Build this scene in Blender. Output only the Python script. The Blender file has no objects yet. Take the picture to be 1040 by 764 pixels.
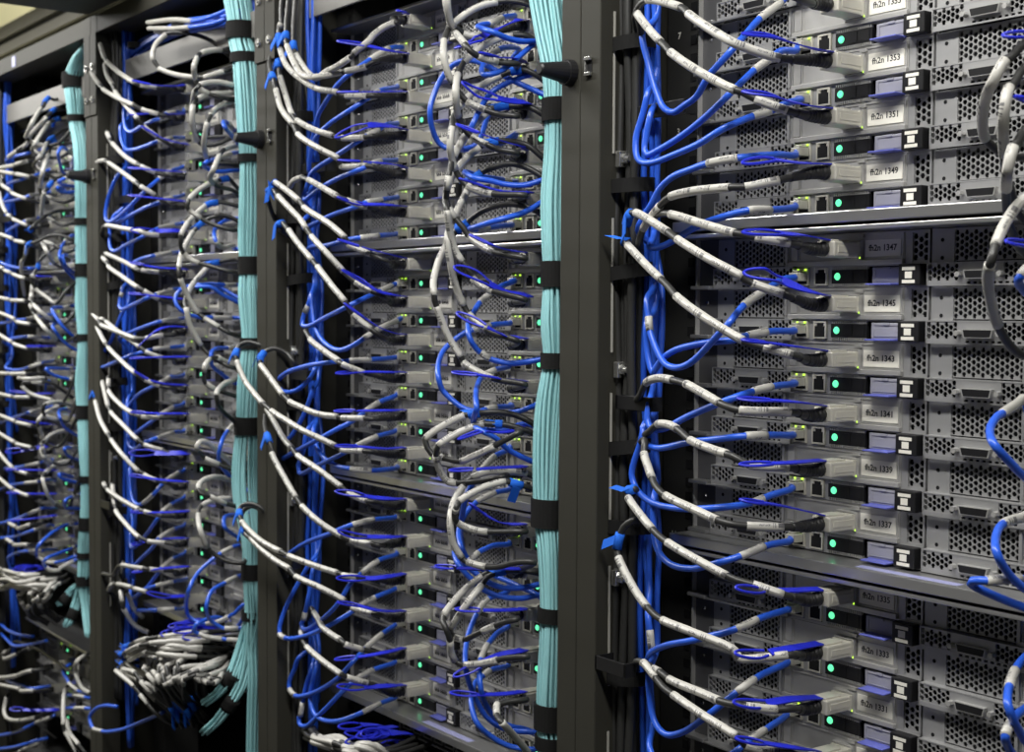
import bpy, bmesh, math, random
from mathutils import Vector, Matrix
S = bpy.context.scene
COL = S.collection
random.seed(7)
PI = math.pi

# ------------------------------------------------------------------ materials
def mat(name, col, rough=.5, metal=0., spec=.5, emit=None, estr=1., noise=0., nscale=60., bump=0., coat=0.):
    m = bpy.data.materials.new(name); m.use_nodes = True
    nt = m.node_tree; b = nt.nodes['Principled BSDF']
    b.inputs['Base Color'].default_value = (*col, 1); b.inputs['Roughness'].default_value = rough
    b.inputs['Metallic'].default_value = metal; b.inputs['Specular IOR Level'].default_value = spec
    if coat: b.inputs['Coat Weight'].default_value = coat
    if emit:
        b.inputs['Emission Color'].default_value = (*emit, 1); b.inputs['Emission Strength'].default_value = estr
    if noise or bump:
        tc = nt.nodes.new('ShaderNodeTexCoord'); n = nt.nodes.new('ShaderNodeTexNoise')
        n.inputs['Scale'].default_value = nscale; n.inputs['Detail'].default_value = 4
        nt.links.new(tc.outputs['Object'], n.inputs['Vector'])
        if noise:
            mx = nt.nodes.new('ShaderNodeMixRGB'); mx.blend_type = 'MULTIPLY'; mx.inputs[0].default_value = 1
            r = nt.nodes.new('ShaderNodeMapRange'); r.inputs['To Min'].default_value = 1-noise; r.inputs['To Max'].default_value = 1+noise
            nt.links.new(n.outputs['Fac'], r.inputs['Value'])
            mx.inputs[1].default_value = (*col, 1); nt.links.new(r.outputs['Result'], mx.inputs[2])
            nt.links.new(mx.outputs[0], b.inputs['Base Color'])
        if bump:
            bp = nt.nodes.new('ShaderNodeBump'); bp.inputs['Strength'].default_value = bump; bp.inputs['Distance'].default_value = .0005
            nt.links.new(n.outputs['Fac'], bp.inputs['Height']); nt.links.new(bp.outputs['Normal'], b.inputs['Normal'])
    return m

def sleeve_mat(nm='white_label_film', k=.8):
    # white self-laminating label with barcodes and small print: marks follow the UV (u along the cable in mm, v around)
    m = mat(nm, (.45, .44, .405), .42)
    nt = m.node_tree; N = nt.nodes; L = nt.links; b = N['Principled BSDF']
    uv = N.new('ShaderNodeUVMap'); sp = N.new('ShaderNodeSeparateXYZ'); L.new(uv.outputs[0], sp.inputs[0])
    def M(op, a, c=None, d=None):
        n = N.new('ShaderNodeMath'); n.operation = op
        for i, x in enumerate((a, c, d)):
            if x is None: continue
            if isinstance(x, (int, float)): n.inputs[i].default_value = x
            else: L.new(x, n.inputs[i])
        return n.outputs[0]
    u, v = sp.outputs[0], sp.outputs[1]
    wn = N.new('ShaderNodeTexWhiteNoise'); wn.noise_dimensions = '1D'; L.new(M('FLOOR', M('MULTIPLY', u, 1.3)), wn.inputs['W'])
    bars = M('GREATER_THAN', wn.outputs['Value'], .5)
    ph = M('MODULO', u, 27.)
    inb = M('MULTIPLY', M('GREATER_THAN', ph, 3.), M('LESS_THAN', ph, 12.))
    vb = M('MODULO', M('ADD', M('MULTIPLY', v, 2.), .5), 1.)
    band = M('MULTIPLY', M('GREATER_THAN', vb, .30), M('LESS_THAN', vb, .70))
    code = M('MULTIPLY', M('MULTIPLY', bars, inb), band)
    wn2 = N.new('ShaderNodeTexWhiteNoise'); wn2.noise_dimensions = '2D'
    cmb = N.new('ShaderNodeCombineXYZ'); L.new(M('FLOOR', M('MULTIPLY', u, 2.2)), cmb.inputs[0]); L.new(M('FLOOR', M('MULTIPLY', v, 40.)), cmb.inputs[1])
    L.new(cmb.outputs[0], wn2.inputs['Vector'])
    txt = M('MULTIPLY', M('GREATER_THAN', wn2.outputs['Value'], .45), M('MULTIPLY', M('GREATER_THAN', ph, 14.), M('LESS_THAN', ph, 22.)))
    tb = M('MULTIPLY', M('GREATER_THAN', vb, .42), M('LESS_THAN', vb, .60))
    mk = M('MAXIMUM', code, M('MULTIPLY', txt, tb))
    mx = N.new('ShaderNodeMixRGB'); L.new(M('MULTIPLY', mk, k), mx.inputs[0])
    mx.inputs[1].default_value = (.45, .44, .405, 1); mx.inputs[2].default_value = (.05, .05, .06, 1)
    L.new(mx.outputs[0], b.inputs['Base Color'])
    return m

MT = dict(
    steel=mat('galvanised_steel', (.40, .40, .40), .42, .52, noise=.10, nscale=90),
    steel_light=mat('pale_zinc_steel', (.46, .455, .44), .40, .45, noise=.08, nscale=120),
    steel_plain=mat('satin_steel_sheet', (.36, .36, .36), .30, .7, noise=.08, nscale=40),
    bright=mat('rolled_bright_edge', (.66, .66, .66), .28, .9),
    frame=mat('black_powder_coat', (.031, .030, .024), .62, 0., .22, bump=.12, nscale=900),
    panel=mat('grey_powder_coat', (.17, .165, .155), .5, 0., .4),
    rail=mat('dark_rail_paint', (.028, .028, .027), .5, 0, .4), black=mat('black_plastic', (.010, .010, .011), .42, 0, .4),
    void=mat('dark_interior', (.010, .010, .011), .8, 0, .2),
    jacket=mat('black_cable_jacket', (.026, .026, .025), .42, 0, .45),
    boot=mat('black_rubber_boot', (.018, .018, .018), .45, 0, .4), ear=mat('shade_toned_ear_steel', (.11, .11, .115), .45, .4),  # ear steel is toned down: the shade on the ears is in its colour
    blue=mat('blue_cable_jacket', (.022, .10, .60), .33, 0, .5),
    tab=mat('royal_blue_nylon', (.014, .022, .48), .45, 0, .4),
    tape=mat('blue_hook_and_loop', (.015, .12, .60), .8, 0, .2),
    teal=mat('aqua_fibre_jacket', (.30, .60, .63), .5, 0, .4),
    strap=mat('black_hook_and_loop', (.012, .012, .012), .85, 0, .15, bump=.6, nscale=1500),
    qsfp=mat('die_cast_plug', (.62, .60, .52), .38, .35, noise=.06, nscale=200),
    clear=mat('translucent_plug', (.45, .44, .38), .2, 0, .6, coat=.3),
    white=mat('white_label', (.78, .76, .68), .55),
    ink=mat('black_ink', (.015, .015, .016), .6),
    lilac=mat('lilac_plastic_tag', (.31, .31, .36), .4, 0, .4),
    tongue=mat('violet_blue_plastic', (.13, .15, .52), .38, 0, .4),
    green=mat('green_status_led', (.1, .8, .5), .3, emit=(.06, .42, .175), estr=1.05),
    amber=mat('yellow_green_link_led', (.4, .7, .1), .3, emit=(.45, .85, .05), estr=.75),
    wall=mat('cream_wall_paint', (.66, .62, .36), .8, noise=.03, nscale=3), wallg=mat('pale_grey_wall_paint', (.17, .17, .17), .8, noise=.03, nscale=3),
    ceil=mat('white_ceiling_board', (.7, .7, .68), .85, noise=.03, nscale=8),
    floor=mat('grey_floor_tile', (.06, .06, .062), .5, noise=.06, nscale=4),
    lamp=mat('lamp_diffuser', (.9, .9, .9), .5, emit=(1, .98, .93), estr=2.5),
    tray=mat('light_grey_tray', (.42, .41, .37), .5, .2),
    chrome=mat('chromed_screw', (.55, .55, .53), .25, .9),
    stick=mat('pale_blue_sticker', (.30, .31, .52), .5),
    sleeve=sleeve_mat(), plain=mat('plain_white_sleeve', (.43, .42, .39), .45, noise=.06, nscale=120),
)

# ------------------------------------------------------------------ mesh helpers (all lengths in mm, turned to metres)
K = .001
class MB:
    def __init__(s): s.v = []; s.f = []; s.uv = []
    def quad(s, *p):
        n = len(s.v); s.v += [tuple(q) for q in p]; s.f.append(tuple(range(n, n+len(p))))
    def box(s, x0, x1, y0, y1, z0, z1, bev=0.):
        if bev:
            bm = bmesh.new(); bmesh.ops.create_cube(bm, size=1)
            for q in bm.verts:
                q.co = Vector(((x0+x1)/2+q.co.x*(x1-x0), (y0+y1)/2+q.co.y*(y1-y0), (z0+z1)/2+q.co.z*(z1-z0)))
            bmesh.ops.bevel(bm, geom=bm.edges[:], offset=bev, segments=2, affect='EDGES', profile=.5)
            n = len(s.v); bm.verts.ensure_lookup_table()
            s.v += [tuple(q.co) for q in bm.verts]
            for f in bm.faces: s.f.append(tuple(n+q.index for q in f.verts))
            bm.free(); return s
        n = len(s.v)
        s.v += [(x, y, z) for x in (x0, x1) for y in (y0, y1) for z in (z0, z1)]
        s.f += [tuple(n+i for i in q) for q in ((0,1,3,2),(4,6,7,5),(0,4,5,1),(2,3,7,6),(0,2,6,4),(1,5,7,3))]
        return s
    def prism(s, pts, y0, y1):
        # closed outline in x,z pushed from y0 to y1
        n = len(s.v); k = len(pts)
        s.v += [(x, y0, z) for x, z in pts]+[(x, y1, z) for x, z in pts]
        s.f += [tuple(range(n, n+k)), tuple(range(n+2*k-1, n+k-1, -1))]
        s.f += [(n+i, n+k+i, n+k+(i+1) % k, n+(i+1) % k) for i in range(k)]
        return s
    def cyl(s, c, axis, r0, r1, l, n=16):
        a = Vector(axis).normalized(); u = a.orthogonal().normalized(); w = a.cross(u); c = Vector(c); b = len(s.v)
        for k, r in ((0, r0), (l, r1)):
            for i in range(n):
                t = 2*PI*i/n; s.v.append(tuple(c+a*k+(u*math.cos(t)+w*math.sin(t))*r))
        s.f += [(b+i, b+(i+1) % n, b+n+(i+1) % n, b+n+i) for i in range(n)]
        s.f += [tuple(range(b+n-1, b-1, -1)), tuple(range(b+n, b+2*n))]
        return s
    def hexes(s, x0, x1, z0, z1, y, p=4.75, hr=2.15, depth=1.2, wall=True):
        # perforated sheet: hexagonal holes in a staggered grid, with hole walls
        p0 = p; p = (z1-z0)/max(1, round((z1-z0)/p)); hr = hr*p/p0
        dx = p*math.sqrt(3)/2; nc = max(1, round((x1-x0)/dx)); dx = (x1-x0)/nc; R = dx/1.5; ox = dx/2
        for c in range(nc):
            nr = max(1, int((z1-z0)/p+.01)); oz = (z1-z0-nr*p)/2+p/2
            rows = nr if c % 2 == 0 else nr-1
            off = 0 if c % 2 == 0 else p/2
            for r in range(rows):
                cx = x0+ox+c*dx; cz = z0+oz+off+r*p; b = len(s.v)
                for rad, yy in ((R*1.005, y), (hr, y), (hr, y+depth)):
                    for i in range(6):
                        t = PI/3*i; s.v.append((cx+rad*math.cos(t), yy, cz+(rad if rad == hr else p/math.sqrt(3)*1.005)*math.sin(t)))
                for i in range(6):
                    j = (i+1) % 6
                    s.f.append((b+i, b+j, b+6+j, b+6+i))
                    if wall: s.f.append((b+6+i, b+6+j, b+12+j, b+12+i))
            # half cells closing the staggered ends
            if off:
                for zz0, zz1 in ((z0+oz-p/2, z0+oz), (z0+oz+nr*p-p, z0+oz+nr*p-p/2)):
                    s.quad((x0+ox+c*dx-R, y+.02, zz0), (x0+ox+c*dx+R, y+.02, zz0), (x0+ox+c*dx+R, y+.02, zz1), (x0+ox+c*dx-R, y+.02, zz1))
        return s
    def frame(s, x0, x1, z0, z1, y0, y1, t):
        s.box(x0, x1, y0, y1, z1-t, z1); s.box(x0, x1, y0, y1, z0, z0+t)
        s.box(x0, x0+t, y0, y1, z0+t, z1-t); s.box(x1-t, x1, y0, y1, z0+t, z1-t)
        return s
    def mesh(s, name, m, smooth=False):
        me = bpy.data.meshes.new(name)
        me.from_pydata([(x*K, y*K, z*K) for x, y, z in s.v], [], s.f)
        if s.uv:
            l = me.uv_layers.new(name='UVMap')
            for p in me.polygons:
                for li, vi in zip(p.loop_indices, p.vertices): l.data[li].uv = s.uv[vi]
        if not s.uv:
            bm = bmesh.new(); bm.from_mesh(me); bmesh.ops.recalc_face_normals(bm, faces=bm.faces[:]); bm.to_mesh(me); bm.free()
        me.materials.append(m)
        if smooth:
            me.polygons.foreach_set('use_smooth', [True]*len(me.polygons))
        me.update(); return me
    def obj(s, name, m, parent=None, smooth=False): return put(name, s.mesh(name, m, smooth), parent)

def put(name, me, parent=None, loc=None):
    o = bpy.data.objects.new(name, me); COL.objects.link(o)
    if parent: o.parent = parent
    if loc: o.location = loc
    return o
def tag(o, label, cat, group=None):
    o['label'] = label; o['category'] = cat
    if group: o['group'] = group
    return o
def thing(name, label, cat, loc=(0, 0, 0), group=None):
    return tag(put(name, None, None, loc), label, cat, group)
def structure(o): o['kind'] = 'structure'; return o
def text_mesh(txt, size, m, name='printed_text'):
    cu = bpy.data.curves.new(name, 'FONT'); cu.body = txt; cu.size = size*K; cu.align_x = 'CENTER'; cu.align_y = 'CENTER'
    cu.extrude = .00004; cu.resolution_u = 2; cu.offset = .00016
    o = bpy.data.objects.new(name, cu); COL.objects.link(o)
    bpy.context.view_layer.update()
    me = bpy.data.meshes.new_from_object(o.evaluated_get(bpy.context.evaluated_depsgraph_get()))
    bpy.data.objects.remove(o); bpy.data.curves.remove(cu)
    me.materials.clear(); me.materials.append(m); me.name = name
    me.transform(Matrix.Rotation(PI/2, 4, 'X'))
    return me

# smooth tube through points
def catmull(P, step):
    P = [Vector(p) for p in P]
    Q = [P[0]]
    for p in P[1:]:
        if (p-Q[-1]).length > .4: Q.append(p)
    P = Q
    out = []; par = []
    n = len(P)
    ext = [P[0]*2-P[1]]+P+[P[-1]*2-P[-2]]
    for i in range(n-1):
        p0, p1, p2, p3 = ext[i:i+4]
        t0 = 0; t1 = t0+max(1e-3, (p1-p0).length)**.5; t2 = t1+max(1e-3, (p2-p1).length)**.5; t3 = t2+max(1e-3, (p3-p2).length)**.5
        k = max(1, int((p2-p1).length/step))
        for j in range(k):
            t = t1+(t2-t1)*j/k
            a1 = p0*((t1-t)/(t1-t0))+p1*((t-t0)/(t1-t0)); a2 = p1*((t2-t)/(t2-t1))+p2*((t-t1)/(t2-t1)); a3 = p2*((t3-t)/(t3-t2))+p3*((t-t2)/(t3-t2))
            b1 = a1*((t2-t)/(t2-t0))+a2*((t-t0)/(t2-t0)); b2 = a2*((t3-t)/(t3-t1))+a3*((t-t1)/(t3-t1))
            out.append(b1*((t2-t)/(t2-t1))+b2*((t-t1)/(t2-t1))); par.append(i+j/k)
    out.append(P[-1]); par.append(n-1)
    return out, par
def tube(mb, pts, rad, n=8, cap=True, uv=False, u0=0.):
    b = len(mb.v); up = None; L = 0.; k = len(pts)
    T = [(pts[min(i+1, k-1)]-pts[max(i-1, 0)]).normalized() for i in range(k)]
    ref = Vector((0, -1, .3)).normalized(); nv = n+1 if uv else n
    for i, p in enumerate(pts):
        if i: L += (pts[i]-pts[i-1]).length
        t = T[i]
        if up is None:
            up = ref-t*ref.dot(t)
            if up.length < .1: up = t.orthogonal()
        else: up = up-t*up.dot(t)
        up.normalize(); w = t.cross(up)
        r = rad(L) if callable(rad) else rad
        for j in range(nv):
            a = 2*PI*j/n; mb.v.append(tuple(p+(up*math.cos(a)+w*math.sin(a))*r))
            if uv: mb.uv.append((u0+L, j/n))
    for i in range(k-1):
        for j in range(n):
            j2 = j+1 if uv else (j+1) % n
            mb.f.append((b+i*nv+j, b+i*nv+j2, b+(i+1)*nv+j2, b+(i+1)*nv+j))
    if cap:
        mb.f.append(tuple(range(b+n-1, b-1, -1))); mb.f.append(tuple(range(b+(k-1)*nv, b+(k-1)*nv+n)))
    return L
def cut(pts, par, a, b):
    # the stretch of a sampled path between control parameters a and b
    return [p for p, q in zip(pts, par) if a-1e-6 <= q <= b+1e-6]

LAMP_W = 9.0
EXPOSURE = 1.4
CAM_F = 1413.83
CAM_M = [[0.593276, -0.040451, 0.803982, 0.882687], [0.804977, 0.022354, -0.592885, -0.851889], [0.006011, 0.998931, 0.045824, -0.295955], [0.0, 0.0, 0.0, 1.0]]

# ------------------------------------------------------------------ layout numbers (mm)
RACKW = 600.; DZ = [0., 2.5, 2.2, 3.2]
NP = 41.9; CP = 266.7; COLW = 219.; NX0 = 24.6; LED_Z0 = 0.
FY = -88.                                   # front of the rack frames; the servers' faces are at y = 0
RN = ['nearest rack', 'second rack', 'third rack', 'farthest rack']
EN = ['top', 'middle', 'bottom', 'lowest']
ORD = ['first', 'second', 'third', 'fourth', 'fifth', 'sixth']
def led_z(r, ch, k): return DZ[r]-CP*ch-NP*k-(126 if ch == 3 else 0)
def node_x(r, c): return -RACKW*r+NX0+COLW*c

# ------------------------------------------------------------------ the room
FLZ, CLZ = -1850., 1300.
LZ = 530.
structure(MB().box(-4300, 2300, -2600, 1600, FLZ-60, FLZ).obj('floor', MT['floor']))
structure(MB().box(-4300, 2300, -2600, 1600, CLZ, CLZ+60).obj('ceiling', MT['ceil']))
structure(MB().box(-4360, -4300, -2600, 1600, FLZ, CLZ).obj('wall_left', MT['wall']))
structure(MB().box(2300, 2360, -2600, 1600, FLZ, CLZ).obj('wall_right', MT['wallg']))
structure(MB().box(-4300, 2300, 1600, 1660, FLZ, CLZ).obj('wall_back', MT['wallg']))
structure(MB().box(-4300, 2300, -2660, -2600, FLZ, CLZ).obj('wall_front', MT['wallg']))

# lamps over the aisle, plus one added to light the cream wall
def ceiling_lamp(x0, x1, y, LZ, label):
    t = thing('ceiling_lamp', label, 'ceiling lamp', ((x0+x1)/2*K, y*K, LZ*K), 'strip lamps over the aisle')
    w = (x1-x0)/2
    MB().box(-w, w, -80, 80, -45, 0, 4).obj('lamp_housing', MT['tray'], t)
    for q in (-w*.7, w*.7): MB().cyl((q, 0, -1), (0, 0, 1), 3, 3, CLZ-LZ+1, 8).obj('hanging_rod', MT['chrome'], t)
    MB().box(-w+12, w-12, -62, 62, -50, -44).obj('diffuser', MT['lamp'], t)
    L = bpy.data.lights.new('lamp_light', 'AREA'); L.shape = 'RECTANGLE'; L.size = (x1-x0)*K; L.size_y = .12
    L.energy = LAMP_W*(x1-x0)/1500*(.45 if LZ > 1000 else 1.5 if x0 < -3000 else 1); L.color = (1., .985, .945)
    o = bpy.data.objects.new('lamp_light', L); COL.objects.link(o); o.parent = t; o.location = (0, 0, -.056)

# ------------------------------------------------------------------ racks
def upright_mesh(w):
    m = MB(); m.box(0, w, FY, -30, -1850, 157, 1.2)
    m.box(2 if w > 0 else 0, w-2, -30, 20, -1850, 157)
    return m
for r in range(4):
    xl = -56.4-RACKW*r
    R = thing('server_rack', ['black rack frame nearest the camera with U numbers on its rail',
              'second black rack frame between the two thick teal bundles',
              'third black rack frame, left of the second teal bundle',
              'farthest black rack frame at the left with a small pale sticker on its beam'][r],
              'rack', (xl*K, 0, FLZ*K), 'black server racks in a row')
    dzz = -FLZ
    def P(mb, name, m, parent=R):
        mb.v = [(x-xl, y, z+dzz) for x, y, z in mb.v]; return mb.obj(name, m, parent)
    for x0 in (xl+.4, xl+RACKW-26.4):
        m = MB(); m.box(x0, x0+26, FY, -58, FLZ+2, 157, 1.0); m.box(x0 if x0 < xl+9 else x0+18, x0+8 if x0 < xl+9 else x0+26, -58, 30, FLZ+2, 157)
        P(m, 'upright', MT['frame'])
    m = MB(); m.box(xl+.4, xl+RACKW-.4, FY+.6, -40, 129, 156.5, 1.0); P(m, 'top_beam', MT['frame'])
    m = MB(); m.box(xl+.4, xl+RACKW-.4, FY+.6, -40, FLZ+2, FLZ+60, 1.0); P(m, 'bottom_beam', MT['frame'])
    m = MB(); m.box(xl+1, xl+RACKW-1, -40, 900, 152, 157); P(m, 'roof_plate', MT['frame'])
    for x0 in (xl+.5, xl+RACKW-3.5):
        m = MB(); m.box(x0, x0+3, 30, 900, FLZ+2, 152); P(m, 'side_panel', MT['void'])
    m = MB(); m.box(xl+4, xl+RACKW-4, 895, 900, FLZ+2, 152); P(m, 'rear_panel', MT['void'])
    # corner plates with screws
    for x0 in (xl+.6, xl+RACKW-26.6):
        m = MB(); m.box(x0, x0+26, FY-2.2, FY-.05, 4, 128.5, .6); g = P(m, 'corner_plate', MT['frame'])
        for zz in (28, 78):
            m = MB(); m.cyl((x0+13, FY-2.2, zz), (0, -1, 0), 5.5, 5.0, 2.4); m.cyl((x0+13, FY-4.6, zz), (0, -1, 0), 3, 2.2, 1.6, 6); P(m, 'screw', MT['chrome'], g)
    # door latch strike on the left upright, rubber door stop on the right one
    m = MB(); x0 = xl+8
    m.box(x0, x0+8, FY-3.4, FY-.4, -81, -78, .4); m.box(x0, x0+8, FY-3.4, FY-.4, -94, -91, .4); m.box(x0, x0+1.6, FY-2.6, FY+.5, -92, -80)
    P(m, 'latch_strike', MT['chrome'])
    m = MB(); m.box(x0+1.5, x0+7.5, FY-.5, FY+1, -91, -81); P(m, 'latch_slot', MT['void'])
    m = MB(); m.cyl((xl+RACKW-14, FY, -88), (0, -1, 0), 11.5, 11, 7, 20); m.cyl((xl+RACKW-14, FY-7, -88), (0, -1, 0), 9.5, 5.5, 26, 20); m.cyl((xl+RACKW-14, FY-33, -88), (0, -1, 0), 5.5, 4, 1.5, 20)
    P(m, 'door_stop', MT['black'])
    # mounting rails either side of the servers, with square holes and unit numbers
    for sgn, x0 in ((0, -RACKW*r-44), (1, -RACKW*r+487)):
        m = MB(); m.box(x0, x0+42, 2, 4, FLZ+60, 129); m.box(x0, x0+2, 4, 60, FLZ+60, 129); m.box(x0+40, x0+42, 4, 60, FLZ+60, 129)
        ra = P(m, 'mounting_rail', MT['rail'])
        m = MB()
        z = 120
        while z > -900:
            for q in (0, 15.9, 31.8): m.box(x0+30, x0+37, 1.2, 2.2, z-q-4, z-q+4)
            z -= 44.45
        P(m, 'square_hole', MT['void'], ra)
    # bright strips on the inner side of each upright
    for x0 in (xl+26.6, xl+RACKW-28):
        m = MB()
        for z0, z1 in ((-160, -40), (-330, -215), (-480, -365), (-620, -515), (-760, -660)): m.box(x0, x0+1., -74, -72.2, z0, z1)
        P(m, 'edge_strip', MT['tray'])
    # blank panel under the top beam
    m = MB(); m.box(-RACKW*r-28, -RACKW*r+514, -57, -53, 51, 85, .8); P(m, 'blank_panel', MT['panel'])
    # bent metal cable fingers in the left channel
    for zz, y0, a, b in ((-128, -66, 38, 108), (-372, -76, 36, 82), (-597, -88, 26, 66)):
        m = MB(); m.box(xl+a, xl+b, y0, y0+1.6, zz-6, zz+6, .5); m.box(xl+a, xl+a+2, y0, -30, zz-6, zz+6); m.box(xl+b-2, xl+b, y0, y0+12, zz-6, zz+6)
        P(m, 'cable_finger', MT['black'])
    for zz in (-165, -345, -525):
        m = MB(); m.box(xl+28, xl+34, -72, -58, zz-7, zz+7, .8); m.cyl((xl+34, -66, zz), (1, -.2, 0), 4.6, 4.6, 5, 6); m.cyl((xl+39, -67, zz), (1, -.2, 0), 2.6, 2.6, 4, 10)
        P(m, 'hex_bolt', MT['chrome'])
    if r == 0:
        for txt, zz in (('8', 2.), ('7', -52.), ('3', -136.), ('1200', -210.), ('11', -494.)):
            o = put('rail_number', text_mesh(txt, 8, MT['white'], 'rail_number'), R, ((-28-xl)*K, .9*K, (zz+dzz)*K))
    if r == 3:
        m = MB(); m.box(-1655, -1636, FY-.6, FY+.5, 133, 151); P(m, 'sticker', MT['stick'])

# overhead parts
o = MB().box(-1256, -1040, -235, -91, 158.5, 172, 2).obj('overhead_panel', MT['frame']); tag(o, 'dark flat shelf sticking out above the third rack at the upper left', 'panel')
t = thing('cable_tray', 'pale twin-railed cable tray above the farthest rack', 'cable tray', (-2.4, .3, .385))
MB().box(-1500, 1350, -6, 6, 10, 36, 1.5).obj('lower_rail', MT['tray'], t)
MB().box(-1500, 1350, -6, 6, 52, 86, 1.5).obj('upper_rail', MT['tray'], t)
MB().box(-1500, 1350, 8, 14, 8, 84).obj('back_web', MT['frame'], t)

# ------------------------------------------------------------------ server parts (shared meshes)
SW = 217.4                                   # width of one server face
ZT, ZM, ZB = 33.3, 8.6, -8.4                 # top, split and bottom, measured from the status light
def face_mesh():
    m = MB()
    m.box(0, 17.5, 0, 1.6, ZM, ZT)
    m.hexes(19.4, 77.8, ZM+1, ZT-1.2, .2)
    m.box(17.5, 19.4, -.3, 2, ZM, ZT); m.box(77.6, 83, -1.5, 2, ZM, ZT); m.box(79, 81.5, -3.5, -1.4, ZM+3, ZT-2)
    m.box(17.5, 83, -.2, 1, ZT-1.2, ZT)
    m.hexes(202, 216, ZM+1.6, ZT-2, .2)
    m.box(195.8, 202, -.6, 2, ZM, ZT); m.box(215.8, SW, -.6, 2, ZM, ZT); m.box(195.8, SW, -.4, 1, ZT-2, ZT); m.box(195.8, SW, -.4, 1, ZM, ZM+1.6)
    # lower row stands 6 mm proud on the left
    m.box(0, 90, -6, -5.4, ZB+2.8, ZB+3.4)
    m.hexes(1, 27, ZB+3.4, ZM-.8, -5.6, p=4.9, hr=2.4); m.hexes(64, 89, ZB+3.4, ZM-.8, -5.6, p=4.9, hr=2.4)
    m.box(0, 90, -6, 2, ZM-1, ZM); m.box(27, 64, -5.8, -4, ZB+3.4, ZM-1)
    m.box(0, 1, -6, 2, ZB, ZM); m.box(89, 90, -6, 2, ZB, ZM)
    x = 30
    m.box(0, 90, -6, -5, ZB, ZB+1.2)
    for i in range(10): m.box(29+i*5.2+3.2, 29+(i+1)*5.2, -6, -5, ZB+1.2, ZB+2.8)
    m.box(0, 32.2, -6, -5, ZB+1.2, ZB+2.8); m.box(81, 90, -6, -5, ZB+1.2, ZB+2.8)
    m.box(90, SW, -1.2, 1.4, ZM-1.2, ZM); m.box(90, SW, -1.2, 1.4, ZB, ZB+.9)
    m.box(103.5, 109, -1, 1.2, ZB+.9, ZM-1.2); m.box(122.5, 126.6, -1, 1.2, ZB+.9, ZM-1.2)
    return m.mesh('face_plate', MT['steel'])
def screws_mesh():
    m = MB()
    for z in (12, 25): m.cyl((9, -.2, z), (0, 1, 0), 1.5, 1.5, .8, 10)
    return m.mesh('screw_hole', MT['void'])
def body_mesh():
    m = MB(); m.box(.3, SW-.3, 4, 420, ZB, ZT-.2); return m.mesh('server_body', MT['void'])
def card_mesh():
    m = MB()
    m.box(83, 195.6, -.8, 2, ZM, ZT)
    m.box(83, 195.6, -4.0, -.7, ZM, ZM+3.8, .4)
    m.frame(92, 194.6, ZM+4.2, ZT-1.2, -1.6, -.7, .9)
    m.box(84, 91.5, -2.2, -.7, ZM+4.5, ZT-1.5, .4)
    m.frame(137.2, 157.4, 12.4, 27.6, -5, -.7, 1.1)
    m.box(151, 158, -3, -.7, ZT-4, ZT-1.4)
    return m.mesh('adapter_card', MT['steel_light'])
def port_void():
    m = MB(); m.box(138.3, 156.3, -1.2, -.75, 13.5, 26.5); return m.mesh('card_port', MT['void'])
def vga_mesh():
    m = MB()
    m.prism([(33.5, 2.6), (58.5, 2.6), (57, -3.6), (35, -3.6)], -9.5, -5.6)
    for x in (29, 63): m.cyl((x, -5.6, -.4), (0, -1, 0), 2.1, 2.1, 5, 6)
    return m.mesh('video_port', MT['steel_light'])
def vga_slot():
    m = MB(); m.prism([(34.4, 2.0), (57.6, 2.0), (56.3, -3.0), (35.7, -3.0)], -9.7, -9.4); return m.mesh('port_slot', MT['black'])
def rj_mesh(x):
    m = MB(); m.frame(x, x+13.2, ZB+1.6, ZM-1.6, -2.6, 1, 1.3)
    m.box(x+1.4, x+3, -2.2, -1, ZB+3, ZM-3); m.box(x+10.2, x+11.8, -2.2, -1, ZB+3, ZM-3)
    return m.mesh('network_port', MT['qsfp'])
def rj_void(x):
    m = MB(); m.prism([(x+1.5, ZB+3), (x+11.7, ZB+3), (x+11.7, ZM-5.4), (x+9, ZM-5.4), (x+9, ZM-2.6), (x+4.2, ZM-2.6), (x+4.2, ZM-5.4), (x+1.5, ZM-5.4)], -2.4, -.6)
    return m.mesh('port_opening', MT['void'])
def lmod_mesh():
    m = MB(); m.box(127, 162.5, -2.2, 1, ZB+2.8, ZM-3.4)
    m.box(140, 148, -2.6, -2, -4, 4); m.box(150, 160, -2.6, -2, -4, 4)
    return m.mesh('light_module', MT['black'])
def comb_mesh():
    m = MB()
    for i in range(17):
        m.box(128+i*2.05, 128.9+i*2.05, -2.4, .6, ZM-3.4, ZM-.9); m.box(128+i*2.05, 128.9+i*2.05, -2.4, .6, ZB+.6, ZB+2.8)
    return m.mesh('comb_vent', MT['steel_light'])
def led_mesh():
    m = MB(); m.cyl((132.6, -2.2, 0), (0, -1, 0), 2.9, 2.4, .9, 18); return m.mesh('status_light', MT['green'])
def link_mesh(w):
    m = MB(); m.box(*w); return m.mesh('link_light', MT['amber'])
def tag_mesh():
    m = MB(); m.box(166.5, 194.5, -2.4, .5, ZB+2.4, ZM-2.2, .6); m.frame(169, 192.5, ZB+4.2, ZM-3.6, -2.9, -2.3, .7)
    m.box(178, 184, -3.4, -2.3, ZM-4, ZM-2.2)
    return m.mesh('pull_tag', MT['lilac'])
def tongue_mesh():
    m = MB(); m.prism([(168, ZB+2.6), (193, ZB+2.6), (193, ZB+1.2), (168, ZB+1.2)], -3, 0)
    m.v += []; n = len(m.v)
    m.box(168.5, 192.5, -13, -2.4, ZB+1.1, ZB+2.4, .5)
    return m.mesh('tag_lip', MT['tongue'])
def qr_mesh():
    m = MB(); m.box(196.5, 215.4, -9.5, 0, ZB+.8, ZM-.6, .8)
    return m.mesh('code_tag', MT['black'])
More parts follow.
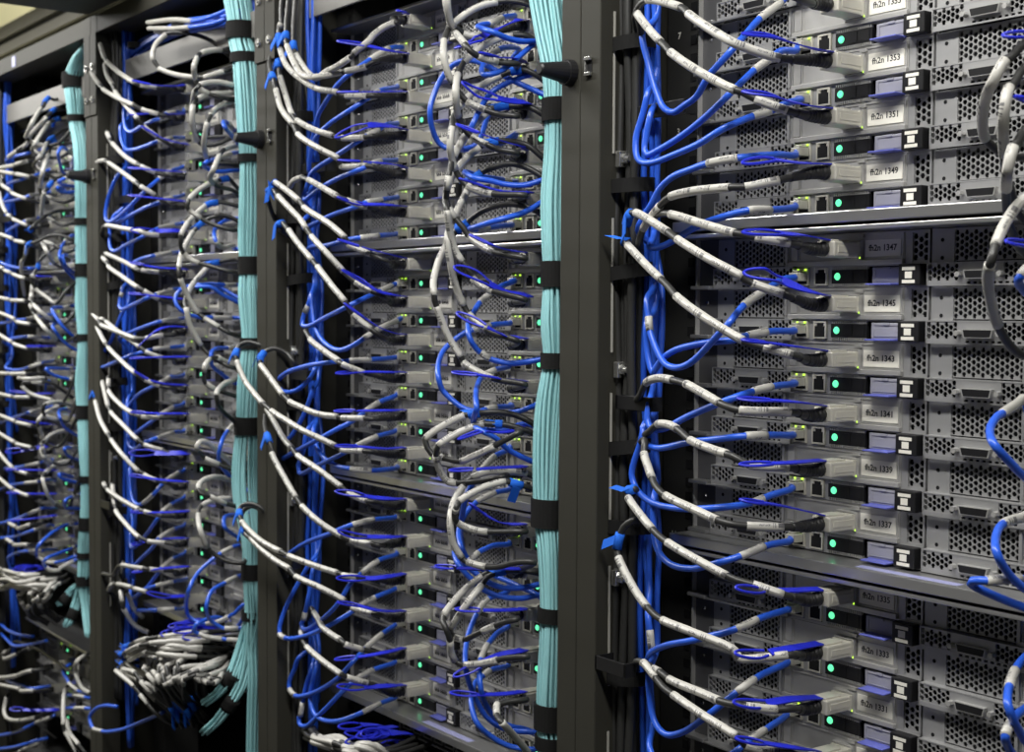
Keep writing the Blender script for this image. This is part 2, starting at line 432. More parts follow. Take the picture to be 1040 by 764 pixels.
def qr_marks():
    m = MB(); m.box(200, 211.4, -9.75, -9.4, 3.4, 5.9); m.box(200, 211.4, -9.75, -9.4, -6.2, -3.7); m.box(202.6, 208.8, -9.75, -9.4, -2.6, 2.4)
    return m.mesh('code_tag_print', MT['white'])
def label_mesh():
    m = MB(); m.box(158.8, 192, -1.5, -.7, 14.6, 27.2); return m.mesh('name_label', MT['white'])
def blur_text():
    m = MB()
    for x, w in ((162.5, 2.2), (165.6, 2.6), (169, 2.4), (174, 2.4), (177.4, 2.6), (181, 2.3), (184.3, 2.4)): m.box(x, x+w*.42, -1.62, -1.4, 18.6, 23.4); m.box(x+w*.55, x+w, -1.62, -1.4, 18.6, 21.6)
    return m.mesh('printed_line', MT['ink'])
ME = dict(face=face_mesh(), screws=screws_mesh(), body=body_mesh(), card=card_mesh(), cport=port_void(), vga=vga_mesh(), vslot=vga_slot(),
          rj1=rj_mesh(90.2), rj2=rj_mesh(109.1), rv2=rj_void(109.1), rv1=rj_void(90.2), lmod=lmod_mesh(), comb=comb_mesh(), led=led_mesh(), lk=[link_mesh(w) for w in ((99.5, 101.4, -3.1, -2.5, ZM-3.4, ZM-1.9), (92.0, 93.4, -3.1, -2.5, ZM-3.2, ZM-2), (156.2, 157.2, -5.4, -4.9, 13.2, 14.6))],
          tagm=tag_mesh(), tongue=tongue_mesh(), qr=qr_mesh(), qrm=qr_marks(), lab=label_mesh(), blur=blur_text())
NUM = {}
n_ = 1359
for ch in range(3):
    for k in range(6): NUM[(ch, k)] = n_; n_ -= 2

def server(r, c, ch, k):
    if (r, c) == (0, 0): lab = 'grey server node with the name tag fh2n %d in the nearest rack' % NUM[(ch, k)]
    else: lab = 'grey server node, %s row of the %s enclosure, %s column, %s' % (ORD[k], EN[ch], ('left', 'right')[c], RN[r])
    t = thing('server_node', lab, 'server', (node_x(r, c)*K, 0, led_z(r, ch, k)*K), 'server nodes in the '+RN[r])
    f = put('face_plate', ME['face'], t); put('server_body', ME['body'], t)
    cd = put('adapter_card', ME['card'], t)
    rj1 = put('network_port', ME['rj1'], t); put('port_opening', ME['rv1'], rj1)
    lm = put('light_module', ME['lmod'], t)
    put('status_light', ME['led'], t)
    pt = put('pull_tag', ME['tagm'], t); put('tag_lip', ME['tongue'], pt)
    nl = put('name_label', ME['lab'], t)
    if (r, c) == (0, 0):
        put('printed_text', text_mesh('fh2n %d' % NUM[(ch, k)], 6.5, MT['ink']), nl, (175.4*K, -1.52*K, 21.0*K))
    else: put('printed_line', ME['blur'], nl)
    qr = put('code_tag', ME['qr'], t)
    put('link_light', ME['lk'][0], rj1); put('link_light', ME['lk'][2], cd)
    if r < 2: put('link_light', ME['lk'][1], rj1)
    vg = put('video_port', ME['vga'], t)
    if r < 2:
        put('screw_hole', ME['screws'], f); put('card_port', ME['cport'], cd); put('port_slot', ME['vslot'], vg)
        rj2 = put('network_port', ME['rj2'], t); put('port_opening', ME['rv2'], rj2)
        put('comb_vent', ME['comb'], lm); put('code_tag_print', ME['qrm'], qr)
    return t
def visible(r, c, ch, k):
    if r == 0: return ch == 0 or ch == 1 or (ch == 2 and k <= (3 if c == 0 else 2))
    return True
for r in range(4):
    for c in (0, 1):
        for ch in range(3):
            for k in range(6):
                if visible(r, c, ch, k): server(r, c, ch, k)

for c in (0, 1):
    for k in range(4): server(3, c, 3, k)

# ------------------------------------------------------------------ enclosures: shelf below, lip above, ears and tray rails
def enclosure(r, ch):
    t = thing('server_enclosure', 'steel enclosure holding the %s block of server nodes in the %s' % (EN[ch], RN[r]), 'enclosure',
              (-RACKW*r*K, 0, led_z(r, ch, 0)*K), 'server enclosures')
    zb = -NP*5+ZB
    MB().box(2, 484, -32, 500, zb-9.2, zb-1.0, 1.2).obj('floor_plate', MT['steel_plain'], t)
    MB().box(2, 484, -33.4, -31, zb-9.4, zb-.6, .9).obj('front_edge', MT['bright'], t)
    MB().box(2, 484, -30, 500, ZT+.6, ZT+3.6, .8).obj('top_plate', MT['steel_plain'], t)
    MB().box(2, 484, -31.6, -29.5, ZT+.2, ZT+4.0, .8).obj('top_edge', MT['bright'], t)
    for x0 in (1, 462.6):
        e = MB().box(x0, x0+23, .2, 2, zb-.8, ZT+.5).obj('mounting_ear', MT['ear'], t)
        for k in range(6):
            MB().cyl((x0+11, .2, -NP*k+22), (0, -1, 0), 1.8, 1.2, .8, 8).obj('screw', MT['chrome'], e)
    MB().box(1, 2.4, -4, .2, zb-.8, ZT+.5).obj('side_lip', MT['steel_light'], t)
    for k in range(6):
        m = MB(); z = -NP*k
        m.box(2, 24, -11, 0, z+ZB-.6, z+ZB+2.6, .6); m.box(24, 105, -10, -6.2, z+ZB-.6, z+ZB+.6)
        m.obj('tray_rail', MT['steel_plain'], t)
    # engraved sticker on the shelf
    MB().box(200, 290, -27, -18, zb-1.05, zb-.85).obj('shelf_sticker', MT['stick'], t)
for r in range(4):
    for ch in range(3): enclosure(r, ch)
enclosure(3, 3)

CABLES = """
I|0002||172.0,-33.0,-63.8c 171.2,-46.0,-64.3c 191.9,-78.0,-71.8b 199.3,-100.7,-72.1b 196.4,-110.8,-69.5w 134.8,-82.0,-39.8w
I|0003||172.0,-33.0,-105.7c 171.2,-46.0,-106.2c 164.1,-78.0,-107.3w 149.8,-97.5,-100.2w 144.1,-106.0,-96.4w 88.7,-99.6,-65.1w 83.9,-98.2,-61.2b 62.4,-93.9,-52.3w 28.8,-87.7,-42.5w 18.0,-85.5,-43.6b 6.9,-82.0,-50.8b -9.8,-63.5,-64.8b -20.9,-57.0,-100.8b -20.9,-55.0,-165.8b
I|0004||172.0,-33.0,-147.6c 171.2,-46.0,-148.1c 171.6,-78.0,-146.4w 155.0,-93.8,-137.6w 148.6,-100.7,-132.5b 144.7,-104.3,-130.9w 109.7,-105.4,-113.7w 66.4,-97.0,-90.9w 58.8,-95.3,-85.4b 37.5,-90.9,-70.4w 13.5,-85.7,-50.5w 11.6,-85.2,-48.4b 13.1,-82.0,-59.8b -2.9,-66.4,-73.8b -13.6,-62.9,-109.8b -13.6,-60.9,-174.8b
I|0005||172.0,-33.0,-189.5c 171.2,-46.0,-190.0c 164.9,-78.0,-197.0w 148.7,-96.9,-202.1w 142.8,-103.7,-202.1b 141.4,-105.4,-202.4w 99.6,-101.5,-202.0w 66.2,-95.0,-203.8w 58.8,-93.5,-205.9b 40.2,-89.1,-215.6w 22.4,-84.7,-227.3w 14.6,-82.0,-236.6b -5.1,-65.3,-250.6b -18.2,-60.7,-286.6b -18.2,-58.7,-351.6b
I|0010||172.0,-33.0,-246.7c 171.2,-46.0,-247.2c 176.5,-78.0,-244.0w 158.7,-95.7,-239.6w 152.0,-103.2,-237.4b 148.7,-107.0,-236.5w 105.2,-99.1,-227.0w 62.2,-91.2,-217.3w 51.0,-89.4,-216.0b 39.7,-87.6,-217.5w 24.8,-84.8,-224.2w 15.8,-82.0,-235.0b -7.7,-62.3,-249.0b -23.3,-54.6,-285.0b -23.3,-52.6,-350.0b
I|0011||172.0,-33.0,-288.6c 171.2,-46.0,-289.1c 170.4,-78.0,-281.3w 154.7,-94.0,-273.6w 150.9,-98.3,-270.7b 150.3,-99.9,-268.9w 124.4,-109.1,-255.0w 80.4,-100.5,-238.2w 68.9,-98.2,-233.0b 66.0,-97.6,-231.7w 17.8,-88.8,-213.6w 11.7,-87.9,-213.2b 7.1,-86.9,-215.8u 1.9,-84.8,-222.3b -0.3,-82.0,-232.0b -16.5,-65.7,-246.0b -27.3,-61.5,-282.0b -27.3,-59.5,-347.0b
I|0012||172.0,-33.0,-330.5c 171.2,-46.0,-331.0c 180.6,-78.0,-326.2w 164.4,-90.6,-320.6w 156.9,-96.3,-318.5b 152.4,-100.1,-316.0w 121.1,-107.2,-300.2w 78.4,-99.1,-282.6w 66.1,-96.5,-274.8b 34.0,-90.4,-257.6w 3.6,-84.8,-239.6w -1.0,-84.0,-236.9b -5.0,-83.3,-234.3u 1.0,-82.0,-236.9b -19.3,-63.9,-250.9b -32.8,-57.8,-286.9b -32.8,-55.8,-351.9b
I|0013||172.0,-33.0,-372.4c 171.2,-46.0,-372.9c 179.0,-78.0,-368.4w 155.4,-106.2,-367.6w 142.9,-108.0,-365.0b 112.5,-100.9,-357.6w 86.6,-95.4,-351.3w 75.3,-93.2,-349.9b 46.5,-88.1,-348.7w 28.1,-84.8,-353.4w 19.0,-82.0,-362.9b -9.3,-66.2,-376.9b -28.1,-62.4,-412.9b -28.1,-60.4,-477.9b
I|0014||172.0,-33.0,-414.3c 171.2,-46.0,-414.8c 177.9,-78.0,-409.7w 161.3,-101.3,-407.8w 152.6,-109.0,-402.1b 121.3,-101.5,-399.2w 91.6,-94.9,-395.1w 76.0,-91.1,-389.4b 61.0,-87.9,-385.9w 42.8,-84.7,-386.5w 30.4,-82.0,-393.1b -3.6,-65.0,-407.1b -26.2,-60.0,-443.1b -26.2,-58.0,-508.1b
I|0015||172.0,-33.0,-456.2c 171.2,-46.0,-456.7c 173.9,-78.0,-454.7w 157.8,-99.2,-454.0w 148.1,-111.1,-452.0b 112.9,-109.2,-446.4w 70.3,-100.6,-440.7w 54.4,-96.7,-435.2b 37.0,-90.1,-420.5w 27.7,-85.9,-411.1w 24.4,-82.0,-401.7b -9.9,-64.1,-415.7b -32.8,-58.3,-451.7b -32.8,-56.3,-516.7b
I|0020||172.0,-33.0,-513.4c 171.2,-46.0,-513.9c 174.9,-78.0,-505.0w 158.3,-92.1,-498.7w 148.7,-100.1,-496.0b 117.0,-106.2,-486.4w 69.8,-97.4,-478.5w 54.7,-94.6,-474.4b 30.3,-89.6,-463.5w 7.3,-84.7,-450.1w 4.9,-83.7,-446.3b 6.2,-83.3,-444.5u 12.8,-82.0,-443.1b -14.7,-62.9,-457.1b -33.1,-55.9,-493.1b -33.1,-53.9,-558.1b
I|0021||172.0,-33.0,-555.3c 171.2,-46.0,-555.8c 180.7,-78.0,-549.5w 146.3,-94.4,-556.3w 144.9,-97.3,-550.6w 111.0,-106.8,-542.3w 68.5,-100.6,-540.9w 53.7,-98.4,-537.8b 29.5,-94.1,-525.9w -0.6,-88.1,-501.6w -4.0,-86.9,-495.5b -3.7,-85.6,-487.7u 0.9,-83.8,-476.4b 13.2,-82.0,-468.7b -7.6,-62.5,-482.7b -21.5,-55.0,-518.7b -21.5,-53.0,-583.7b
I|0022||172.0,-33.0,-597.2c 171.2,-46.0,-597.7c 184.4,-78.0,-588.9b 178.8,-86.8,-589.5w 166.5,-106.3,-586.7w 152.0,-110.0,-587.5b 110.7,-100.5,-589.4w 66.3,-90.7,-590.6w 54.1,-87.7,-588.8b 40.9,-84.8,-588.3w 28.5,-82.0,-586.9b -9.3,-62.1,-600.9b -34.5,-54.2,-636.9b -34.5,-52.2,-701.9b
I|0023||172.0,-33.0,-639.1c 171.2,-46.0,-639.6c 185.0,-78.0,-622.1b 179.3,-85.6,-621.5w 164.5,-104.6,-616.6w 162.6,-110.0,-610.9b 162.1,-111.6,-609.3w 124.6,-107.5,-604.2w 78.5,-97.3,-599.6w 63.2,-93.8,-597.7b 27.0,-83.9,-586.1w 17.5,-82.0,-587.5b -2.2,-65.4,-601.5b -15.3,-60.8,-637.5b -15.3,-58.8,-702.5b
E|0001||121.4,-11.0,-41.7e 112.1,-14.0,-44.0e 114.1,-23.9,-50.8w 114.5,-47.8,-66.5w 113.6,-63.0,-80.9e 113.5,-75.4,-92.7e 94.6,-82.4,-111.5e 79.0,-80.3,-125.4e 63.9,-79.1,-130.5e 50.4,-78.2,-134.4e 38.5,-77.6,-129.8e 27.0,-76.4,-114.0e 16.8,-75.2,-91.7e 7.2,-74.0,-62.7e 3.9,-56.5,-48.7e 1.8,-51.0,-12.7e -8.2,-41.0,52.3e -28.2,-34.0,112.3e
E|0002||121.4,-11.0,-83.6e 122.2,-14.0,-88.0e 123.8,-32.9,-90.8e 125.7,-48.8,-99.7w 124.7,-63.8,-109.4w 122.9,-89.1,-130.3e 92.3,-85.9,-145.0e 63.9,-83.1,-155.7e 31.7,-80.0,-164.3e 21.2,-79.1,-166.1e 16.1,-78.4,-161.8e 16.2,-77.0,-151.4e 18.6,-74.0,-131.3e 8.0,-57.5,-117.3e 0.9,-52.9,-81.3e -9.1,-42.9,-16.3e -29.1,-34.0,43.7e
E|0003||121.4,-11.0,-125.5e 128.1,-14.0,-127.3e 129.0,-32.8,-132.2e 128.3,-49.6,-139.7w 123.5,-62.9,-144.1w 116.2,-87.2,-154.9e 89.2,-86.9,-163.8e 56.0,-84.3,-169.9e 31.5,-82.4,-173.3e 17.2,-81.4,-172.0e 9.6,-80.7,-167.0e 5.9,-78.8,-150.6e 11.3,-76.1,-130.6e 14.7,-74.0,-114.7e 5.9,-56.7,-100.7e -0.0,-51.3,-64.7e -10.0,-41.3,0.3e -30.0,-34.0,60.3e
E|0004||121.4,-11.0,-167.4e 122.9,-14.0,-170.3e 127.2,-39.0,-172.1e 121.3,-76.7,-176.9w 94.6,-82.3,-179.2w 73.9,-80.4,-182.0e 49.9,-78.3,-186.3e 33.5,-76.9,-194.6e 22.9,-75.7,-205.6e 12.9,-74.8,-215.1e 4.2,-74.0,-226.9e 1.0,-55.3,-240.9e -1.2,-48.6,-276.9e -11.2,-38.6,-341.9e -31.2,-34.0,-401.9e
E|0005||121.4,-11.0,-209.3e 123.7,-14.0,-211.1e 132.7,-48.4,-215.6e 134.3,-78.0,-217.8w 109.1,-82.1,-222.0e 79.8,-78.8,-227.3e 51.5,-76.1,-236.7e 31.9,-74.7,-241.8e 19.1,-74.0,-241.4e 4.7,-56.3,-227.4e -4.9,-50.6,-191.4e -14.9,-40.6,-126.4e -34.9,-34.0,-66.4e
E|0010||121.4,-11.0,-266.5e 123.8,-14.0,-267.2e 125.1,-29.0,-269.0e 127.3,-49.5,-277.1w 125.4,-72.1,-289.5w 126.1,-90.2,-304.6e 118.1,-89.4,-310.0e 95.4,-86.9,-326.5e 80.1,-85.3,-335.5e 63.2,-83.8,-339.7e 49.1,-82.6,-337.3e 40.7,-81.4,-331.2e 30.7,-79.5,-319.4e 24.7,-78.1,-310.6w 21.0,-76.3,-299.2w 16.2,-74.0,-285.4e 4.5,-55.1,-271.4e -3.3,-48.3,-235.4e -13.3,-38.3,-170.4e -33.3,-34.0,-110.4e
E|0011||121.4,-11.0,-308.4e 124.7,-14.0,-309.4e 127.4,-42.8,-309.6e 122.0,-64.5,-313.1w 119.6,-77.5,-316.4e 103.8,-83.6,-318.2e 77.2,-81.2,-321.6e 54.8,-79.4,-326.5e 40.7,-78.2,-333.4e 30.2,-77.1,-342.7e 27.5,-76.8,-345.5e 21.6,-76.0,-335.9e 17.9,-75.0,-323.0e 16.1,-74.0,-305.8e 6.5,-56.1,-291.8e 0.2,-50.3,-255.8e -9.8,-40.3,-190.8e -29.8,-34.0,-130.8e
E|0012||121.4,-11.0,-350.3e 126.5,-14.0,-351.2e 134.3,-45.0,-352.0e 134.2,-70.2,-355.6w 128.5,-89.5,-361.4e 80.3,-84.3,-376.9e 42.9,-79.9,-390.7e 30.0,-78.5,-391.3e 22.1,-77.1,-386.6e 19.9,-74.0,-371.3e 6.2,-56.7,-357.3e -3.0,-51.4,-321.3e -13.0,-41.4,-256.3e -33.0,-34.0,-196.3e
E|0013||121.4,-11.0,-392.2e 125.3,-14.0,-392.5e 134.2,-51.2,-390.1e 135.0,-78.5,-389.5w 115.5,-87.5,-392.8e 80.0,-83.7,-398.1e 33.9,-78.5,-406.9e 18.3,-76.5,-403.3e 12.9,-74.0,-391.5e 8.9,-55.6,-377.5e 6.2,-49.2,-341.5e -3.8,-39.2,-276.5e -23.8,-34.0,-216.5e
E|0014||121.4,-11.0,-434.1e 125.1,-14.0,-435.2e 126.4,-41.3,-438.9e 121.1,-56.6,-444.2w 110.1,-84.3,-447.2e 58.4,-80.2,-453.6e 25.7,-78.0,-451.8e 8.1,-76.8,-443.1e 1.4,-75.9,-432.2e 3.6,-75.3,-421.7e 10.8,-74.4,-404.0e 14.1,-74.0,-392.2e 9.2,-55.8,-378.2e 5.9,-49.6,-342.2e -4.1,-39.6,-277.2e -24.1,-34.0,-217.2e
E|0015||121.4,-11.0,-476.0e 123.9,-14.0,-477.3e 129.2,-45.8,-477.5e 127.1,-74.0,-483.6w 114.1,-87.6,-489.9e 83.4,-84.8,-498.8e 56.1,-82.3,-499.1e 39.0,-80.1,-489.8e 30.3,-77.0,-470.2e 27.2,-74.0,-450.3e 14.0,-57.8,-436.3e 5.2,-53.6,-400.3e -4.8,-43.6,-335.3e -24.8,-34.0,-275.3e
E|0020||121.4,-11.0,-533.2e 122.9,-14.0,-533.2e 125.6,-47.9,-535.2e 121.9,-71.9,-541.7w 87.6,-83.1,-555.4e 50.1,-80.0,-568.0e 29.3,-78.4,-579.0e 25.1,-77.8,-585.7e 29.6,-77.5,-585.7e 32.6,-77.0,-581.0e 29.5,-76.4,-575.9w 25.2,-75.0,-560.4w 21.5,-74.0,-548.7e 6.5,-58.8,-534.7e -3.5,-55.6,-498.7e -13.5,-45.6,-433.7e -33.5,-34.0,-373.7e
E|0021||121.4,-11.0,-575.1e 122.7,-14.0,-576.4e 126.5,-50.7,-581.2e 125.6,-74.7,-590.6w 104.2,-84.8,-612.2e 72.8,-81.7,-633.9e 51.3,-80.1,-641.2e 37.3,-78.7,-635.8e 27.7,-76.4,-617.8e 23.4,-74.0,-595.8e 13.3,-56.1,-581.8e 6.5,-50.3,-545.8e -3.5,-40.3,-480.8e -23.5,-34.0,-420.8e
E|0022||121.4,-11.0,-617.0e 122.5,-14.0,-619.0e 135.9,-49.9,-620.3e 140.5,-74.3,-624.5w 140.0,-88.7,-630.4e 112.5,-85.3,-649.9e 74.9,-81.0,-666.5e 38.7,-76.8,-669.8e 25.7,-74.0,-660.4e 8.1,-55.1,-646.4e -3.6,-48.2,-610.4e -13.6,-38.2,-545.4e -33.6,-34.0,-485.4e
I|0104||391.0,-33.0,-147.6c 390.2,-46.0,-148.1c 400.6,-78.0,-122.6w 385.7,-105.4,-133.6b 383.4,-115.7,-142.6b 382.0,-118.5,-143.9w 378.7,-124.4,-155.7w 360.8,-107.2,-164.2w 348.2,-91.4,-174.2w 340.8,-77.8,-183.4w 341.0,-69.1,-187.8b 342.5,-57.3,-192.8b 347.6,-40.0,-193.2b 427.8,-32.5,-207.2b 508.0,-25.0,-238.2b 508.0,-22.0,-303.2b
I|0105||391.0,-33.0,-189.5c 390.2,-46.0,-190.0c 401.2,-78.0,-141.5w 386.7,-104.5,-147.1b 386.1,-116.1,-158.7b 385.3,-118.7,-160.6w 388.4,-126.9,-170.8w 384.4,-122.6,-182.1w 370.0,-99.8,-197.6w 359.0,-78.8,-212.3b 350.9,-40.0,-238.1b 426.3,-34.7,-252.1b 501.6,-29.5,-283.1b 501.6,-26.5,-348.1b
I|0110||391.0,-33.0,-246.7c 390.2,-46.0,-247.2c 398.8,-78.0,-175.4w 389.7,-105.5,-183.9b 390.3,-117.1,-193.6b 390.1,-120.6,-196.2w 390.4,-125.6,-208.7w 376.4,-106.3,-219.4w 356.7,-72.3,-239.7b 349.3,-40.0,-257.3b 423.9,-30.1,-271.3b 498.5,-20.2,-302.3b 498.5,-17.2,-367.3b
I|0111||391.0,-33.0,-288.6c 390.2,-46.0,-289.1c 393.4,-78.0,-217.7w 382.4,-96.9,-225.8w 380.0,-110.0,-238.5w 381.8,-123.9,-254.5w 383.7,-130.3,-263.2b 374.5,-120.6,-271.0w 364.3,-102.4,-286.5w 357.2,-83.7,-302.5w 355.0,-68.0,-314.7b 356.0,-57.5,-321.1b 361.7,-40.0,-324.4b 427.2,-28.1,-338.4b 492.7,-16.1,-369.4b 492.7,-13.1,-434.4b
E|0111||340.4,-11.0,-308.4e 361.3,-14.0,-258.1e 383.4,-90.7,-265.7w 385.1,-102.3,-272.0w 379.7,-97.0,-274.2e 374.6,-82.8,-281.1e 372.6,-42.0,-289.4e 440.0,-28.8,-303.4e 507.3,-15.7,-334.4e 507.3,-12.7,-399.4e
E|0113||340.4,-11.0,-392.2e 331.0,-14.0,-352.4w 333.8,-22.8,-354.0w 343.2,-56.3,-360.0w 344.9,-65.2,-362.2e 352.0,-82.0,-368.6e 369.3,-102.3,-376.2e 372.1,-87.5,-389.0e 371.9,-72.1,-398.7e 375.8,-42.0,-412.4e 437.6,-31.8,-426.4e 499.4,-21.7,-457.4e 499.4,-18.7,-522.4e
E|0115||340.4,-11.0,-476.0e 344.0,-14.0,-426.6w 350.1,-40.0,-428.4w 352.1,-65.8,-430.5w 355.4,-76.9,-434.2e 372.1,-101.4,-443.3e 372.1,-90.1,-456.2e 373.5,-71.8,-469.2e 381.2,-42.0,-484.7e 441.4,-31.5,-498.7e 501.5,-21.1,-529.7e 501.5,-18.1,-594.7e
E|0120||340.4,-11.0,-533.2e 370.6,-14.0,-476.9e 367.7,-69.7,-463.5w 363.2,-98.5,-462.3w 354.2,-100.0,-463.5e 351.5,-98.1,-466.1e 355.0,-90.6,-470.7e 369.0,-66.5,-482.0e 384.8,-42.0,-490.4e 445.9,-31.9,-504.4e 507.0,-21.9,-535.4e 507.0,-18.9,-600.4e
E|0121||340.4,-11.0,-575.1e 342.9,-14.0,-524.5e 348.3,-33.6,-523.9e 356.4,-55.6,-526.8w 366.4,-76.7,-531.7w 382.4,-101.3,-536.6e 383.0,-96.7,-545.8e 380.5,-85.3,-556.5e 378.9,-69.7,-569.7e 383.8,-42.0,-583.2e 443.7,-34.1,-597.2e 503.5,-26.2,-628.2e 503.5,-23.2,-693.2e
E|0122||340.4,-11.0,-617.0e 351.2,-14.0,-558.9e 365.0,-60.1,-550.7e 375.0,-86.6,-551.4w 383.0,-104.6,-554.3w 379.0,-97.5,-560.9e 373.9,-81.0,-574.0e 370.1,-42.0,-596.6e 438.9,-31.8,-610.6e 507.6,-21.7,-641.6e 507.6,-18.7,-706.6e
I|1000||-428.0,-33.0,22.5c -428.8,-46.0,22.0c -373.7,-78.0,5.6b -375.5,-78.8,6.1w -390.8,-86.2,1.0w -400.3,-92.5,-7.1w -400.9,-94.0,-9.8w -416.6,-104.3,-22.7w -417.4,-105.7,-25.2b -419.7,-107.2,-27.1w -438.2,-110.5,-33.2w -470.9,-107.3,-34.9w -500.6,-104.3,-38.1w -522.4,-102.1,-29.1w -561.2,-97.0,-3.0w -568.4,-95.7,3.7b -572.0,-94.7,9.5u -578.5,-91.8,24.8b -585.5,-86.2,54.5b -589.7,-82.0,76.9b
I|1001||-428.0,-33.0,-19.4c -428.8,-46.0,-19.9c -423.2,-78.0,-28.8b -427.5,-83.0,-32.8w -446.7,-97.3,-36.8w -448.6,-98.7,-36.7b -450.1,-100.1,-37.8w -465.5,-110.2,-40.0w -480.8,-114.9,-40.2w -521.8,-111.0,-31.8w -550.7,-106.4,-12.1w -575.3,-101.3,9.2w -579.1,-100.3,13.4b -584.2,-98.1,22.3u -591.9,-93.7,38.9b -602.1,-85.5,68.0b -606.9,-82.0,80.0b
I|1002||-428.0,-33.0,-61.3c -428.8,-46.0,-61.8c -423.1,-78.0,-64.2b -429.1,-81.1,-64.1w -453.5,-93.4,-62.0w -458.0,-95.6,-61.7b -462.2,-98.9,-57.9w -483.9,-109.5,-52.9w -523.9,-108.9,-37.3w -576.5,-102.7,-11.6w -598.4,-98.3,9.5w -602.4,-97.2,14.6b -606.4,-95.6,22.5u -611.7,-93.5,32.4b -612.6,-92.4,37.1w -610.6,-91.0,42.3w -618.1,-87.2,60.0b -624.3,-82.0,83.1b
I|1003||-428.0,-33.0,-103.2c -428.8,-46.0,-103.7c -426.2,-78.0,-107.3b -432.5,-81.9,-108.1w -456.7,-96.3,-107.4w -464.8,-101.2,-105.4b -466.2,-102.3,-104.5w -484.9,-110.9,-98.4w -546.6,-103.8,-79.6w -556.5,-102.5,-75.0b -570.8,-99.9,-64.5w -591.4,-95.1,-44.2w -615.5,-89.6,-20.2w -620.6,-88.1,-13.2b -626.9,-85.8,-3.1u -633.3,-83.6,7.0b -628.5,-82.0,11.9b -618.9,-63.4,-2.1b -612.5,-56.8,-38.1b -612.5,-54.8,-103.1b
I|1004||-428.0,-33.0,-145.1c -428.8,-46.0,-145.6c -426.1,-78.0,-139.5b -431.7,-80.4,-138.8w -463.9,-94.1,-136.8w -461.7,-96.9,-131.7b -461.9,-98.1,-129.7w -485.3,-110.7,-116.6w -533.2,-109.8,-96.9w -541.1,-109.5,-89.2b -545.1,-109.4,-85.4w -576.8,-108.5,-62.9w -591.5,-107.7,-39.3w -594.5,-107.6,-34.5b -598.0,-107.4,-27.0u -636.2,-93.1,-0.8b -643.3,-86.5,9.9b -640.4,-82.0,13.6b -624.2,-63.4,-0.4b -613.4,-56.7,-36.4b -613.4,-54.7,-101.4b
I|1005||-428.0,-33.0,-187.0c -428.8,-46.0,-187.5c -422.8,-78.0,-183.1b -424.8,-83.4,-183.3w -430.9,-105.3,-177.1w -432.2,-112.0,-174.6b -443.4,-110.3,-171.7w -490.2,-102.4,-159.0w -536.2,-94.8,-146.9w -551.5,-92.5,-143.9b -559.3,-91.3,-142.4w -588.5,-86.9,-144.4w -602.0,-83.9,-149.5w -606.4,-82.0,-153.5b -619.5,-64.7,-167.5b -628.3,-59.5,-203.5b -628.3,-57.5,-268.5b
I|1010||-428.0,-33.0,-244.2c -428.8,-46.0,-244.7c -397.3,-78.0,-241.5b -409.9,-87.4,-235.2w -430.3,-103.7,-223.7w -429.0,-106.3,-219.9b -429.0,-108.2,-217.4w -456.3,-109.7,-202.9w -521.5,-108.4,-179.4w -527.2,-108.3,-174.8b -532.8,-108.2,-171.9w -559.2,-107.9,-159.9w -593.8,-107.8,-146.7w -599.6,-107.8,-145.7u -593.5,-106.0,-149.6b -615.2,-78.4,-163.6b -629.7,-62.8,-199.6b -629.7,-60.8,-264.6b
I|1011||-428.0,-33.0,-286.1c -428.8,-46.0,-286.6c -403.4,-78.0,-279.1b -413.0,-83.7,-274.5w -430.4,-94.3,-264.3w -437.6,-99.5,-257.8b -441.5,-103.0,-252.8w -456.6,-115.1,-233.0w -493.5,-113.8,-213.4w -499.4,-113.5,-209.0b -507.1,-113.2,-204.4w -519.2,-112.5,-195.4w -553.4,-110.9,-178.1w -582.9,-109.4,-163.2w -591.6,-108.9,-158.2b -602.5,-108.3,-153.0u -608.0,-110.1,-157.2b -626.1,-98.5,-171.5b -636.9,-86.1,-186.6b -639.1,-80.0,-193.6b -632.6,-60.7,-207.6b -628.2,-53.4,-243.6b -628.2,-51.4,-308.6b
I|1012||-428.0,-33.0,-328.0c -428.8,-46.0,-328.5c -403.3,-78.0,-323.0b -411.4,-86.4,-315.0w -424.4,-101.4,-298.8w -424.7,-105.9,-292.3b -425.1,-110.3,-285.8w -450.5,-112.9,-267.7w -484.2,-111.4,-247.1w -491.9,-111.0,-242.8b -503.5,-110.4,-236.5w -533.5,-108.9,-220.2w -560.7,-107.2,-203.5w -569.3,-106.7,-198.8b -577.8,-106.2,-194.3u -592.7,-105.5,-197.6u -586.0,-105.0,-201.5b -608.2,-75.0,-215.5b -623.0,-57.1,-251.5b -623.0,-55.1,-316.5b
I|1013||-428.0,-33.0,-369.9c -428.8,-46.0,-370.4c -422.3,-78.0,-364.7b -421.9,-88.7,-362.3w -429.8,-111.4,-352.8w -435.0,-110.3,-351.7b -440.4,-109.1,-350.2w -493.7,-98.6,-340.2w -545.8,-87.9,-328.5w -550.4,-86.4,-326.0b -561.1,-83.6,-321.8w -567.2,-82.0,-319.2b -599.3,-64.9,-333.2b -620.7,-59.9,-369.2b -620.7,-57.9,-434.2b
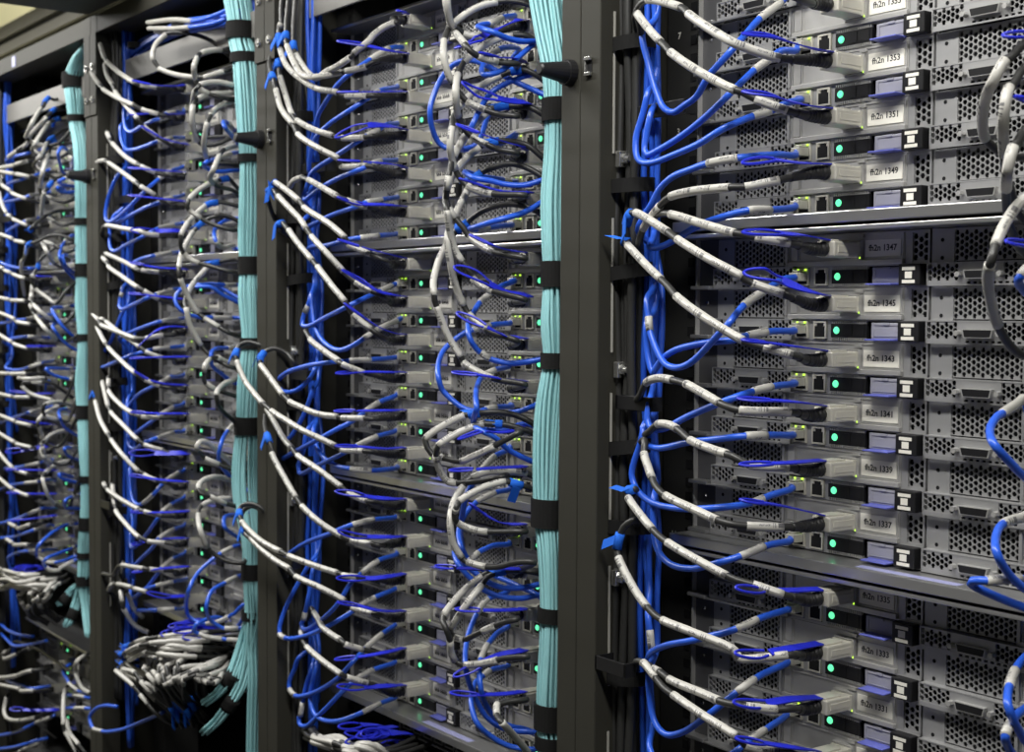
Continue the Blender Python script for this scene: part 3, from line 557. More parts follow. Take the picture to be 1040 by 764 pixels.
I|1014||-428.0,-33.0,-411.8c -428.8,-46.0,-412.3c -425.4,-78.0,-413.2b -432.9,-81.6,-413.0w -460.2,-94.2,-413.5w -463.9,-95.9,-413.3b -465.7,-96.9,-412.5w -480.9,-103.7,-411.6w -494.5,-109.7,-409.6w -516.9,-113.0,-404.9w -548.1,-113.0,-399.7w -553.7,-113.0,-397.4b -565.1,-113.0,-392.8w -588.2,-113.0,-379.7w -608.0,-112.9,-368.1w -622.2,-112.8,-359.9w -623.4,-112.8,-356.0b -629.6,-108.8,-351.2u -631.6,-103.2,-345.5b -624.6,-92.6,-340.9b -617.4,-80.2,-347.2b -602.3,-80.0,-355.9b -616.7,-64.0,-369.9b -626.3,-60.0,-405.9b -626.3,-58.0,-470.9b
I|1015||-428.0,-33.0,-453.7c -428.8,-46.0,-454.2c -427.9,-78.0,-449.0b -435.7,-81.0,-448.9w -466.2,-92.2,-449.0w -469.5,-94.0,-446.7b -472.9,-95.4,-445.5w -490.7,-102.9,-438.9w -513.9,-111.9,-431.5w -553.6,-113.0,-422.5w -593.8,-113.0,-413.1w -605.8,-113.0,-408.8b -614.8,-113.0,-406.3w -642.3,-112.9,-393.4w -665.9,-112.8,-380.0w -687.7,-112.5,-357.9w -691.2,-112.5,-352.7b -694.8,-109.9,-348.6u -700.0,-104.4,-340.4b -689.8,-96.6,-335.0b -679.7,-90.0,-336.9b -650.2,-70.4,-350.9b -630.5,-62.7,-386.9b -630.5,-60.7,-451.9b
I|1020||-428.0,-33.0,-510.9c -428.8,-46.0,-511.4c -420.4,-78.0,-503.4b -427.0,-81.7,-503.1w -446.8,-95.0,-494.3w -449.1,-98.0,-490.6b -451.4,-99.9,-488.8w -483.3,-109.0,-473.4w -551.4,-101.0,-462.5w -565.7,-99.0,-457.9b -571.8,-98.1,-455.4w -594.9,-95.1,-448.3w -643.0,-87.7,-425.4w -668.3,-83.8,-412.4w -677.5,-82.0,-405.6b -648.8,-64.9,-419.6b -629.6,-59.9,-455.6b -629.6,-57.9,-520.6b
I|1021||-428.0,-33.0,-552.8c -428.8,-46.0,-553.3c -409.4,-78.0,-549.4b -416.5,-81.3,-548.8w -442.1,-92.9,-546.9w -447.7,-95.5,-545.5b -452.6,-98.1,-543.5w -476.4,-110.6,-531.7w -516.8,-113.8,-516.1w -525.2,-113.7,-511.3b -531.6,-113.6,-508.1w -553.5,-113.1,-493.7w -594.9,-111.9,-462.6w -595.2,-111.7,-458.6b -605.1,-111.2,-447.3u -641.4,-97.6,-435.2b -665.3,-85.3,-422.7b -674.6,-80.0,-417.1b -648.6,-64.3,-431.1b -631.3,-60.6,-467.1b -631.3,-58.6,-532.1b
I|1022||-428.0,-33.0,-594.7c -428.8,-46.0,-595.2c -427.0,-78.0,-588.2b -443.6,-84.3,-588.7w -463.0,-91.4,-588.8w -466.5,-92.9,-587.8b -470.2,-94.3,-587.2w -505.4,-107.0,-582.1w -548.0,-114.4,-577.3w -563.6,-114.4,-575.3b -579.5,-114.5,-574.4w -626.7,-114.5,-568.1w -671.5,-114.2,-553.1w -674.1,-114.2,-550.1b -684.5,-110.9,-546.1u -692.8,-106.5,-539.6b -684.5,-100.7,-534.2b -668.4,-91.6,-536.8b -661.4,-75.6,-558.5b -648.1,-75.0,-572.4b -632.7,-59.5,-586.4b -622.4,-56.0,-622.4b -622.4,-54.0,-687.4b
I|1023||-428.0,-33.0,-636.6c -428.8,-46.0,-637.1c -407.7,-78.0,-625.0b -415.3,-81.4,-624.6w -440.7,-92.8,-621.1w -444.9,-95.4,-618.1b -447.7,-97.8,-614.3w -476.4,-111.3,-603.5w -528.9,-115.2,-598.2w -535.4,-115.2,-596.1b -544.2,-115.2,-592.3w -580.7,-115.1,-587.3w -618.9,-114.8,-578.9w -646.2,-114.5,-570.7w -656.4,-114.3,-568.8b -671.4,-110.7,-565.6u -698.0,-102.8,-556.3b -705.3,-95.7,-545.4b -694.6,-88.6,-539.0b -682.0,-80.0,-545.0b -644.7,-63.8,-559.0b -619.7,-59.7,-595.0b -619.7,-57.7,-660.0b
I|1024||-428.0,-33.0,-678.5c -428.8,-46.0,-679.0c -426.8,-78.0,-669.0b -427.6,-86.7,-666.0w -427.0,-109.5,-656.7w -435.6,-107.4,-655.7b -444.1,-105.5,-655.7w -476.0,-99.0,-656.6w -507.2,-92.7,-655.2w -529.3,-87.2,-649.5w -544.0,-83.9,-646.3w -552.0,-82.0,-643.7b -594.3,-62.2,-657.7b -622.5,-54.4,-693.7b -622.5,-52.4,-758.7b
I|1025||-428.0,-33.0,-720.4c -428.8,-46.0,-720.9c -419.0,-78.0,-704.0b -420.6,-84.3,-702.1w -426.4,-107.6,-693.1w -427.1,-111.2,-691.1b -427.2,-113.9,-689.1w -484.7,-104.5,-688.2w -543.6,-93.5,-685.1w -555.6,-90.7,-682.6b -565.0,-88.1,-679.4w -574.9,-84.1,-673.3w -578.8,-82.0,-670.0b -603.6,-63.2,-684.0b -620.1,-56.5,-720.0b -620.1,-54.5,-785.0b
E|1000||-478.6,-11.0,2.7e -464.5,-14.0,1.3e -453.9,-38.4,-4.8w -450.6,-63.7,-19.8w -458.0,-84.3,-35.8e -493.3,-81.5,-44.3e -522.1,-79.1,-57.5e -545.3,-77.2,-71.9e -552.5,-76.2,-81.4e -561.8,-75.2,-94.4e -567.7,-74.0,-113.0e -586.1,-58.1,-127.0e -598.4,-54.2,-163.0e -608.4,-44.2,-228.0e -628.4,-34.0,-288.0e
E|1001||-478.6,-11.0,-39.2e -475.7,-14.0,-41.4e -454.9,-45.5,-50.5e -452.9,-52.6,-53.1w -446.3,-66.2,-61.1w -441.7,-76.6,-66.7e -448.2,-89.8,-77.0e -475.1,-87.9,-81.1e -511.5,-84.9,-88.1e -542.2,-81.8,-97.7e -559.4,-78.5,-112.3e -573.3,-74.0,-131.9e -588.9,-58.2,-145.9e -599.4,-54.5,-181.9e -609.4,-44.5,-246.9e -629.4,-34.0,-306.9e
E|1002||-478.6,-11.0,-81.1e -475.5,-14.0,-82.9e -462.4,-35.0,-86.9e -454.2,-51.7,-95.0w -448.0,-70.9,-104.1w -442.3,-83.7,-111.1e -501.2,-80.9,-123.1e -562.3,-76.9,-136.9e -576.6,-75.3,-151.6e -588.4,-74.0,-165.0e -597.2,-58.3,-179.0e -603.1,-54.5,-215.0e -613.1,-44.5,-280.0e -633.1,-34.0,-340.0e
E|1003||-478.6,-11.0,-123.0e -476.9,-14.0,-123.9e -450.9,-48.8,-129.5e -449.7,-51.5,-130.1w -440.1,-70.7,-135.9w -431.9,-84.1,-141.5e -467.2,-86.6,-146.4e -516.2,-82.3,-152.7e -560.3,-78.0,-161.6e -581.1,-75.9,-166.4e -579.0,-74.0,-158.4e -593.2,-56.4,-144.4e -602.7,-50.9,-108.4e -612.7,-40.9,-43.4e -632.7,-34.0,16.6e
E|1004||-478.6,-11.0,-164.9e -475.1,-14.0,-166.2e -450.8,-48.1,-172.0e -449.9,-50.3,-172.7w -439.0,-76.1,-177.5w -443.6,-84.8,-181.8e -506.9,-79.7,-187.3e -560.0,-76.2,-195.6e -584.9,-74.9,-199.0e -587.3,-74.0,-190.0e -593.2,-58.5,-176.0e -597.1,-55.0,-140.0e -607.1,-45.0,-75.0e -627.1,-34.0,-15.0e
E|1005||-478.6,-11.0,-206.8e -478.2,-14.0,-207.7e -441.6,-56.2,-212.5e -430.7,-88.4,-216.6w -462.3,-85.5,-217.3e -521.2,-79.6,-221.4e -575.3,-74.0,-223.7e -591.6,-57.9,-237.7e -602.5,-53.8,-273.7e -612.5,-43.8,-338.7e -632.5,-34.0,-398.7e
E|1010||-478.6,-11.0,-264.0e -479.6,-14.0,-264.8e -474.8,-21.0,-266.2e -473.3,-22.9,-266.8w -457.2,-47.6,-273.3w -452.9,-61.9,-278.1e -449.9,-88.7,-288.9e -512.7,-84.3,-302.6e -565.1,-80.5,-313.8e -580.2,-79.5,-312.2e -580.9,-78.3,-304.8e -578.0,-77.1,-297.6w -572.5,-75.6,-289.6w -570.9,-74.0,-280.7e -587.2,-57.3,-266.7e -598.0,-52.6,-230.7e -608.0,-42.6,-165.7e -628.0,-34.0,-105.7e
E|1011||-478.6,-11.0,-305.9e -466.3,-14.0,-303.8e -459.0,-24.6,-306.3w -441.0,-65.1,-318.3w -434.0,-82.6,-326.0w -452.5,-87.2,-334.7e -483.1,-85.2,-339.4e -510.9,-83.3,-335.3e -536.4,-81.1,-324.5e -552.4,-78.8,-309.8e -562.6,-75.9,-290.5e -567.9,-74.0,-278.0e -589.6,-58.4,-264.0e -604.0,-54.8,-228.0e -614.0,-44.8,-163.0e -634.0,-34.0,-103.0e
E|1012||-478.6,-11.0,-347.8e -479.3,-14.0,-348.6e -470.9,-51.2,-350.1w -477.6,-74.7,-351.3w -496.9,-91.0,-353.7e -560.0,-88.2,-360.6e -615.5,-85.3,-371.7e -636.7,-83.6,-382.6e -629.5,-82.2,-391.5e -602.3,-80.0,-391.7e -579.9,-77.7,-383.0e -566.9,-75.6,-373.5e -560.6,-74.0,-365.3e -586.8,-55.5,-351.3e -604.3,-49.0,-315.3e -614.3,-39.0,-250.3e -634.3,-34.0,-190.3e
E|1013||-478.6,-11.0,-389.7e -477.5,-14.0,-392.2e -478.1,-35.4,-399.0w -484.2,-51.2,-409.9w -491.4,-64.9,-421.5e -499.7,-75.8,-428.5e -524.9,-83.5,-440.4e -594.0,-80.4,-462.1e -644.9,-78.6,-477.3e -658.8,-78.2,-474.8e -639.7,-77.1,-458.8e -617.4,-76.3,-447.8e -585.2,-74.9,-418.4e -564.3,-74.0,-388.6e -584.7,-55.2,-374.6e -598.2,-48.4,-338.6e -608.2,-38.4,-273.6e -628.2,-34.0,-213.6e
E|1014||-478.6,-11.0,-431.6e -479.0,-14.0,-433.3e -466.6,-45.7,-437.0w -466.1,-71.5,-445.9w -474.6,-84.1,-454.5e -546.6,-79.6,-475.9e -579.7,-77.9,-487.2e -592.1,-77.4,-488.4e -595.3,-76.7,-480.6e -584.8,-75.2,-459.8e -579.4,-74.0,-437.8e -589.2,-56.0,-423.8e -595.7,-50.0,-387.8e -605.7,-40.0,-322.8e -625.7,-34.0,-262.8e
E|1015||-478.6,-11.0,-473.5e -472.8,-14.0,-474.4e -440.8,-68.2,-471.5w -459.0,-83.3,-470.4w -509.5,-79.4,-469.5e -542.6,-76.8,-460.1e -555.5,-75.4,-450.3e -563.5,-74.0,-436.9e -586.0,-56.9,-422.9e -601.0,-51.8,-386.9e -611.0,-41.8,-321.9e -631.0,-34.0,-261.9e
E|1020||-478.6,-11.0,-530.7e -478.2,-14.0,-532.3e -456.5,-56.1,-529.1w -448.6,-87.4,-531.2w -506.2,-85.6,-549.4e -567.8,-81.3,-568.1e -608.5,-78.1,-584.4e -633.0,-75.8,-597.5e -620.9,-74.0,-603.3e -606.6,-58.1,-617.3e -597.1,-54.2,-653.3e -607.1,-44.2,-718.3e -627.1,-34.0,-778.3e
E|1021||-478.6,-11.0,-572.6e -474.2,-14.0,-574.5e -464.5,-45.0,-577.8w -464.2,-67.4,-590.0w -462.3,-80.6,-597.9e -477.3,-89.6,-623.5e -520.0,-86.9,-650.1e -552.5,-85.0,-666.4e -571.3,-84.0,-670.1e -576.2,-83.3,-664.9e -571.7,-82.7,-660.1w -569.7,-81.5,-650.7w -565.3,-78.1,-627.0e -564.5,-74.0,-600.9e -585.9,-57.9,-586.9e -600.1,-53.7,-550.9e -610.1,-43.7,-485.9e -630.1,-34.0,-425.9e
E|1022||-478.6,-11.0,-614.5e -478.3,-14.0,-615.9e -475.5,-41.7,-621.6w -483.8,-57.4,-631.6w -488.7,-69.9,-640.2e -508.7,-86.7,-656.2e -554.6,-90.1,-675.0e -590.6,-92.6,-684.8e -590.9,-97.6,-683.2w -603.8,-97.7,-681.3w -605.6,-96.8,-673.0e -599.5,-90.3,-646.7e -586.5,-80.3,-616.5e -575.8,-74.0,-597.2e -586.4,-55.4,-583.2e -593.5,-48.8,-547.2e -603.5,-38.8,-482.2e -623.5,-34.0,-422.2e
E|1023||-478.6,-11.0,-656.4e -478.1,-14.0,-657.9e -464.1,-39.9,-661.9w -459.0,-64.8,-674.3w -451.5,-86.5,-686.0e -488.9,-83.7,-711.7e -546.0,-80.5,-740.6e -590.1,-78.5,-756.3e -602.6,-78.0,-758.2w -618.4,-77.1,-754.2w -620.0,-76.3,-744.7e -608.6,-74.9,-727.0e -603.3,-74.0,-715.0e -603.8,-55.4,-701.0e -604.1,-48.8,-665.0e -614.1,-38.8,-600.0e -634.1,-34.0,-540.0e
E|1024||-478.6,-11.0,-698.3e -477.5,-14.0,-700.7e -471.8,-45.9,-703.7w -476.9,-65.2,-712.3w -476.0,-78.9,-720.1e -536.4,-80.8,-765.3e -575.8,-78.8,-789.0e -591.3,-78.2,-789.2e -593.3,-77.5,-782.0e -590.1,-77.4,-779.8w -586.2,-76.2,-762.6w -578.8,-74.9,-739.5e -567.7,-74.0,-718.9e -587.0,-58.9,-704.9e -599.9,-55.9,-668.9e -609.9,-45.9,-603.9e -629.9,-34.0,-543.9e
E|1025||-478.6,-11.0,-740.2e -475.4,-14.0,-741.1e -457.7,-46.8,-739.6w -452.8,-71.9,-744.0w -478.3,-84.2,-757.1e -527.4,-81.3,-769.1e -553.3,-79.5,-766.6e -564.8,-77.7,-753.3e -563.5,-76.3,-740.0e -557.2,-74.0,-714.6e -579.9,-57.8,-700.6e -595.1,-53.6,-664.6e -605.1,-43.6,-599.6e -625.1,-34.0,-539.6e
I|1101||-209.0,-33.0,-19.4c -209.8,-46.0,-19.9c -209.9,-78.0,-33.5w -222.1,-97.2,-31.8w -222.2,-101.0,-29.1b -224.1,-106.6,-26.4w -220.1,-114.6,-20.0w -212.5,-122.0,-5.0w -232.8,-109.2,10.2w -238.0,-86.6,23.2b -237.0,-40.0,29.8b
I|1102||-209.0,-33.0,-61.3c -209.8,-46.0,-61.8c -162.9,-78.0,-66.1b -168.3,-95.3,-65.8w -172.6,-114.7,-61.8w -172.3,-123.8,-57.8b -180.5,-123.4,-51.1w -239.8,-97.2,-24.9w -252.2,-91.5,-18.8b -276.2,-77.9,-3.5w -315.1,-56.0,21.9w -340.6,-40.0,40.8w
I|1103||-209.0,-33.0,-103.2c -209.8,-46.0,-103.7c -162.4,-78.0,-114.3b -178.9,-87.4,-111.5b -189.4,-93.7,-107.2w -205.3,-103.8,-98.3w -210.1,-109.7,-90.2b -213.0,-116.0,-80.6w -211.5,-123.8,-68.0w -213.5,-125.2,-54.4w -226.3,-116.3,-39.7w -227.6,-114.3,-36.8b -231.2,-109.4,-29.4b -232.4,-107.1,-26.2w -227.8,-93.4,-13.3w -220.1,-80.3,-4.1w -208.4,-66.5,0.1w -201.9,-59.1,0.9b -193.5,-49.5,-0.7b -189.6,-44.5,-2.9b -187.1,-40.0,-5.8b -140.0,-30.1,-19.8b -93.0,-20.2,-50.8b -93.0,-17.2,-115.8b
I|1104||-209.0,-33.0,-145.1c -209.8,-46.0,-145.6c -162.1,-78.0,-148.0b -177.2,-88.4,-144.4b -185.4,-94.7,-139.8w -197.6,-104.4,-132.0w -201.2,-111.0,-123.5b -200.4,-117.3,-114.3w -188.5,-128.0,-94.6w -206.4,-113.8,-73.8w -208.1,-110.4,-69.5b -211.0,-105.4,-63.0b -211.5,-103.6,-60.9w -209.5,-90.6,-49.2w -203.9,-76.1,-38.9w -194.0,-59.6,-32.5w -191.9,-56.7,-32.4b -186.2,-48.4,-33.3b -182.6,-40.0,-37.9b -143.3,-28.1,-51.9b -104.0,-16.2,-82.9b -104.0,-13.2,-147.9b
I|1105||-209.0,-33.0,-187.0c -209.8,-46.0,-187.5c -149.3,-78.0,-188.1b -174.5,-90.1,-186.5b -188.6,-96.8,-184.1w -203.6,-104.6,-177.3w -209.8,-111.0,-167.3b -208.5,-118.7,-153.1w -202.5,-124.8,-141.7w -205.4,-121.0,-123.9w -212.3,-114.9,-114.0b -214.2,-110.1,-107.2b -215.1,-107.7,-103.7w -207.4,-87.2,-82.1w -195.2,-72.0,-71.9w -194.0,-70.6,-70.9b -188.7,-65.1,-68.5u -181.4,-58.0,-66.9u -179.5,-56.3,-67.0b -171.3,-46.8,-72.7b -167.6,-40.0,-78.7b -131.6,-32.2,-92.7b -95.5,-24.4,-123.7b -95.5,-21.4,-188.7b
I|1110||-209.0,-33.0,-244.2c -209.8,-46.0,-244.7c -148.7,-78.0,-246.0b -174.3,-89.8,-241.3b -187.0,-96.0,-236.1w -201.0,-104.6,-224.7w -203.6,-108.9,-216.7b -209.4,-114.1,-207.9w -212.9,-119.3,-198.0w -211.8,-122.8,-190.8b -206.6,-125.8,-184.5b -204.3,-126.9,-182.2w -201.4,-127.1,-169.5w -204.0,-123.9,-164.2b -209.6,-117.5,-153.4b -210.0,-115.8,-150.8w -212.6,-106.2,-136.2w -208.8,-92.1,-117.9w -200.9,-79.0,-103.9w -198.2,-76.6,-102.7b -192.3,-71.6,-101.1u -187.2,-67.6,-101.0u -180.1,-61.9,-102.2b -172.1,-55.3,-103.1b -165.2,-48.0,-108.2b -159.1,-40.0,-115.0b -129.3,-28.5,-129.0b -99.4,-16.9,-160.0b -99.4,-13.9,-225.0b
I|1111||-209.0,-33.0,-286.1c -209.8,-46.0,-286.6c -148.3,-78.0,-284.0b -174.3,-89.5,-277.8b -187.6,-95.4,-273.4w -198.1,-101.8,-264.0w -201.2,-107.4,-252.9b -207.2,-113.9,-240.4w -205.3,-122.8,-220.9w -200.0,-129.7,-201.7w -209.8,-125.2,-193.5b -215.3,-121.8,-187.4b -217.0,-119.9,-184.1w -221.1,-108.7,-165.6w -216.2,-96.1,-148.9w -208.3,-86.5,-139.1w -205.5,-83.6,-136.4b -199.1,-78.8,-134.7u -193.8,-74.9,-134.0u -186.2,-69.5,-134.3b -171.8,-58.4,-138.8b -162.6,-46.4,-150.6b -158.6,-40.0,-157.3b -126.9,-27.6,-171.3b -95.3,-15.3,-202.3b -95.3,-12.3,-267.3b
I|1112||-209.0,-33.0,-328.0c -209.8,-46.0,-328.5c -160.3,-78.0,-322.3b -192.5,-89.3,-312.8w -209.8,-98.1,-297.8w -211.4,-99.3,-295.3b -212.8,-101.5,-290.3w -214.9,-110.0,-270.2w -209.6,-119.8,-246.7w -209.6,-122.8,-228.2w -215.5,-116.0,-216.4w -218.7,-105.6,-199.5w -219.7,-91.2,-176.6w -220.4,-88.4,-172.0b -218.9,-85.6,-168.1u -214.1,-80.5,-162.5u -210.9,-78.0,-160.7b -191.7,-65.4,-155.1b -175.8,-55.2,-159.4b -163.7,-45.5,-168.5b -158.4,-40.0,-174.8b -126.6,-34.9,-188.8b -94.8,-29.9,-219.8b -94.8,-26.9,-284.8b
I|1113||-209.0,-33.0,-369.9c -209.8,-46.0,-370.4c -147.4,-78.0,-362.6b -176.9,-87.2,-359.3b -192.9,-92.4,-355.0w -215.0,-100.4,-344.1w -215.3,-101.4,-341.5b -215.5,-102.4,-339.0w -225.1,-110.5,-320.1w -228.7,-122.0,-291.0w -228.9,-124.2,-285.3b -227.1,-125.8,-280.9w -234.6,-122.0,-268.2w -240.5,-115.1,-255.2w -243.3,-108.0,-242.2w -241.6,-97.7,-224.7w -239.8,-94.7,-220.2b -238.3,-92.9,-217.6u -229.5,-85.8,-209.4u -228.2,-84.4,-207.5b -217.5,-76.3,-198.7b -196.8,-64.6,-193.0b -177.1,-53.9,-196.1b -164.8,-45.8,-203.3b -157.9,-40.0,-210.2b -126.1,-34.6,-224.2b -94.2,-29.2,-255.2b -94.2,-26.2,-320.2b
I|1114||-209.0,-33.0,-411.8c -209.8,-46.0,-412.3c -155.2,-78.0,-408.0b -168.2,-86.8,-416.7b -186.2,-98.5,-428.2w -195.7,-104.0,-433.1w -205.4,-109.5,-438.0w -215.9,-114.6,-436.8b -222.6,-117.8,-435.9w -225.7,-119.6,-434.4w -234.2,-123.8,-432.1b -236.1,-127.2,-426.4b -239.5,-128.0,-418.9w -230.6,-112.6,-405.5w -217.4,-96.7,-395.3w -214.8,-94.1,-394.8b -210.6,-90.0,-393.6u -202.8,-82.4,-392.4b -194.5,-74.2,-391.6b -182.0,-61.3,-394.5b -172.8,-49.2,-401.7b -168.0,-40.0,-409.4b -135.8,-30.8,-423.4b -103.7,-21.6,-454.4b -103.7,-18.6,-519.4b
I|1115||-209.0,-33.0,-453.7c -209.8,-46.0,-454.2c -180.1,-78.0,-451.5b -193.5,-86.9,-456.1b -216.0,-100.7,-460.0b -228.1,-107.9,-460.1w -231.7,-116.3,-447.7w -225.6,-124.2,-432.9w -220.4,-126.9,-427.6b -216.9,-127.4,-422.9w -209.7,-108.3,-410.6w -197.8,-88.2,-402.3w -196.3,-86.1,-402.4b -191.5,-79.4,-402.7b -190.0,-77.4,-402.7u -184.2,-69.1,-403.6b -172.8,-50.7,-410.6b -167.9,-40.0,-417.1b -134.1,-28.8,-431.1b -100.4,-17.6,-462.1b -100.4,-14.6,-527.1b
I|1120||-209.0,-33.0,-510.9c -209.8,-46.0,-511.4c -146.0,-78.0,-499.6b -163.6,-95.8,-500.9b -177.3,-108.5,-500.7w -191.1,-122.3,-493.8w -190.9,-126.0,-488.7b -184.2,-130.0,-481.3w -180.2,-131.7,-477.6w -182.2,-129.3,-475.6b -184.4,-125.9,-472.7w -179.8,-101.2,-460.6w -172.7,-80.6,-455.5w -171.2,-76.7,-456.3b -169.2,-70.3,-458.4u -165.5,-58.9,-462.0b -163.9,-49.0,-467.6b -163.1,-40.0,-473.3b -135.1,-34.0,-487.3b -107.1,-28.0,-518.3b -107.1,-25.0,-583.3b
I|1121||-209.0,-33.0,-552.8c -209.8,-46.0,-553.3c -131.4,-78.0,-526.3b -146.2,-86.9,-527.9b -162.2,-96.5,-533.5b -173.0,-102.5,-534.5w -190.0,-112.0,-531.5w -192.8,-113.8,-530.0b -194.2,-115.5,-527.5w -196.5,-123.5,-513.5w -196.3,-127.1,-493.0w -211.3,-113.0,-476.4w -213.5,-100.8,-462.9w -212.3,-96.3,-458.6b -210.6,-92.0,-454.8w -203.4,-83.1,-450.2w -194.6,-73.8,-448.4w -175.2,-52.5,-450.5w -172.0,-47.7,-453.3b -167.4,-40.0,-458.4b -137.1,-27.2,-472.4b -106.9,-14.4,-503.4b -106.9,-11.4,-568.4b
I|1122||-209.0,-33.0,-594.7c -209.8,-46.0,-595.2c -157.6,-78.0,-584.5b -169.5,-84.7,-589.0b -183.9,-93.7,-596.9w -201.3,-105.3,-608.0b -203.4,-106.9,-608.7w -211.2,-111.6,-607.4w -214.6,-113.9,-605.8b -210.5,-116.7,-599.5b -206.7,-118.2,-596.0w -188.2,-113.0,-570.5w -190.5,-94.7,-555.3w -192.1,-87.4,-548.7b -188.4,-80.7,-545.3b -187.0,-78.6,-544.4u -182.5,-72.5,-543.1u -180.1,-69.5,-542.6b -171.4,-58.6,-542.8b -163.5,-48.7,-544.6b -158.0,-40.0,-549.8b -132.3,-31.0,-563.8b -106.6,-22.0,-594.8b -106.6,-19.0,-659.8b
I|1123||-209.0,-33.0,-636.6c -209.8,-46.0,-637.1c -140.6,-78.0,-616.4b -162.8,-89.3,-621.2b -177.8,-97.0,-627.0w -199.7,-107.8,-632.5w -202.4,-109.0,-632.9b -208.5,-112.6,-629.8w -209.6,-116.4,-622.4w -202.9,-122.5,-607.5w -201.3,-128.9,-593.6b -209.6,-126.1,-589.8b -214.7,-122.3,-585.8w -213.9,-109.2,-571.6w -209.4,-96.9,-559.4w -202.6,-85.4,-549.3w -199.9,-81.9,-546.7b -194.4,-76.4,-544.5b -193.0,-75.0,-543.8u -186.4,-68.8,-542.1u -184.1,-66.5,-541.4b -173.8,-56.8,-541.7b -164.6,-47.8,-542.9b -158.1,-40.0,-547.2b -130.5,-32.2,-561.2b -103.0,-24.4,-592.2b -103.0,-21.4,-657.2b
I|1124||-209.0,-33.0,-678.5c -209.8,-46.0,-679.0c -142.2,-78.0,-657.4b -146.3,-95.0,-657.4b -147.6,-103.2,-658.5b -148.2,-106.1,-658.5w -134.4,-116.7,-663.4w -123.2,-122.0,-664.1b -114.5,-125.6,-663.8w -127.5,-102.5,-683.2w -148.2,-69.9,-710.7w -157.8,-56.2,-723.5b -168.4,-40.0,-738.5b -133.5,-32.1,-752.5b -98.6,-24.2,-783.5b -98.6,-21.2,-848.5b
E|1100||-259.6,-11.0,2.7e -252.1,-14.0,1.1e -230.6,-44.4,-8.2e -228.6,-47.4,-9.5w -214.8,-73.0,-20.6w -210.3,-82.4,-23.2e -205.5,-91.6,-26.7e -188.7,-99.2,-32.4e -169.5,-100.7,-38.6e -170.5,-81.8,-42.2e -170.3,-66.5,-43.1e -169.8,-52.9,-41.6e -169.6,-42.0,-41.3e -136.2,-35.0,-55.3e -102.7,-28.0,-86.3e -102.7,-25.0,-151.3e
E|1101||-259.6,-11.0,-39.2e -245.1,-14.0,-33.5e -226.6,-47.1,-38.4e -223.1,-56.0,-42.5w -216.2,-70.3,-50.3w -196.4,-93.5,-68.1e -174.6,-104.3,-77.6e -171.3,-93.1,-74.5e -171.6,-74.7,-62.1e -173.4,-51.7,-44.4e -173.8,-42.0,-37.0e -135.2,-33.0,-51.0e -96.5,-23.9,-82.0e -96.5,-20.9,-147.0e
E|1102||-259.6,-11.0,-81.1e -249.0,-14.0,-84.1e -251.3,-18.9,-84.9e -253.3,-24.1,-87.2w -256.3,-31.7,-90.2w -256.8,-41.1,-97.5e -245.7,-64.8,-131.9e -253.6,-72.0,-135.6e -267.8,-82.9,-135.1e -274.3,-89.6,-129.8e -270.8,-100.5,-115.5e -265.2,-106.5,-99.9e -267.7,-101.8,-87.6e -265.6,-94.0,-69.0e -254.4,-86.0,-54.9e -238.1,-79.9,-52.7e -225.0,-75.0,-56.1e -207.5,-67.0,-66.2e -197.3,-61.9,-73.3e -165.3,-46.5,-90.2e -156.7,-42.0,-95.1e -130.9,-33.0,-109.1e -105.1,-24.0,-140.1e -105.1,-21.0,-205.1e
E|1103||-259.6,-11.0,-123.0e -248.7,-14.0,-117.2e -237.5,-45.0,-131.2w -241.6,-62.8,-134.7w -244.0,-73.8,-136.6e -245.7,-82.1,-138.4e -200.9,-102.2,-122.8e -205.2,-76.4,-87.6e -190.8,-58.8,-75.1e -179.9,-48.1,-70.4e -173.4,-42.0,-68.1e -134.4,-33.0,-82.1e -95.5,-23.9,-113.1e -95.5,-20.9,-178.1e
E|1104||-259.6,-11.0,-164.9e -248.2,-14.0,-164.3e -243.2,-25.9,-166.0w -237.4,-38.3,-165.2w -232.7,-70.5,-163.6e -229.8,-88.9,-161.4e -193.9,-100.7,-170.9e -186.7,-87.5,-173.1e -181.8,-78.7,-175.6e -170.9,-61.9,-176.4e -162.5,-48.7,-171.9e -157.9,-42.0,-169.9e -128.0,-32.5,-183.9e -98.0,-23.1,-214.9e -98.0,-20.1,-279.9e
E|1105||-259.6,-11.0,-206.8e -254.5,-14.0,-207.8e -244.3,-33.0,-209.7e -234.5,-57.8,-213.1w -230.1,-75.2,-216.2w -227.7,-84.7,-216.2e -199.2,-96.8,-215.7e -171.5,-92.0,-210.6e -163.8,-67.0,-202.5e -161.2,-50.3,-193.4e -159.7,-42.0,-189.0e -129.9,-30.4,-203.0e -100.1,-18.8,-234.0e -100.1,-15.8,-299.0e
E|1110||-259.6,-11.0,-264.0e -249.4,-14.0,-264.2e -240.4,-40.3,-271.3e -236.9,-54.1,-278.1w -233.7,-68.3,-286.7w -226.8,-80.1,-295.8e -217.3,-92.9,-306.0e -200.4,-102.9,-320.9e -201.5,-94.5,-331.1e -195.2,-83.4,-340.2w -182.1,-69.5,-344.5e -172.3,-59.5,-343.3e -161.9,-48.4,-340.7e -155.9,-42.0,-339.3e -126.4,-32.3,-353.3e -96.9,-22.6,-384.3e -96.9,-19.6,-449.3e
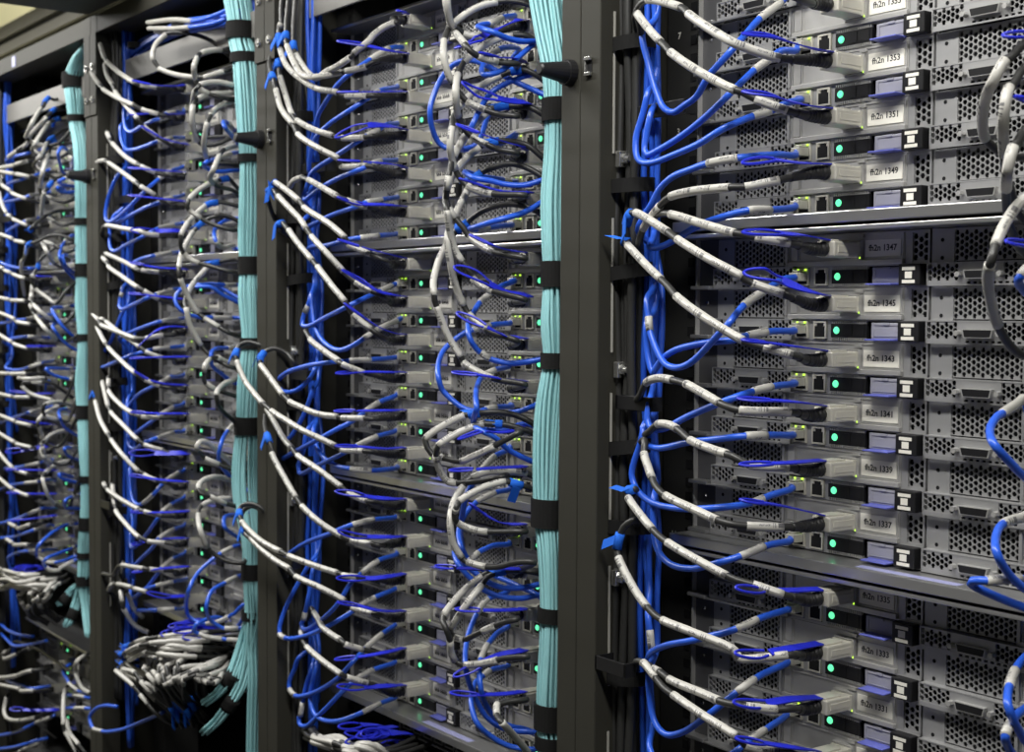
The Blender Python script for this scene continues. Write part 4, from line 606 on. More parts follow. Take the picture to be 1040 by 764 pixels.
E|1111||-259.6,-11.0,-305.9e -256.9,-14.0,-307.0e -258.5,-37.6,-309.1w -264.0,-55.0,-314.0w -267.6,-61.3,-316.4e -271.4,-73.2,-324.4e -271.9,-85.6,-334.8e -261.7,-98.2,-348.8e -249.3,-105.8,-361.2e -252.0,-100.2,-371.8e -251.4,-98.9,-373.8w -242.5,-90.0,-385.3e -234.1,-84.0,-390.9e -224.1,-78.3,-392.4e -211.6,-71.4,-392.6e -189.9,-58.7,-392.4e -173.2,-47.4,-385.4e -165.7,-42.0,-382.0e -132.6,-30.4,-396.0e -99.4,-18.9,-427.0e -99.4,-15.9,-492.0e
E|1112||-259.6,-11.0,-347.8e -257.6,-14.0,-350.4e -240.6,-43.6,-353.0e -238.8,-46.6,-353.6w -231.6,-66.1,-359.0w -221.1,-79.0,-365.8e -199.8,-96.1,-375.7e -185.0,-105.6,-385.9e -207.6,-93.7,-400.4e -210.0,-88.1,-405.9e -205.6,-75.5,-410.0e -199.1,-58.1,-409.0e -195.0,-42.0,-404.3e -148.1,-32.6,-418.3e -101.2,-23.2,-449.3e -101.2,-20.2,-514.3e
E|1113||-259.6,-11.0,-389.7e -252.6,-14.0,-391.1e -238.2,-45.1,-390.5w -236.1,-58.8,-392.0w -232.0,-72.8,-395.6e -215.0,-87.7,-404.2e -181.5,-101.9,-407.6e -178.3,-88.8,-414.2e -177.9,-73.5,-426.3e -169.9,-52.7,-437.6e -165.0,-42.0,-443.5e -129.0,-33.0,-457.5e -93.0,-24.0,-488.5e -93.0,-21.0,-553.5e
E|1114||-259.6,-11.0,-431.6e -255.6,-14.0,-434.6e -243.8,-42.4,-440.1w -235.9,-63.3,-451.4w -227.6,-75.5,-459.0e -214.6,-95.4,-470.5e -234.4,-87.9,-496.7e -250.7,-78.3,-512.7e -266.5,-64.1,-536.2e -267.1,-55.5,-547.9e -255.9,-42.0,-558.5e -175.6,-33.9,-572.5e -95.3,-25.8,-603.5e -95.3,-22.8,-668.5e
E|1115||-259.6,-11.0,-473.5e -255.2,-14.0,-476.0e -252.8,-34.9,-478.3w -253.4,-57.3,-486.1w -252.0,-69.5,-494.3e -245.9,-80.8,-503.2e -233.7,-92.2,-512.4e -210.6,-104.0,-523.6e -217.5,-96.1,-538.3e -210.7,-86.7,-548.6e -201.9,-77.2,-557.3e -191.4,-69.0,-561.0e -176.1,-58.1,-559.7e -162.5,-47.7,-555.5e -155.4,-42.0,-552.4e -130.7,-29.5,-566.4e -106.0,-17.0,-597.4e -106.0,-14.0,-662.4e
E|1120||-259.6,-11.0,-530.7e -255.8,-14.0,-532.6e -252.8,-37.8,-532.0e -253.3,-54.7,-537.2w -251.9,-66.1,-543.9w -253.1,-76.4,-548.3e -248.9,-85.7,-538.8e -243.0,-91.0,-532.1e -216.6,-103.0,-540.0e -212.2,-91.9,-553.4e -204.1,-80.3,-565.0e -190.9,-69.3,-569.9e -176.1,-58.0,-570.0e -162.6,-47.6,-565.7e -155.3,-42.0,-563.9e -124.6,-29.7,-577.9e -93.8,-17.3,-608.9e -93.8,-14.3,-673.9e
E|1121||-259.6,-11.0,-572.6e -257.6,-14.0,-581.4e -256.8,-27.9,-584.5e -256.5,-40.6,-586.3w -251.7,-57.8,-598.9w -250.4,-60.3,-601.1e -241.4,-73.7,-612.4e -226.9,-87.7,-623.5e -204.9,-103.0,-636.2e -210.6,-95.6,-651.5e -213.6,-84.0,-673.5e -210.9,-73.1,-691.7e -198.3,-63.0,-700.9e -171.6,-47.5,-700.9e -162.0,-42.0,-699.5e -129.1,-31.5,-713.5e -96.3,-21.0,-744.5e -96.3,-18.0,-809.5e
E|1122||-259.6,-11.0,-614.5e -257.2,-14.0,-617.8e -243.3,-37.5,-618.9e -229.5,-58.7,-624.0e -228.2,-61.0,-624.8w -209.7,-81.9,-632.6w -190.2,-97.4,-637.8e -181.2,-102.1,-650.4e -192.9,-87.6,-672.0e -196.2,-74.2,-688.0e -192.2,-61.0,-697.1e -183.1,-42.0,-703.4e -140.9,-36.0,-717.4e -98.6,-29.9,-748.4e -98.6,-26.9,-813.4e
E|1123||-259.6,-11.0,-656.4e -256.8,-14.0,-658.3e -243.0,-47.3,-655.9w -239.6,-57.8,-658.9w -235.7,-69.4,-662.3e -224.5,-80.4,-666.7e -206.8,-95.0,-672.1e -189.8,-100.5,-686.4e -187.8,-86.3,-701.3e -179.3,-68.8,-712.6e -167.3,-50.7,-716.0e -161.8,-42.0,-715.6e -128.7,-35.6,-729.6e -95.6,-29.3,-760.6e -95.6,-26.3,-825.6e
I|2000||-1028.0,-33.0,22.2c -1028.8,-46.0,21.7c -986.1,-78.0,16.2b -991.1,-89.6,14.6w -1001.2,-109.5,17.2w -1003.9,-114.9,19.2b -1022.2,-112.9,24.7w -1102.1,-103.7,50.3w -1166.4,-95.4,74.1w -1174.7,-94.0,78.3b -1189.4,-91.8,85.0w -1227.9,-83.4,110.5w -1234.4,-82.0,114.6b -1222.4,-62.1,100.6b -1214.4,-54.2,64.6b -1214.4,-52.2,-0.4b
I|2001||-1028.0,-33.0,-19.7c -1028.8,-46.0,-20.2c -986.7,-78.0,-24.0b -993.7,-86.4,-21.9w -1009.1,-104.7,-14.9w -1011.9,-109.7,-11.7b -1015.0,-113.6,-9.4w -1094.8,-106.7,10.8w -1175.8,-98.4,34.4w -1188.1,-96.8,39.7b -1196.5,-95.8,43.3w -1239.8,-90.0,62.9w -1254.9,-87.6,71.3w -1257.1,-85.8,76.7b -1255.6,-84.3,80.4u -1247.7,-82.0,83.3b -1226.6,-62.3,69.3b -1212.6,-54.6,33.3b -1212.6,-52.6,-31.7b
I|2002||-1028.0,-33.0,-61.6c -1028.8,-46.0,-62.1c -987.2,-78.0,-60.9b -992.5,-88.8,-53.4w -999.3,-105.9,-39.6w -998.3,-111.0,-34.5b -997.5,-114.7,-30.4w -1048.9,-108.7,-9.6w -1124.7,-99.0,24.5w -1134.6,-97.0,31.8b -1143.4,-95.6,36.6w -1181.7,-89.9,56.4w -1206.8,-83.8,77.4w -1209.5,-82.0,82.8b -1223.1,-63.1,68.8b -1232.3,-56.3,32.8b -1232.3,-54.3,-32.2b
I|2003||-1028.0,-33.0,-103.5c -1028.8,-46.0,-104.0c -987.8,-78.0,-107.5b -995.1,-90.9,-103.3w -1002.2,-109.4,-95.0w -1015.0,-107.6,-91.6b -1029.1,-105.8,-88.7w -1095.0,-97.6,-71.6w -1165.4,-88.5,-46.8w -1178.3,-86.9,-41.9b -1197.2,-83.6,-30.1w -1202.9,-82.7,-27.1w -1205.5,-82.0,-24.3b -1223.1,-63.6,-38.3b -1234.9,-57.2,-74.3b -1234.9,-55.2,-139.3b
I|2004||-1028.0,-33.0,-145.4c -1028.8,-46.0,-145.9c -988.3,-78.0,-146.9b -993.2,-92.0,-134.9w -1002.7,-109.8,-123.0w -1011.8,-108.6,-120.0b -1025.1,-106.9,-116.3w -1100.3,-98.1,-95.7w -1176.9,-90.2,-74.8w -1186.0,-89.3,-72.3b -1197.6,-88.2,-69.8w -1234.9,-85.3,-68.0w -1263.2,-82.7,-71.0w -1268.9,-82.0,-73.0b -1235.3,-62.7,-87.0b -1212.9,-55.3,-123.0b -1212.9,-53.3,-188.0b
I|2005||-1028.0,-33.0,-187.3c -1028.8,-46.0,-187.8c -988.9,-78.0,-189.7b -991.3,-87.7,-190.7w -995.4,-106.1,-189.4w -994.7,-109.9,-187.5w -1079.3,-101.9,-178.8w -1191.0,-89.4,-168.4w -1205.7,-87.8,-168.9b -1220.2,-85.1,-174.3b -1230.9,-82.0,-181.2b -1229.8,-66.0,-195.2b -1229.2,-61.9,-231.2b -1229.2,-59.9,-296.2b
I|2010||-1028.0,-33.0,-244.5c -1028.8,-46.0,-245.0c -989.6,-78.0,-241.7b -991.3,-88.0,-242.6w -1002.2,-108.9,-240.3w -1027.6,-105.5,-238.2b -1042.0,-103.4,-235.5w -1113.3,-94.1,-224.2w -1209.2,-83.1,-210.4w -1218.9,-82.0,-208.8b -1228.2,-66.2,-222.8b -1234.4,-62.4,-258.8b -1234.4,-60.4,-323.8b
I|2011||-1028.0,-33.0,-286.4c -1028.8,-46.0,-286.9c -990.2,-78.0,-284.3b -992.6,-88.4,-280.5w -993.3,-109.8,-268.8w -1001.8,-112.3,-265.4b -1018.9,-110.2,-262.9w -1096.6,-100.6,-247.8w -1182.8,-89.9,-230.3w -1189.7,-88.3,-226.5b -1199.1,-86.9,-223.3w -1223.6,-83.4,-216.1w -1231.5,-82.0,-212.9b -1227.9,-62.4,-226.9b -1225.5,-54.7,-262.9b -1225.5,-52.7,-327.9b
I|2012||-1028.0,-33.0,-328.3c -1028.8,-46.0,-328.8c -967.9,-78.0,-331.0b -975.2,-88.0,-331.0w -990.0,-108.0,-335.7w -1012.0,-112.3,-336.1b -1026.5,-110.8,-335.9w -1104.9,-102.9,-329.1w -1205.8,-92.7,-319.6w -1216.2,-91.4,-317.3b -1228.7,-89.4,-312.4w -1250.8,-86.5,-306.3w -1273.4,-83.5,-300.1w -1280.3,-82.0,-296.3b -1241.9,-65.3,-310.3b -1216.3,-60.5,-346.3b -1216.3,-58.5,-411.3b
I|2013||-1028.0,-33.0,-370.2c -1028.8,-46.0,-370.7c -974.0,-78.0,-362.7b -982.5,-86.9,-362.9w -995.9,-106.5,-353.9w -1001.5,-110.6,-349.5b -1023.7,-107.7,-345.0w -1103.2,-98.7,-332.7w -1197.0,-88.3,-314.6w -1204.9,-87.4,-312.7b -1214.4,-86.5,-311.1w -1253.1,-83.1,-308.8w -1263.3,-82.0,-306.4b -1243.4,-64.5,-320.4b -1230.1,-59.1,-356.4b -1230.1,-57.1,-421.4b
I|2014||-1028.0,-33.0,-412.1c -1028.8,-46.0,-412.6c -974.6,-78.0,-405.3b -987.5,-88.2,-402.9w -1004.2,-103.4,-394.7w -1009.2,-110.2,-389.0b -1017.4,-112.4,-385.9w -1096.6,-103.9,-370.3w -1169.2,-95.8,-353.2w -1180.0,-94.3,-349.1b -1186.7,-93.6,-347.5w -1225.7,-88.1,-332.3w -1256.7,-83.2,-317.7w -1262.0,-82.0,-313.9b -1237.7,-64.7,-327.9b -1221.5,-59.5,-363.9b -1221.5,-57.5,-428.9b
I|2015||-1028.0,-33.0,-454.0c -1028.8,-46.0,-454.5c -980.9,-78.0,-447.7b -987.9,-89.4,-447.7w -1001.0,-110.2,-446.6w -1024.3,-110.1,-444.2b -1047.4,-107.5,-443.4w -1116.5,-99.3,-434.9w -1184.5,-89.9,-419.4w -1188.2,-88.5,-415.9b -1192.8,-87.6,-413.7w -1203.9,-83.4,-403.2w -1209.0,-82.0,-399.7b -1212.0,-64.0,-413.7b -1214.0,-58.0,-449.7b -1214.0,-56.0,-514.7b
I|2020||-1028.0,-33.0,-511.2c -1028.8,-46.0,-511.7c -981.6,-78.0,-497.5b -992.1,-83.2,-494.7w -1021.3,-98.2,-488.2w -1026.0,-101.8,-485.0b -1029.6,-105.1,-481.6w -1091.2,-101.8,-466.4w -1165.2,-94.1,-450.7w -1173.7,-92.9,-446.9b -1181.7,-91.9,-443.7w -1209.7,-87.0,-424.4w -1235.0,-82.7,-404.5w -1238.3,-82.0,-400.9b -1228.5,-62.8,-414.9b -1221.9,-55.5,-450.9b -1221.9,-53.5,-515.9b
I|2021||-1028.0,-33.0,-553.1c -1028.8,-46.0,-553.6c -993.7,-78.0,-541.1b -1008.1,-86.1,-538.5w -1027.1,-97.6,-531.6w -1029.9,-100.5,-528.2b -1033.9,-102.6,-527.3w -1063.4,-112.6,-508.4w -1134.9,-105.1,-489.8w -1146.6,-103.7,-485.9b -1154.7,-102.6,-483.0w -1206.9,-95.9,-463.6w -1247.0,-88.4,-438.8w -1252.2,-87.0,-434.1b -1261.2,-84.2,-424.6u -1262.1,-82.0,-417.1b -1242.0,-62.7,-431.1b -1228.6,-55.4,-467.1b -1228.6,-53.4,-532.1b
I|2022||-1028.0,-33.0,-595.0c -1028.8,-46.0,-595.5c -977.0,-78.0,-587.3b -984.7,-89.6,-586.4w -995.1,-110.6,-579.6w -1017.7,-108.0,-580.2b -1039.9,-105.4,-580.0w -1131.0,-94.8,-577.7w -1200.1,-87.1,-573.0w -1208.6,-86.0,-571.5b -1214.2,-85.2,-570.1w -1229.6,-82.8,-565.6w -1233.3,-82.0,-563.5b -1228.0,-64.1,-577.5b -1224.4,-58.2,-613.5b -1224.4,-56.2,-678.5b
I|2023||-1028.0,-33.0,-636.9c -1028.8,-46.0,-637.4c -966.1,-78.0,-625.5b -977.2,-86.5,-623.9w -999.2,-103.0,-623.3w -1003.7,-107.9,-620.3b -1012.4,-110.4,-618.9w -1079.2,-102.5,-611.6w -1148.9,-93.7,-598.0w -1151.7,-92.6,-594.8b -1158.8,-91.5,-592.0w -1191.3,-82.7,-565.4w -1194.5,-82.0,-563.3b -1217.9,-65.8,-577.3b -1233.5,-61.5,-613.3b -1233.5,-59.5,-678.3b
I|2024||-1028.0,-33.0,-678.8c -1028.8,-46.0,-679.3c -978.0,-78.0,-665.0b -977.8,-90.0,-663.0w -978.8,-109.8,-659.5w -979.2,-114.3,-658.6b -989.5,-113.8,-659.6w -1050.2,-106.7,-667.2w -1107.5,-100.0,-674.2w -1134.9,-96.6,-681.2b -1173.9,-89.6,-700.2b -1236.3,-82.0,-710.0b -1232.5,-61.9,-724.0b -1230.0,-53.8,-760.0b -1230.0,-51.8,-825.0b
I|2025||-1028.0,-33.0,-720.7c -1028.8,-46.0,-721.2c -1013.7,-78.0,-706.7b -1006.0,-102.7,-696.7w -1042.2,-106.4,-697.7w -1051.9,-105.1,-698.7b -1061.8,-103.7,-699.3w -1145.7,-92.7,-709.4w -1165.8,-90.2,-712.9b -1186.8,-87.5,-718.6w -1208.0,-83.5,-729.6w -1214.4,-82.0,-733.8b -1219.3,-62.9,-747.8b -1222.6,-55.8,-783.8b -1222.6,-53.8,-848.8b
I||r2l|-1107.5,-60.0,-780.4w -1123.0,-74.6,-770.8w -1119.5,-93.3,-742.0w -1116.3,-96.0,-736.8b -1117.4,-97.0,-731.2w -1129.2,-93.9,-716.4w -1141.4,-89.1,-695.9b -1144.1,-85.0,-679.5b -1188.7,-67.0,-693.5b -1218.4,-61.0,-729.5b -1218.4,-59.0,-794.5b
I||r2l|-1131.2,-60.0,-761.2w -1113.9,-80.8,-741.1w -1112.2,-90.7,-716.8w -1121.3,-88.9,-712.8b -1132.9,-85.0,-700.8b
E|2000||-1078.6,-11.0,2.4e -1074.7,-14.0,-2.8e -1039.7,-40.9,-9.6e -1036.2,-44.0,-10.5w -1019.1,-64.6,-16.3w -1009.6,-73.3,-21.0e -1002.6,-77.4,-24.4w -995.3,-85.1,-27.5w -1007.9,-88.3,-29.3e -1058.0,-85.1,-31.7e -1114.5,-81.3,-33.9e -1137.9,-79.2,-23.0e -1155.5,-74.0,3.2e -1179.7,-56.2,17.2e -1195.8,-50.5,53.2e -1205.8,-40.5,118.2e -1225.8,-34.0,178.2e
E|2001||-1078.6,-11.0,-39.5e -1075.2,-14.0,-40.6e -1039.4,-46.1,-47.1e -1037.7,-48.5,-47.9w -1026.5,-64.1,-52.7w -1019.7,-71.8,-56.2w -1011.9,-82.1,-58.2w -1047.9,-82.0,-60.1e -1105.7,-78.7,-60.4e -1141.8,-77.1,-55.8e -1164.3,-75.4,-39.2e -1170.4,-74.0,-19.2e -1186.1,-56.2,-5.2e -1196.6,-50.4,30.8e -1206.6,-40.4,95.8e -1226.6,-34.0,155.8e
E|2002||-1078.6,-11.0,-81.4e -1078.6,-14.0,-83.7e -1066.3,-35.5,-90.8e -1064.6,-38.3,-91.8w -1060.6,-59.0,-105.5w -1054.9,-79.6,-122.2e -1122.1,-85.3,-148.9e -1196.7,-82.3,-162.2e -1215.9,-81.4,-155.9e -1217.0,-79.1,-133.5e -1183.7,-74.0,-91.4e -1195.4,-56.7,-77.4e -1203.2,-51.3,-41.4e -1213.2,-41.3,23.6e -1233.2,-34.0,83.6e
E|2003||-1078.6,-11.0,-123.3e -1076.2,-14.0,-125.4e -1034.7,-47.8,-133.4e -1032.5,-50.4,-134.1w -1018.3,-68.0,-138.2w -1003.7,-82.4,-144.4w -1028.7,-87.9,-148.4e -1094.8,-83.6,-155.0e -1190.2,-77.1,-164.3e -1203.8,-75.8,-158.7e -1198.3,-74.0,-151.5e -1196.7,-58.9,-137.5e -1195.6,-55.8,-101.5e -1205.6,-45.8,-36.5e -1225.6,-34.0,23.5e
E|2004||-1078.6,-11.0,-165.2e -1082.6,-14.0,-166.7e -1058.9,-36.1,-171.1e -1056.5,-38.1,-171.8w -1039.9,-69.1,-178.5w -1049.9,-86.9,-189.9e -1130.1,-82.6,-199.6e -1183.8,-79.8,-206.7e -1205.3,-78.6,-200.5e -1215.5,-75.4,-177.8e -1215.7,-74.0,-167.9e -1204.8,-58.3,-153.9e -1197.6,-54.6,-117.9e -1207.6,-44.6,-52.9e -1227.6,-34.0,7.1e
E|2005||-1078.6,-11.0,-207.1e -1095.1,-14.0,-209.4e -1036.4,-50.7,-212.7e -1033.2,-53.0,-213.1w -1008.5,-86.8,-218.8w -1070.6,-81.3,-221.5e -1120.9,-76.5,-227.1e -1140.2,-74.0,-232.6e -1174.2,-55.9,-246.6e -1196.9,-49.8,-282.6e -1206.9,-39.8,-347.6e -1226.9,-34.0,-407.6e
E|2010||-1078.6,-11.0,-264.3e -1095.8,-14.0,-264.2e -1067.6,-35.5,-265.9e -1064.0,-38.0,-266.5w -1026.6,-77.9,-273.9w -1032.3,-89.6,-279.0e -1091.0,-86.0,-287.7e -1153.4,-81.9,-294.8e -1164.6,-80.6,-290.0e -1165.7,-78.4,-280.2e -1166.0,-77.5,-276.6w -1164.3,-75.6,-269.3w -1165.7,-74.0,-263.2e -1189.2,-57.1,-249.2e -1204.9,-52.2,-213.2e -1214.9,-42.2,-148.2e -1234.9,-34.0,-88.2e
E|2011||-1078.6,-11.0,-306.2e -1078.3,-14.0,-307.5e -1042.4,-38.8,-308.5e -1037.9,-41.7,-308.9w -993.8,-83.8,-311.6w -1072.3,-81.3,-321.7e -1149.4,-76.2,-333.5e -1181.8,-74.0,-341.5e -1191.9,-55.7,-355.5e -1198.6,-49.3,-391.5e -1208.6,-39.3,-456.5e -1228.6,-34.0,-516.5e
E|2012||-1078.6,-11.0,-348.1e -1081.8,-14.0,-349.6e -1073.1,-37.9,-351.0w -1084.1,-59.6,-353.9w -1097.2,-84.1,-361.6e -1255.6,-80.2,-384.5e -1249.3,-79.4,-374.2e -1208.5,-76.7,-342.0e -1167.7,-74.0,-299.7e -1186.9,-57.1,-285.7e -1199.7,-52.1,-249.7e -1209.7,-42.1,-184.7e -1229.7,-34.0,-124.7e
E|2013||-1078.6,-11.0,-390.0e -1079.4,-14.0,-392.8e -1016.2,-61.8,-392.0e -1012.8,-64.4,-392.5w -999.0,-85.1,-399.5w -1034.9,-82.1,-406.9e -1095.6,-77.7,-420.6e -1131.7,-74.9,-434.6e -1143.9,-74.0,-440.2e -1179.5,-57.4,-454.2e -1203.3,-52.8,-490.2e -1213.3,-42.8,-555.2e -1233.3,-34.0,-615.2e
E|2014||-1078.6,-11.0,-431.9e -1079.9,-14.0,-435.7e -1028.0,-51.5,-436.2e -1024.7,-54.4,-436.6w -1000.0,-84.9,-445.5w -1029.0,-82.4,-454.4e -1113.1,-76.2,-479.9e -1148.1,-74.0,-492.4e -1182.0,-57.1,-506.4e -1204.5,-52.3,-542.4e -1214.5,-42.3,-607.4e -1234.5,-34.0,-667.4e
E|2015||-1078.6,-11.0,-473.8e -1080.4,-14.0,-476.8e -1053.2,-40.1,-474.8e -1050.1,-43.2,-474.9w -1033.5,-75.4,-480.6w -1035.8,-89.5,-485.2e -1093.2,-86.5,-500.6e -1115.8,-85.2,-496.5e -1127.5,-82.6,-480.7e -1149.0,-74.0,-433.9e -1177.1,-56.1,-419.9e -1195.8,-50.3,-383.9e -1205.8,-40.3,-318.9e -1225.8,-34.0,-258.9e
E|2020||-1078.6,-11.0,-531.0e -1081.1,-14.0,-536.2e -1063.6,-29.0,-536.0e -1060.0,-31.8,-536.2w -1028.4,-64.9,-543.2w -1015.2,-76.5,-547.3e -1016.8,-85.5,-558.0e -1024.2,-85.0,-561.1w -1068.3,-82.1,-578.0w -1090.1,-80.9,-583.5e -1116.2,-79.4,-580.1e -1133.3,-76.9,-564.0e -1142.4,-74.0,-540.7e -1179.7,-55.6,-526.7e -1204.5,-49.2,-490.7e -1214.5,-39.2,-425.7e -1234.5,-34.0,-365.7e
E|2021||-1078.6,-11.0,-572.9e -1081.5,-14.0,-577.0e -1029.7,-56.0,-578.2e -1027.2,-58.3,-578.7w -1000.5,-81.5,-583.7w -1000.4,-88.8,-593.5e -1051.1,-84.3,-621.3e -1099.8,-80.0,-645.0e -1127.3,-78.1,-652.7e -1138.6,-76.2,-645.9e -1142.2,-74.0,-636.8e -1174.0,-58.0,-622.8e -1195.3,-53.9,-586.8e -1205.3,-43.9,-521.8e -1225.3,-34.0,-461.8e
E|2022||-1078.6,-11.0,-614.8e -1079.0,-14.0,-618.0e -1026.3,-52.1,-613.9e -1022.9,-55.3,-613.9w -993.3,-89.4,-619.7w -1021.4,-86.6,-635.8e -1103.5,-78.7,-672.2e -1141.8,-74.0,-693.2e -1177.6,-55.6,-707.2e -1201.5,-49.1,-743.2e -1211.5,-39.1,-808.2e -1231.5,-34.0,-868.2e
E|2023||-1078.6,-11.0,-656.7e -1076.5,-14.0,-659.0e -1017.3,-58.6,-655.5e -1014.8,-60.6,-655.7w -999.5,-83.6,-663.6w -1020.2,-81.2,-675.9e -1071.2,-76.8,-704.6e -1129.5,-74.0,-730.4e -1169.4,-55.5,-744.4e -1196.1,-49.1,-780.4e -1206.1,-39.1,-845.4e -1226.1,-34.0,-905.4e
E|2024||-1078.6,-11.0,-698.6e -1071.0,-14.0,-698.3e -1003.6,-62.1,-685.8e -999.3,-65.6,-685.2w -1011.0,-86.3,-690.6w -1064.7,-81.9,-706.5e -1131.5,-75.7,-730.5e -1145.7,-74.0,-728.3e -1177.1,-56.1,-714.3e -1198.1,-50.2,-678.3e -1208.1,-40.2,-613.3e -1228.1,-34.0,-553.3e
E|2025||-1078.6,-11.0,-740.5e -1080.7,-14.0,-743.4e -1000.4,-62.7,-725.0e -994.5,-66.6,-723.8w -1004.4,-86.7,-724.4w -1094.5,-76.7,-742.5e -1116.5,-74.0,-746.4e -1163.1,-55.7,-760.4e -1194.1,-49.3,-796.4e -1204.1,-39.3,-861.4e -1224.1,-34.0,-921.4e
I|2100||-809.0,-33.0,22.2c -809.8,-46.0,21.7c -795.2,-78.0,12.2w -826.0,-91.4,7.3w -834.1,-94.5,7.6b -847.3,-99.5,9.2w -878.8,-111.2,15.7w -904.1,-121.3,26.1w -907.1,-124.5,31.5b -909.5,-127.1,35.8w -915.9,-125.4,48.6w -924.0,-115.9,63.7w -919.4,-104.8,75.5w -914.2,-100.5,77.0b -890.9,-83.0,74.4b -869.2,-62.8,63.9b -858.2,-40.0,44.6b -780.3,-30.4,30.6b -702.3,-20.7,-0.4b -702.3,-17.7,-65.4b
I|2101||-809.0,-33.0,-19.7c -809.8,-46.0,-20.2c -801.3,-78.0,-21.4b -810.9,-91.5,-16.4w -816.2,-103.6,-9.7w -812.8,-108.4,-5.5b -802.9,-115.3,0.7w -779.8,-126.0,10.7w -803.2,-112.0,26.6w -809.5,-107.5,31.5b -811.9,-103.1,34.4w -815.6,-89.2,40.2w -818.0,-71.2,43.1w -820.5,-55.3,41.7b -823.7,-40.0,38.7b -765.8,-32.3,24.7b -707.9,-24.6,-6.3b -707.9,-21.6,-71.3b
I|2102||-809.0,-33.0,-61.6c -809.8,-46.0,-62.1c -821.6,-78.0,-79.6b -834.5,-93.6,-78.9b -833.6,-98.5,-74.8w -799.9,-120.4,-53.2w -799.5,-119.2,-34.7w -805.9,-113.7,-29.4b -808.9,-109.8,-26.2w -815.0,-94.2,-17.2w -818.4,-54.2,-10.8w -819.2,-40.0,-10.4b -759.7,-33.3,-24.4b -700.2,-26.6,-55.4b -700.2,-23.6,-120.4b
I||r2r|-767.5,-78.0,-9.2w -771.8,-100.3,-6.8w -774.9,-120.7,-12.0w -771.5,-125.4,-16.5b -800.9,-117.0,-20.1w -889.8,-81.7,-31.6w -939.2,-58.4,-41.8w -969.5,-40.0,-50.6b -831.1,-31.9,-64.6b -692.7,-23.7,-95.6b -692.7,-20.7,-160.6b
I|2103||-809.0,-33.0,-103.5c -809.8,-46.0,-104.0c -821.8,-78.0,-103.6b -826.3,-87.3,-104.9b -816.2,-94.0,-98.9w -781.3,-112.7,-82.9w -764.7,-115.0,-59.5w -776.1,-106.9,-52.1b -792.2,-95.6,-41.6w -804.6,-78.8,-30.8w -814.1,-56.2,-22.0w -819.2,-40.0,-17.8b -762.7,-32.8,-31.8b -706.1,-25.6,-62.8b -706.1,-22.6,-127.8b
I|2104||-809.0,-33.0,-145.4c -809.8,-46.0,-145.9c -778.0,-78.0,-140.7b -777.3,-96.1,-137.7b -769.5,-109.5,-130.9w -725.7,-124.8,-122.2w -765.0,-98.9,-100.2w -776.8,-90.6,-94.0b -785.1,-83.5,-89.5w -804.7,-56.3,-80.1w -814.7,-40.0,-75.8b -760.5,-27.9,-89.8b -706.2,-15.8,-120.8b -706.2,-12.8,-185.8b
I|2105||-809.0,-33.0,-187.3c -809.8,-46.0,-187.8c -778.4,-78.0,-192.2b -804.1,-99.7,-181.6b -810.8,-110.0,-173.4w -816.1,-118.3,-167.3w -812.7,-122.4,-162.5b -814.1,-119.1,-154.0w -827.8,-93.5,-135.1w -828.7,-73.1,-125.4w -827.8,-68.5,-124.6b -827.7,-66.3,-123.6u -826.0,-57.9,-121.5u -830.1,-51.4,-126.1b -834.7,-40.0,-133.7b -770.6,-27.5,-147.7b -706.4,-14.9,-178.7b -706.4,-11.9,-243.7b
I|2110||-809.0,-33.0,-244.5c -809.8,-46.0,-245.0c -778.8,-78.0,-245.9b -809.9,-97.4,-237.4b -826.8,-107.8,-232.0w -836.2,-117.0,-222.6w -828.3,-124.8,-210.6b -823.8,-126.0,-200.0w -840.3,-106.1,-178.0w -843.2,-82.2,-157.3w -840.9,-76.4,-154.4u -836.1,-68.3,-153.2u -833.3,-63.8,-153.1b -824.3,-47.3,-157.5b -820.1,-40.0,-159.1b -757.9,-28.9,-173.1b -695.6,-17.9,-204.1b -695.6,-14.9,-269.1b
I|2112||-809.0,-33.0,-328.3c -809.8,-46.0,-328.8c -784.3,-78.0,-324.8b -797.9,-85.2,-317.6w -818.7,-96.0,-306.3w -824.0,-99.3,-302.2b -827.5,-101.1,-300.1w -830.9,-116.2,-272.9w -827.2,-125.9,-254.3w -824.1,-129.0,-248.2b -830.2,-126.3,-241.8w -853.4,-111.9,-219.8w -864.6,-91.1,-191.5w -863.9,-86.9,-186.7b -864.6,-84.3,-183.3u -860.1,-77.1,-176.8u -855.4,-72.2,-173.6b -837.2,-57.5,-170.3b -826.2,-46.4,-176.5b -820.3,-40.0,-180.3b -758.7,-29.8,-194.3b -697.2,-19.5,-225.3b -697.2,-16.5,-290.3b
I|2113||-809.0,-33.0,-370.2c -809.8,-46.0,-370.7c -779.8,-78.0,-369.0b -804.9,-90.0,-357.5b -816.0,-97.4,-347.8b -818.4,-101.2,-341.6w -818.7,-116.2,-315.3w -818.4,-121.7,-292.4w -832.5,-117.2,-286.5b -839.3,-113.4,-281.4w -853.2,-96.4,-260.3w -852.8,-74.8,-237.5w -850.6,-71.2,-234.7b -849.6,-69.4,-233.1u -842.7,-63.3,-231.7u -840.4,-60.8,-230.4b -826.3,-48.9,-228.9b -815.7,-40.0,-230.0b -759.7,-29.0,-244.0b -703.8,-17.9,-275.0b -703.8,-14.9,-340.0b
I|2114||-809.0,-33.0,-412.1c -809.8,-46.0,-412.6c -780.0,-78.0,-404.5b -789.0,-94.1,-398.2w -791.1,-107.6,-389.6w -775.0,-116.8,-378.4b -761.7,-121.6,-367.6w -781.6,-106.1,-358.6w -785.2,-100.1,-356.8b -787.7,-93.3,-356.5w -810.4,-52.3,-375.2w -816.7,-40.0,-381.7b -757.0,-30.7,-395.7b -697.2,-21.4,-426.7b -697.2,-18.4,-491.7b
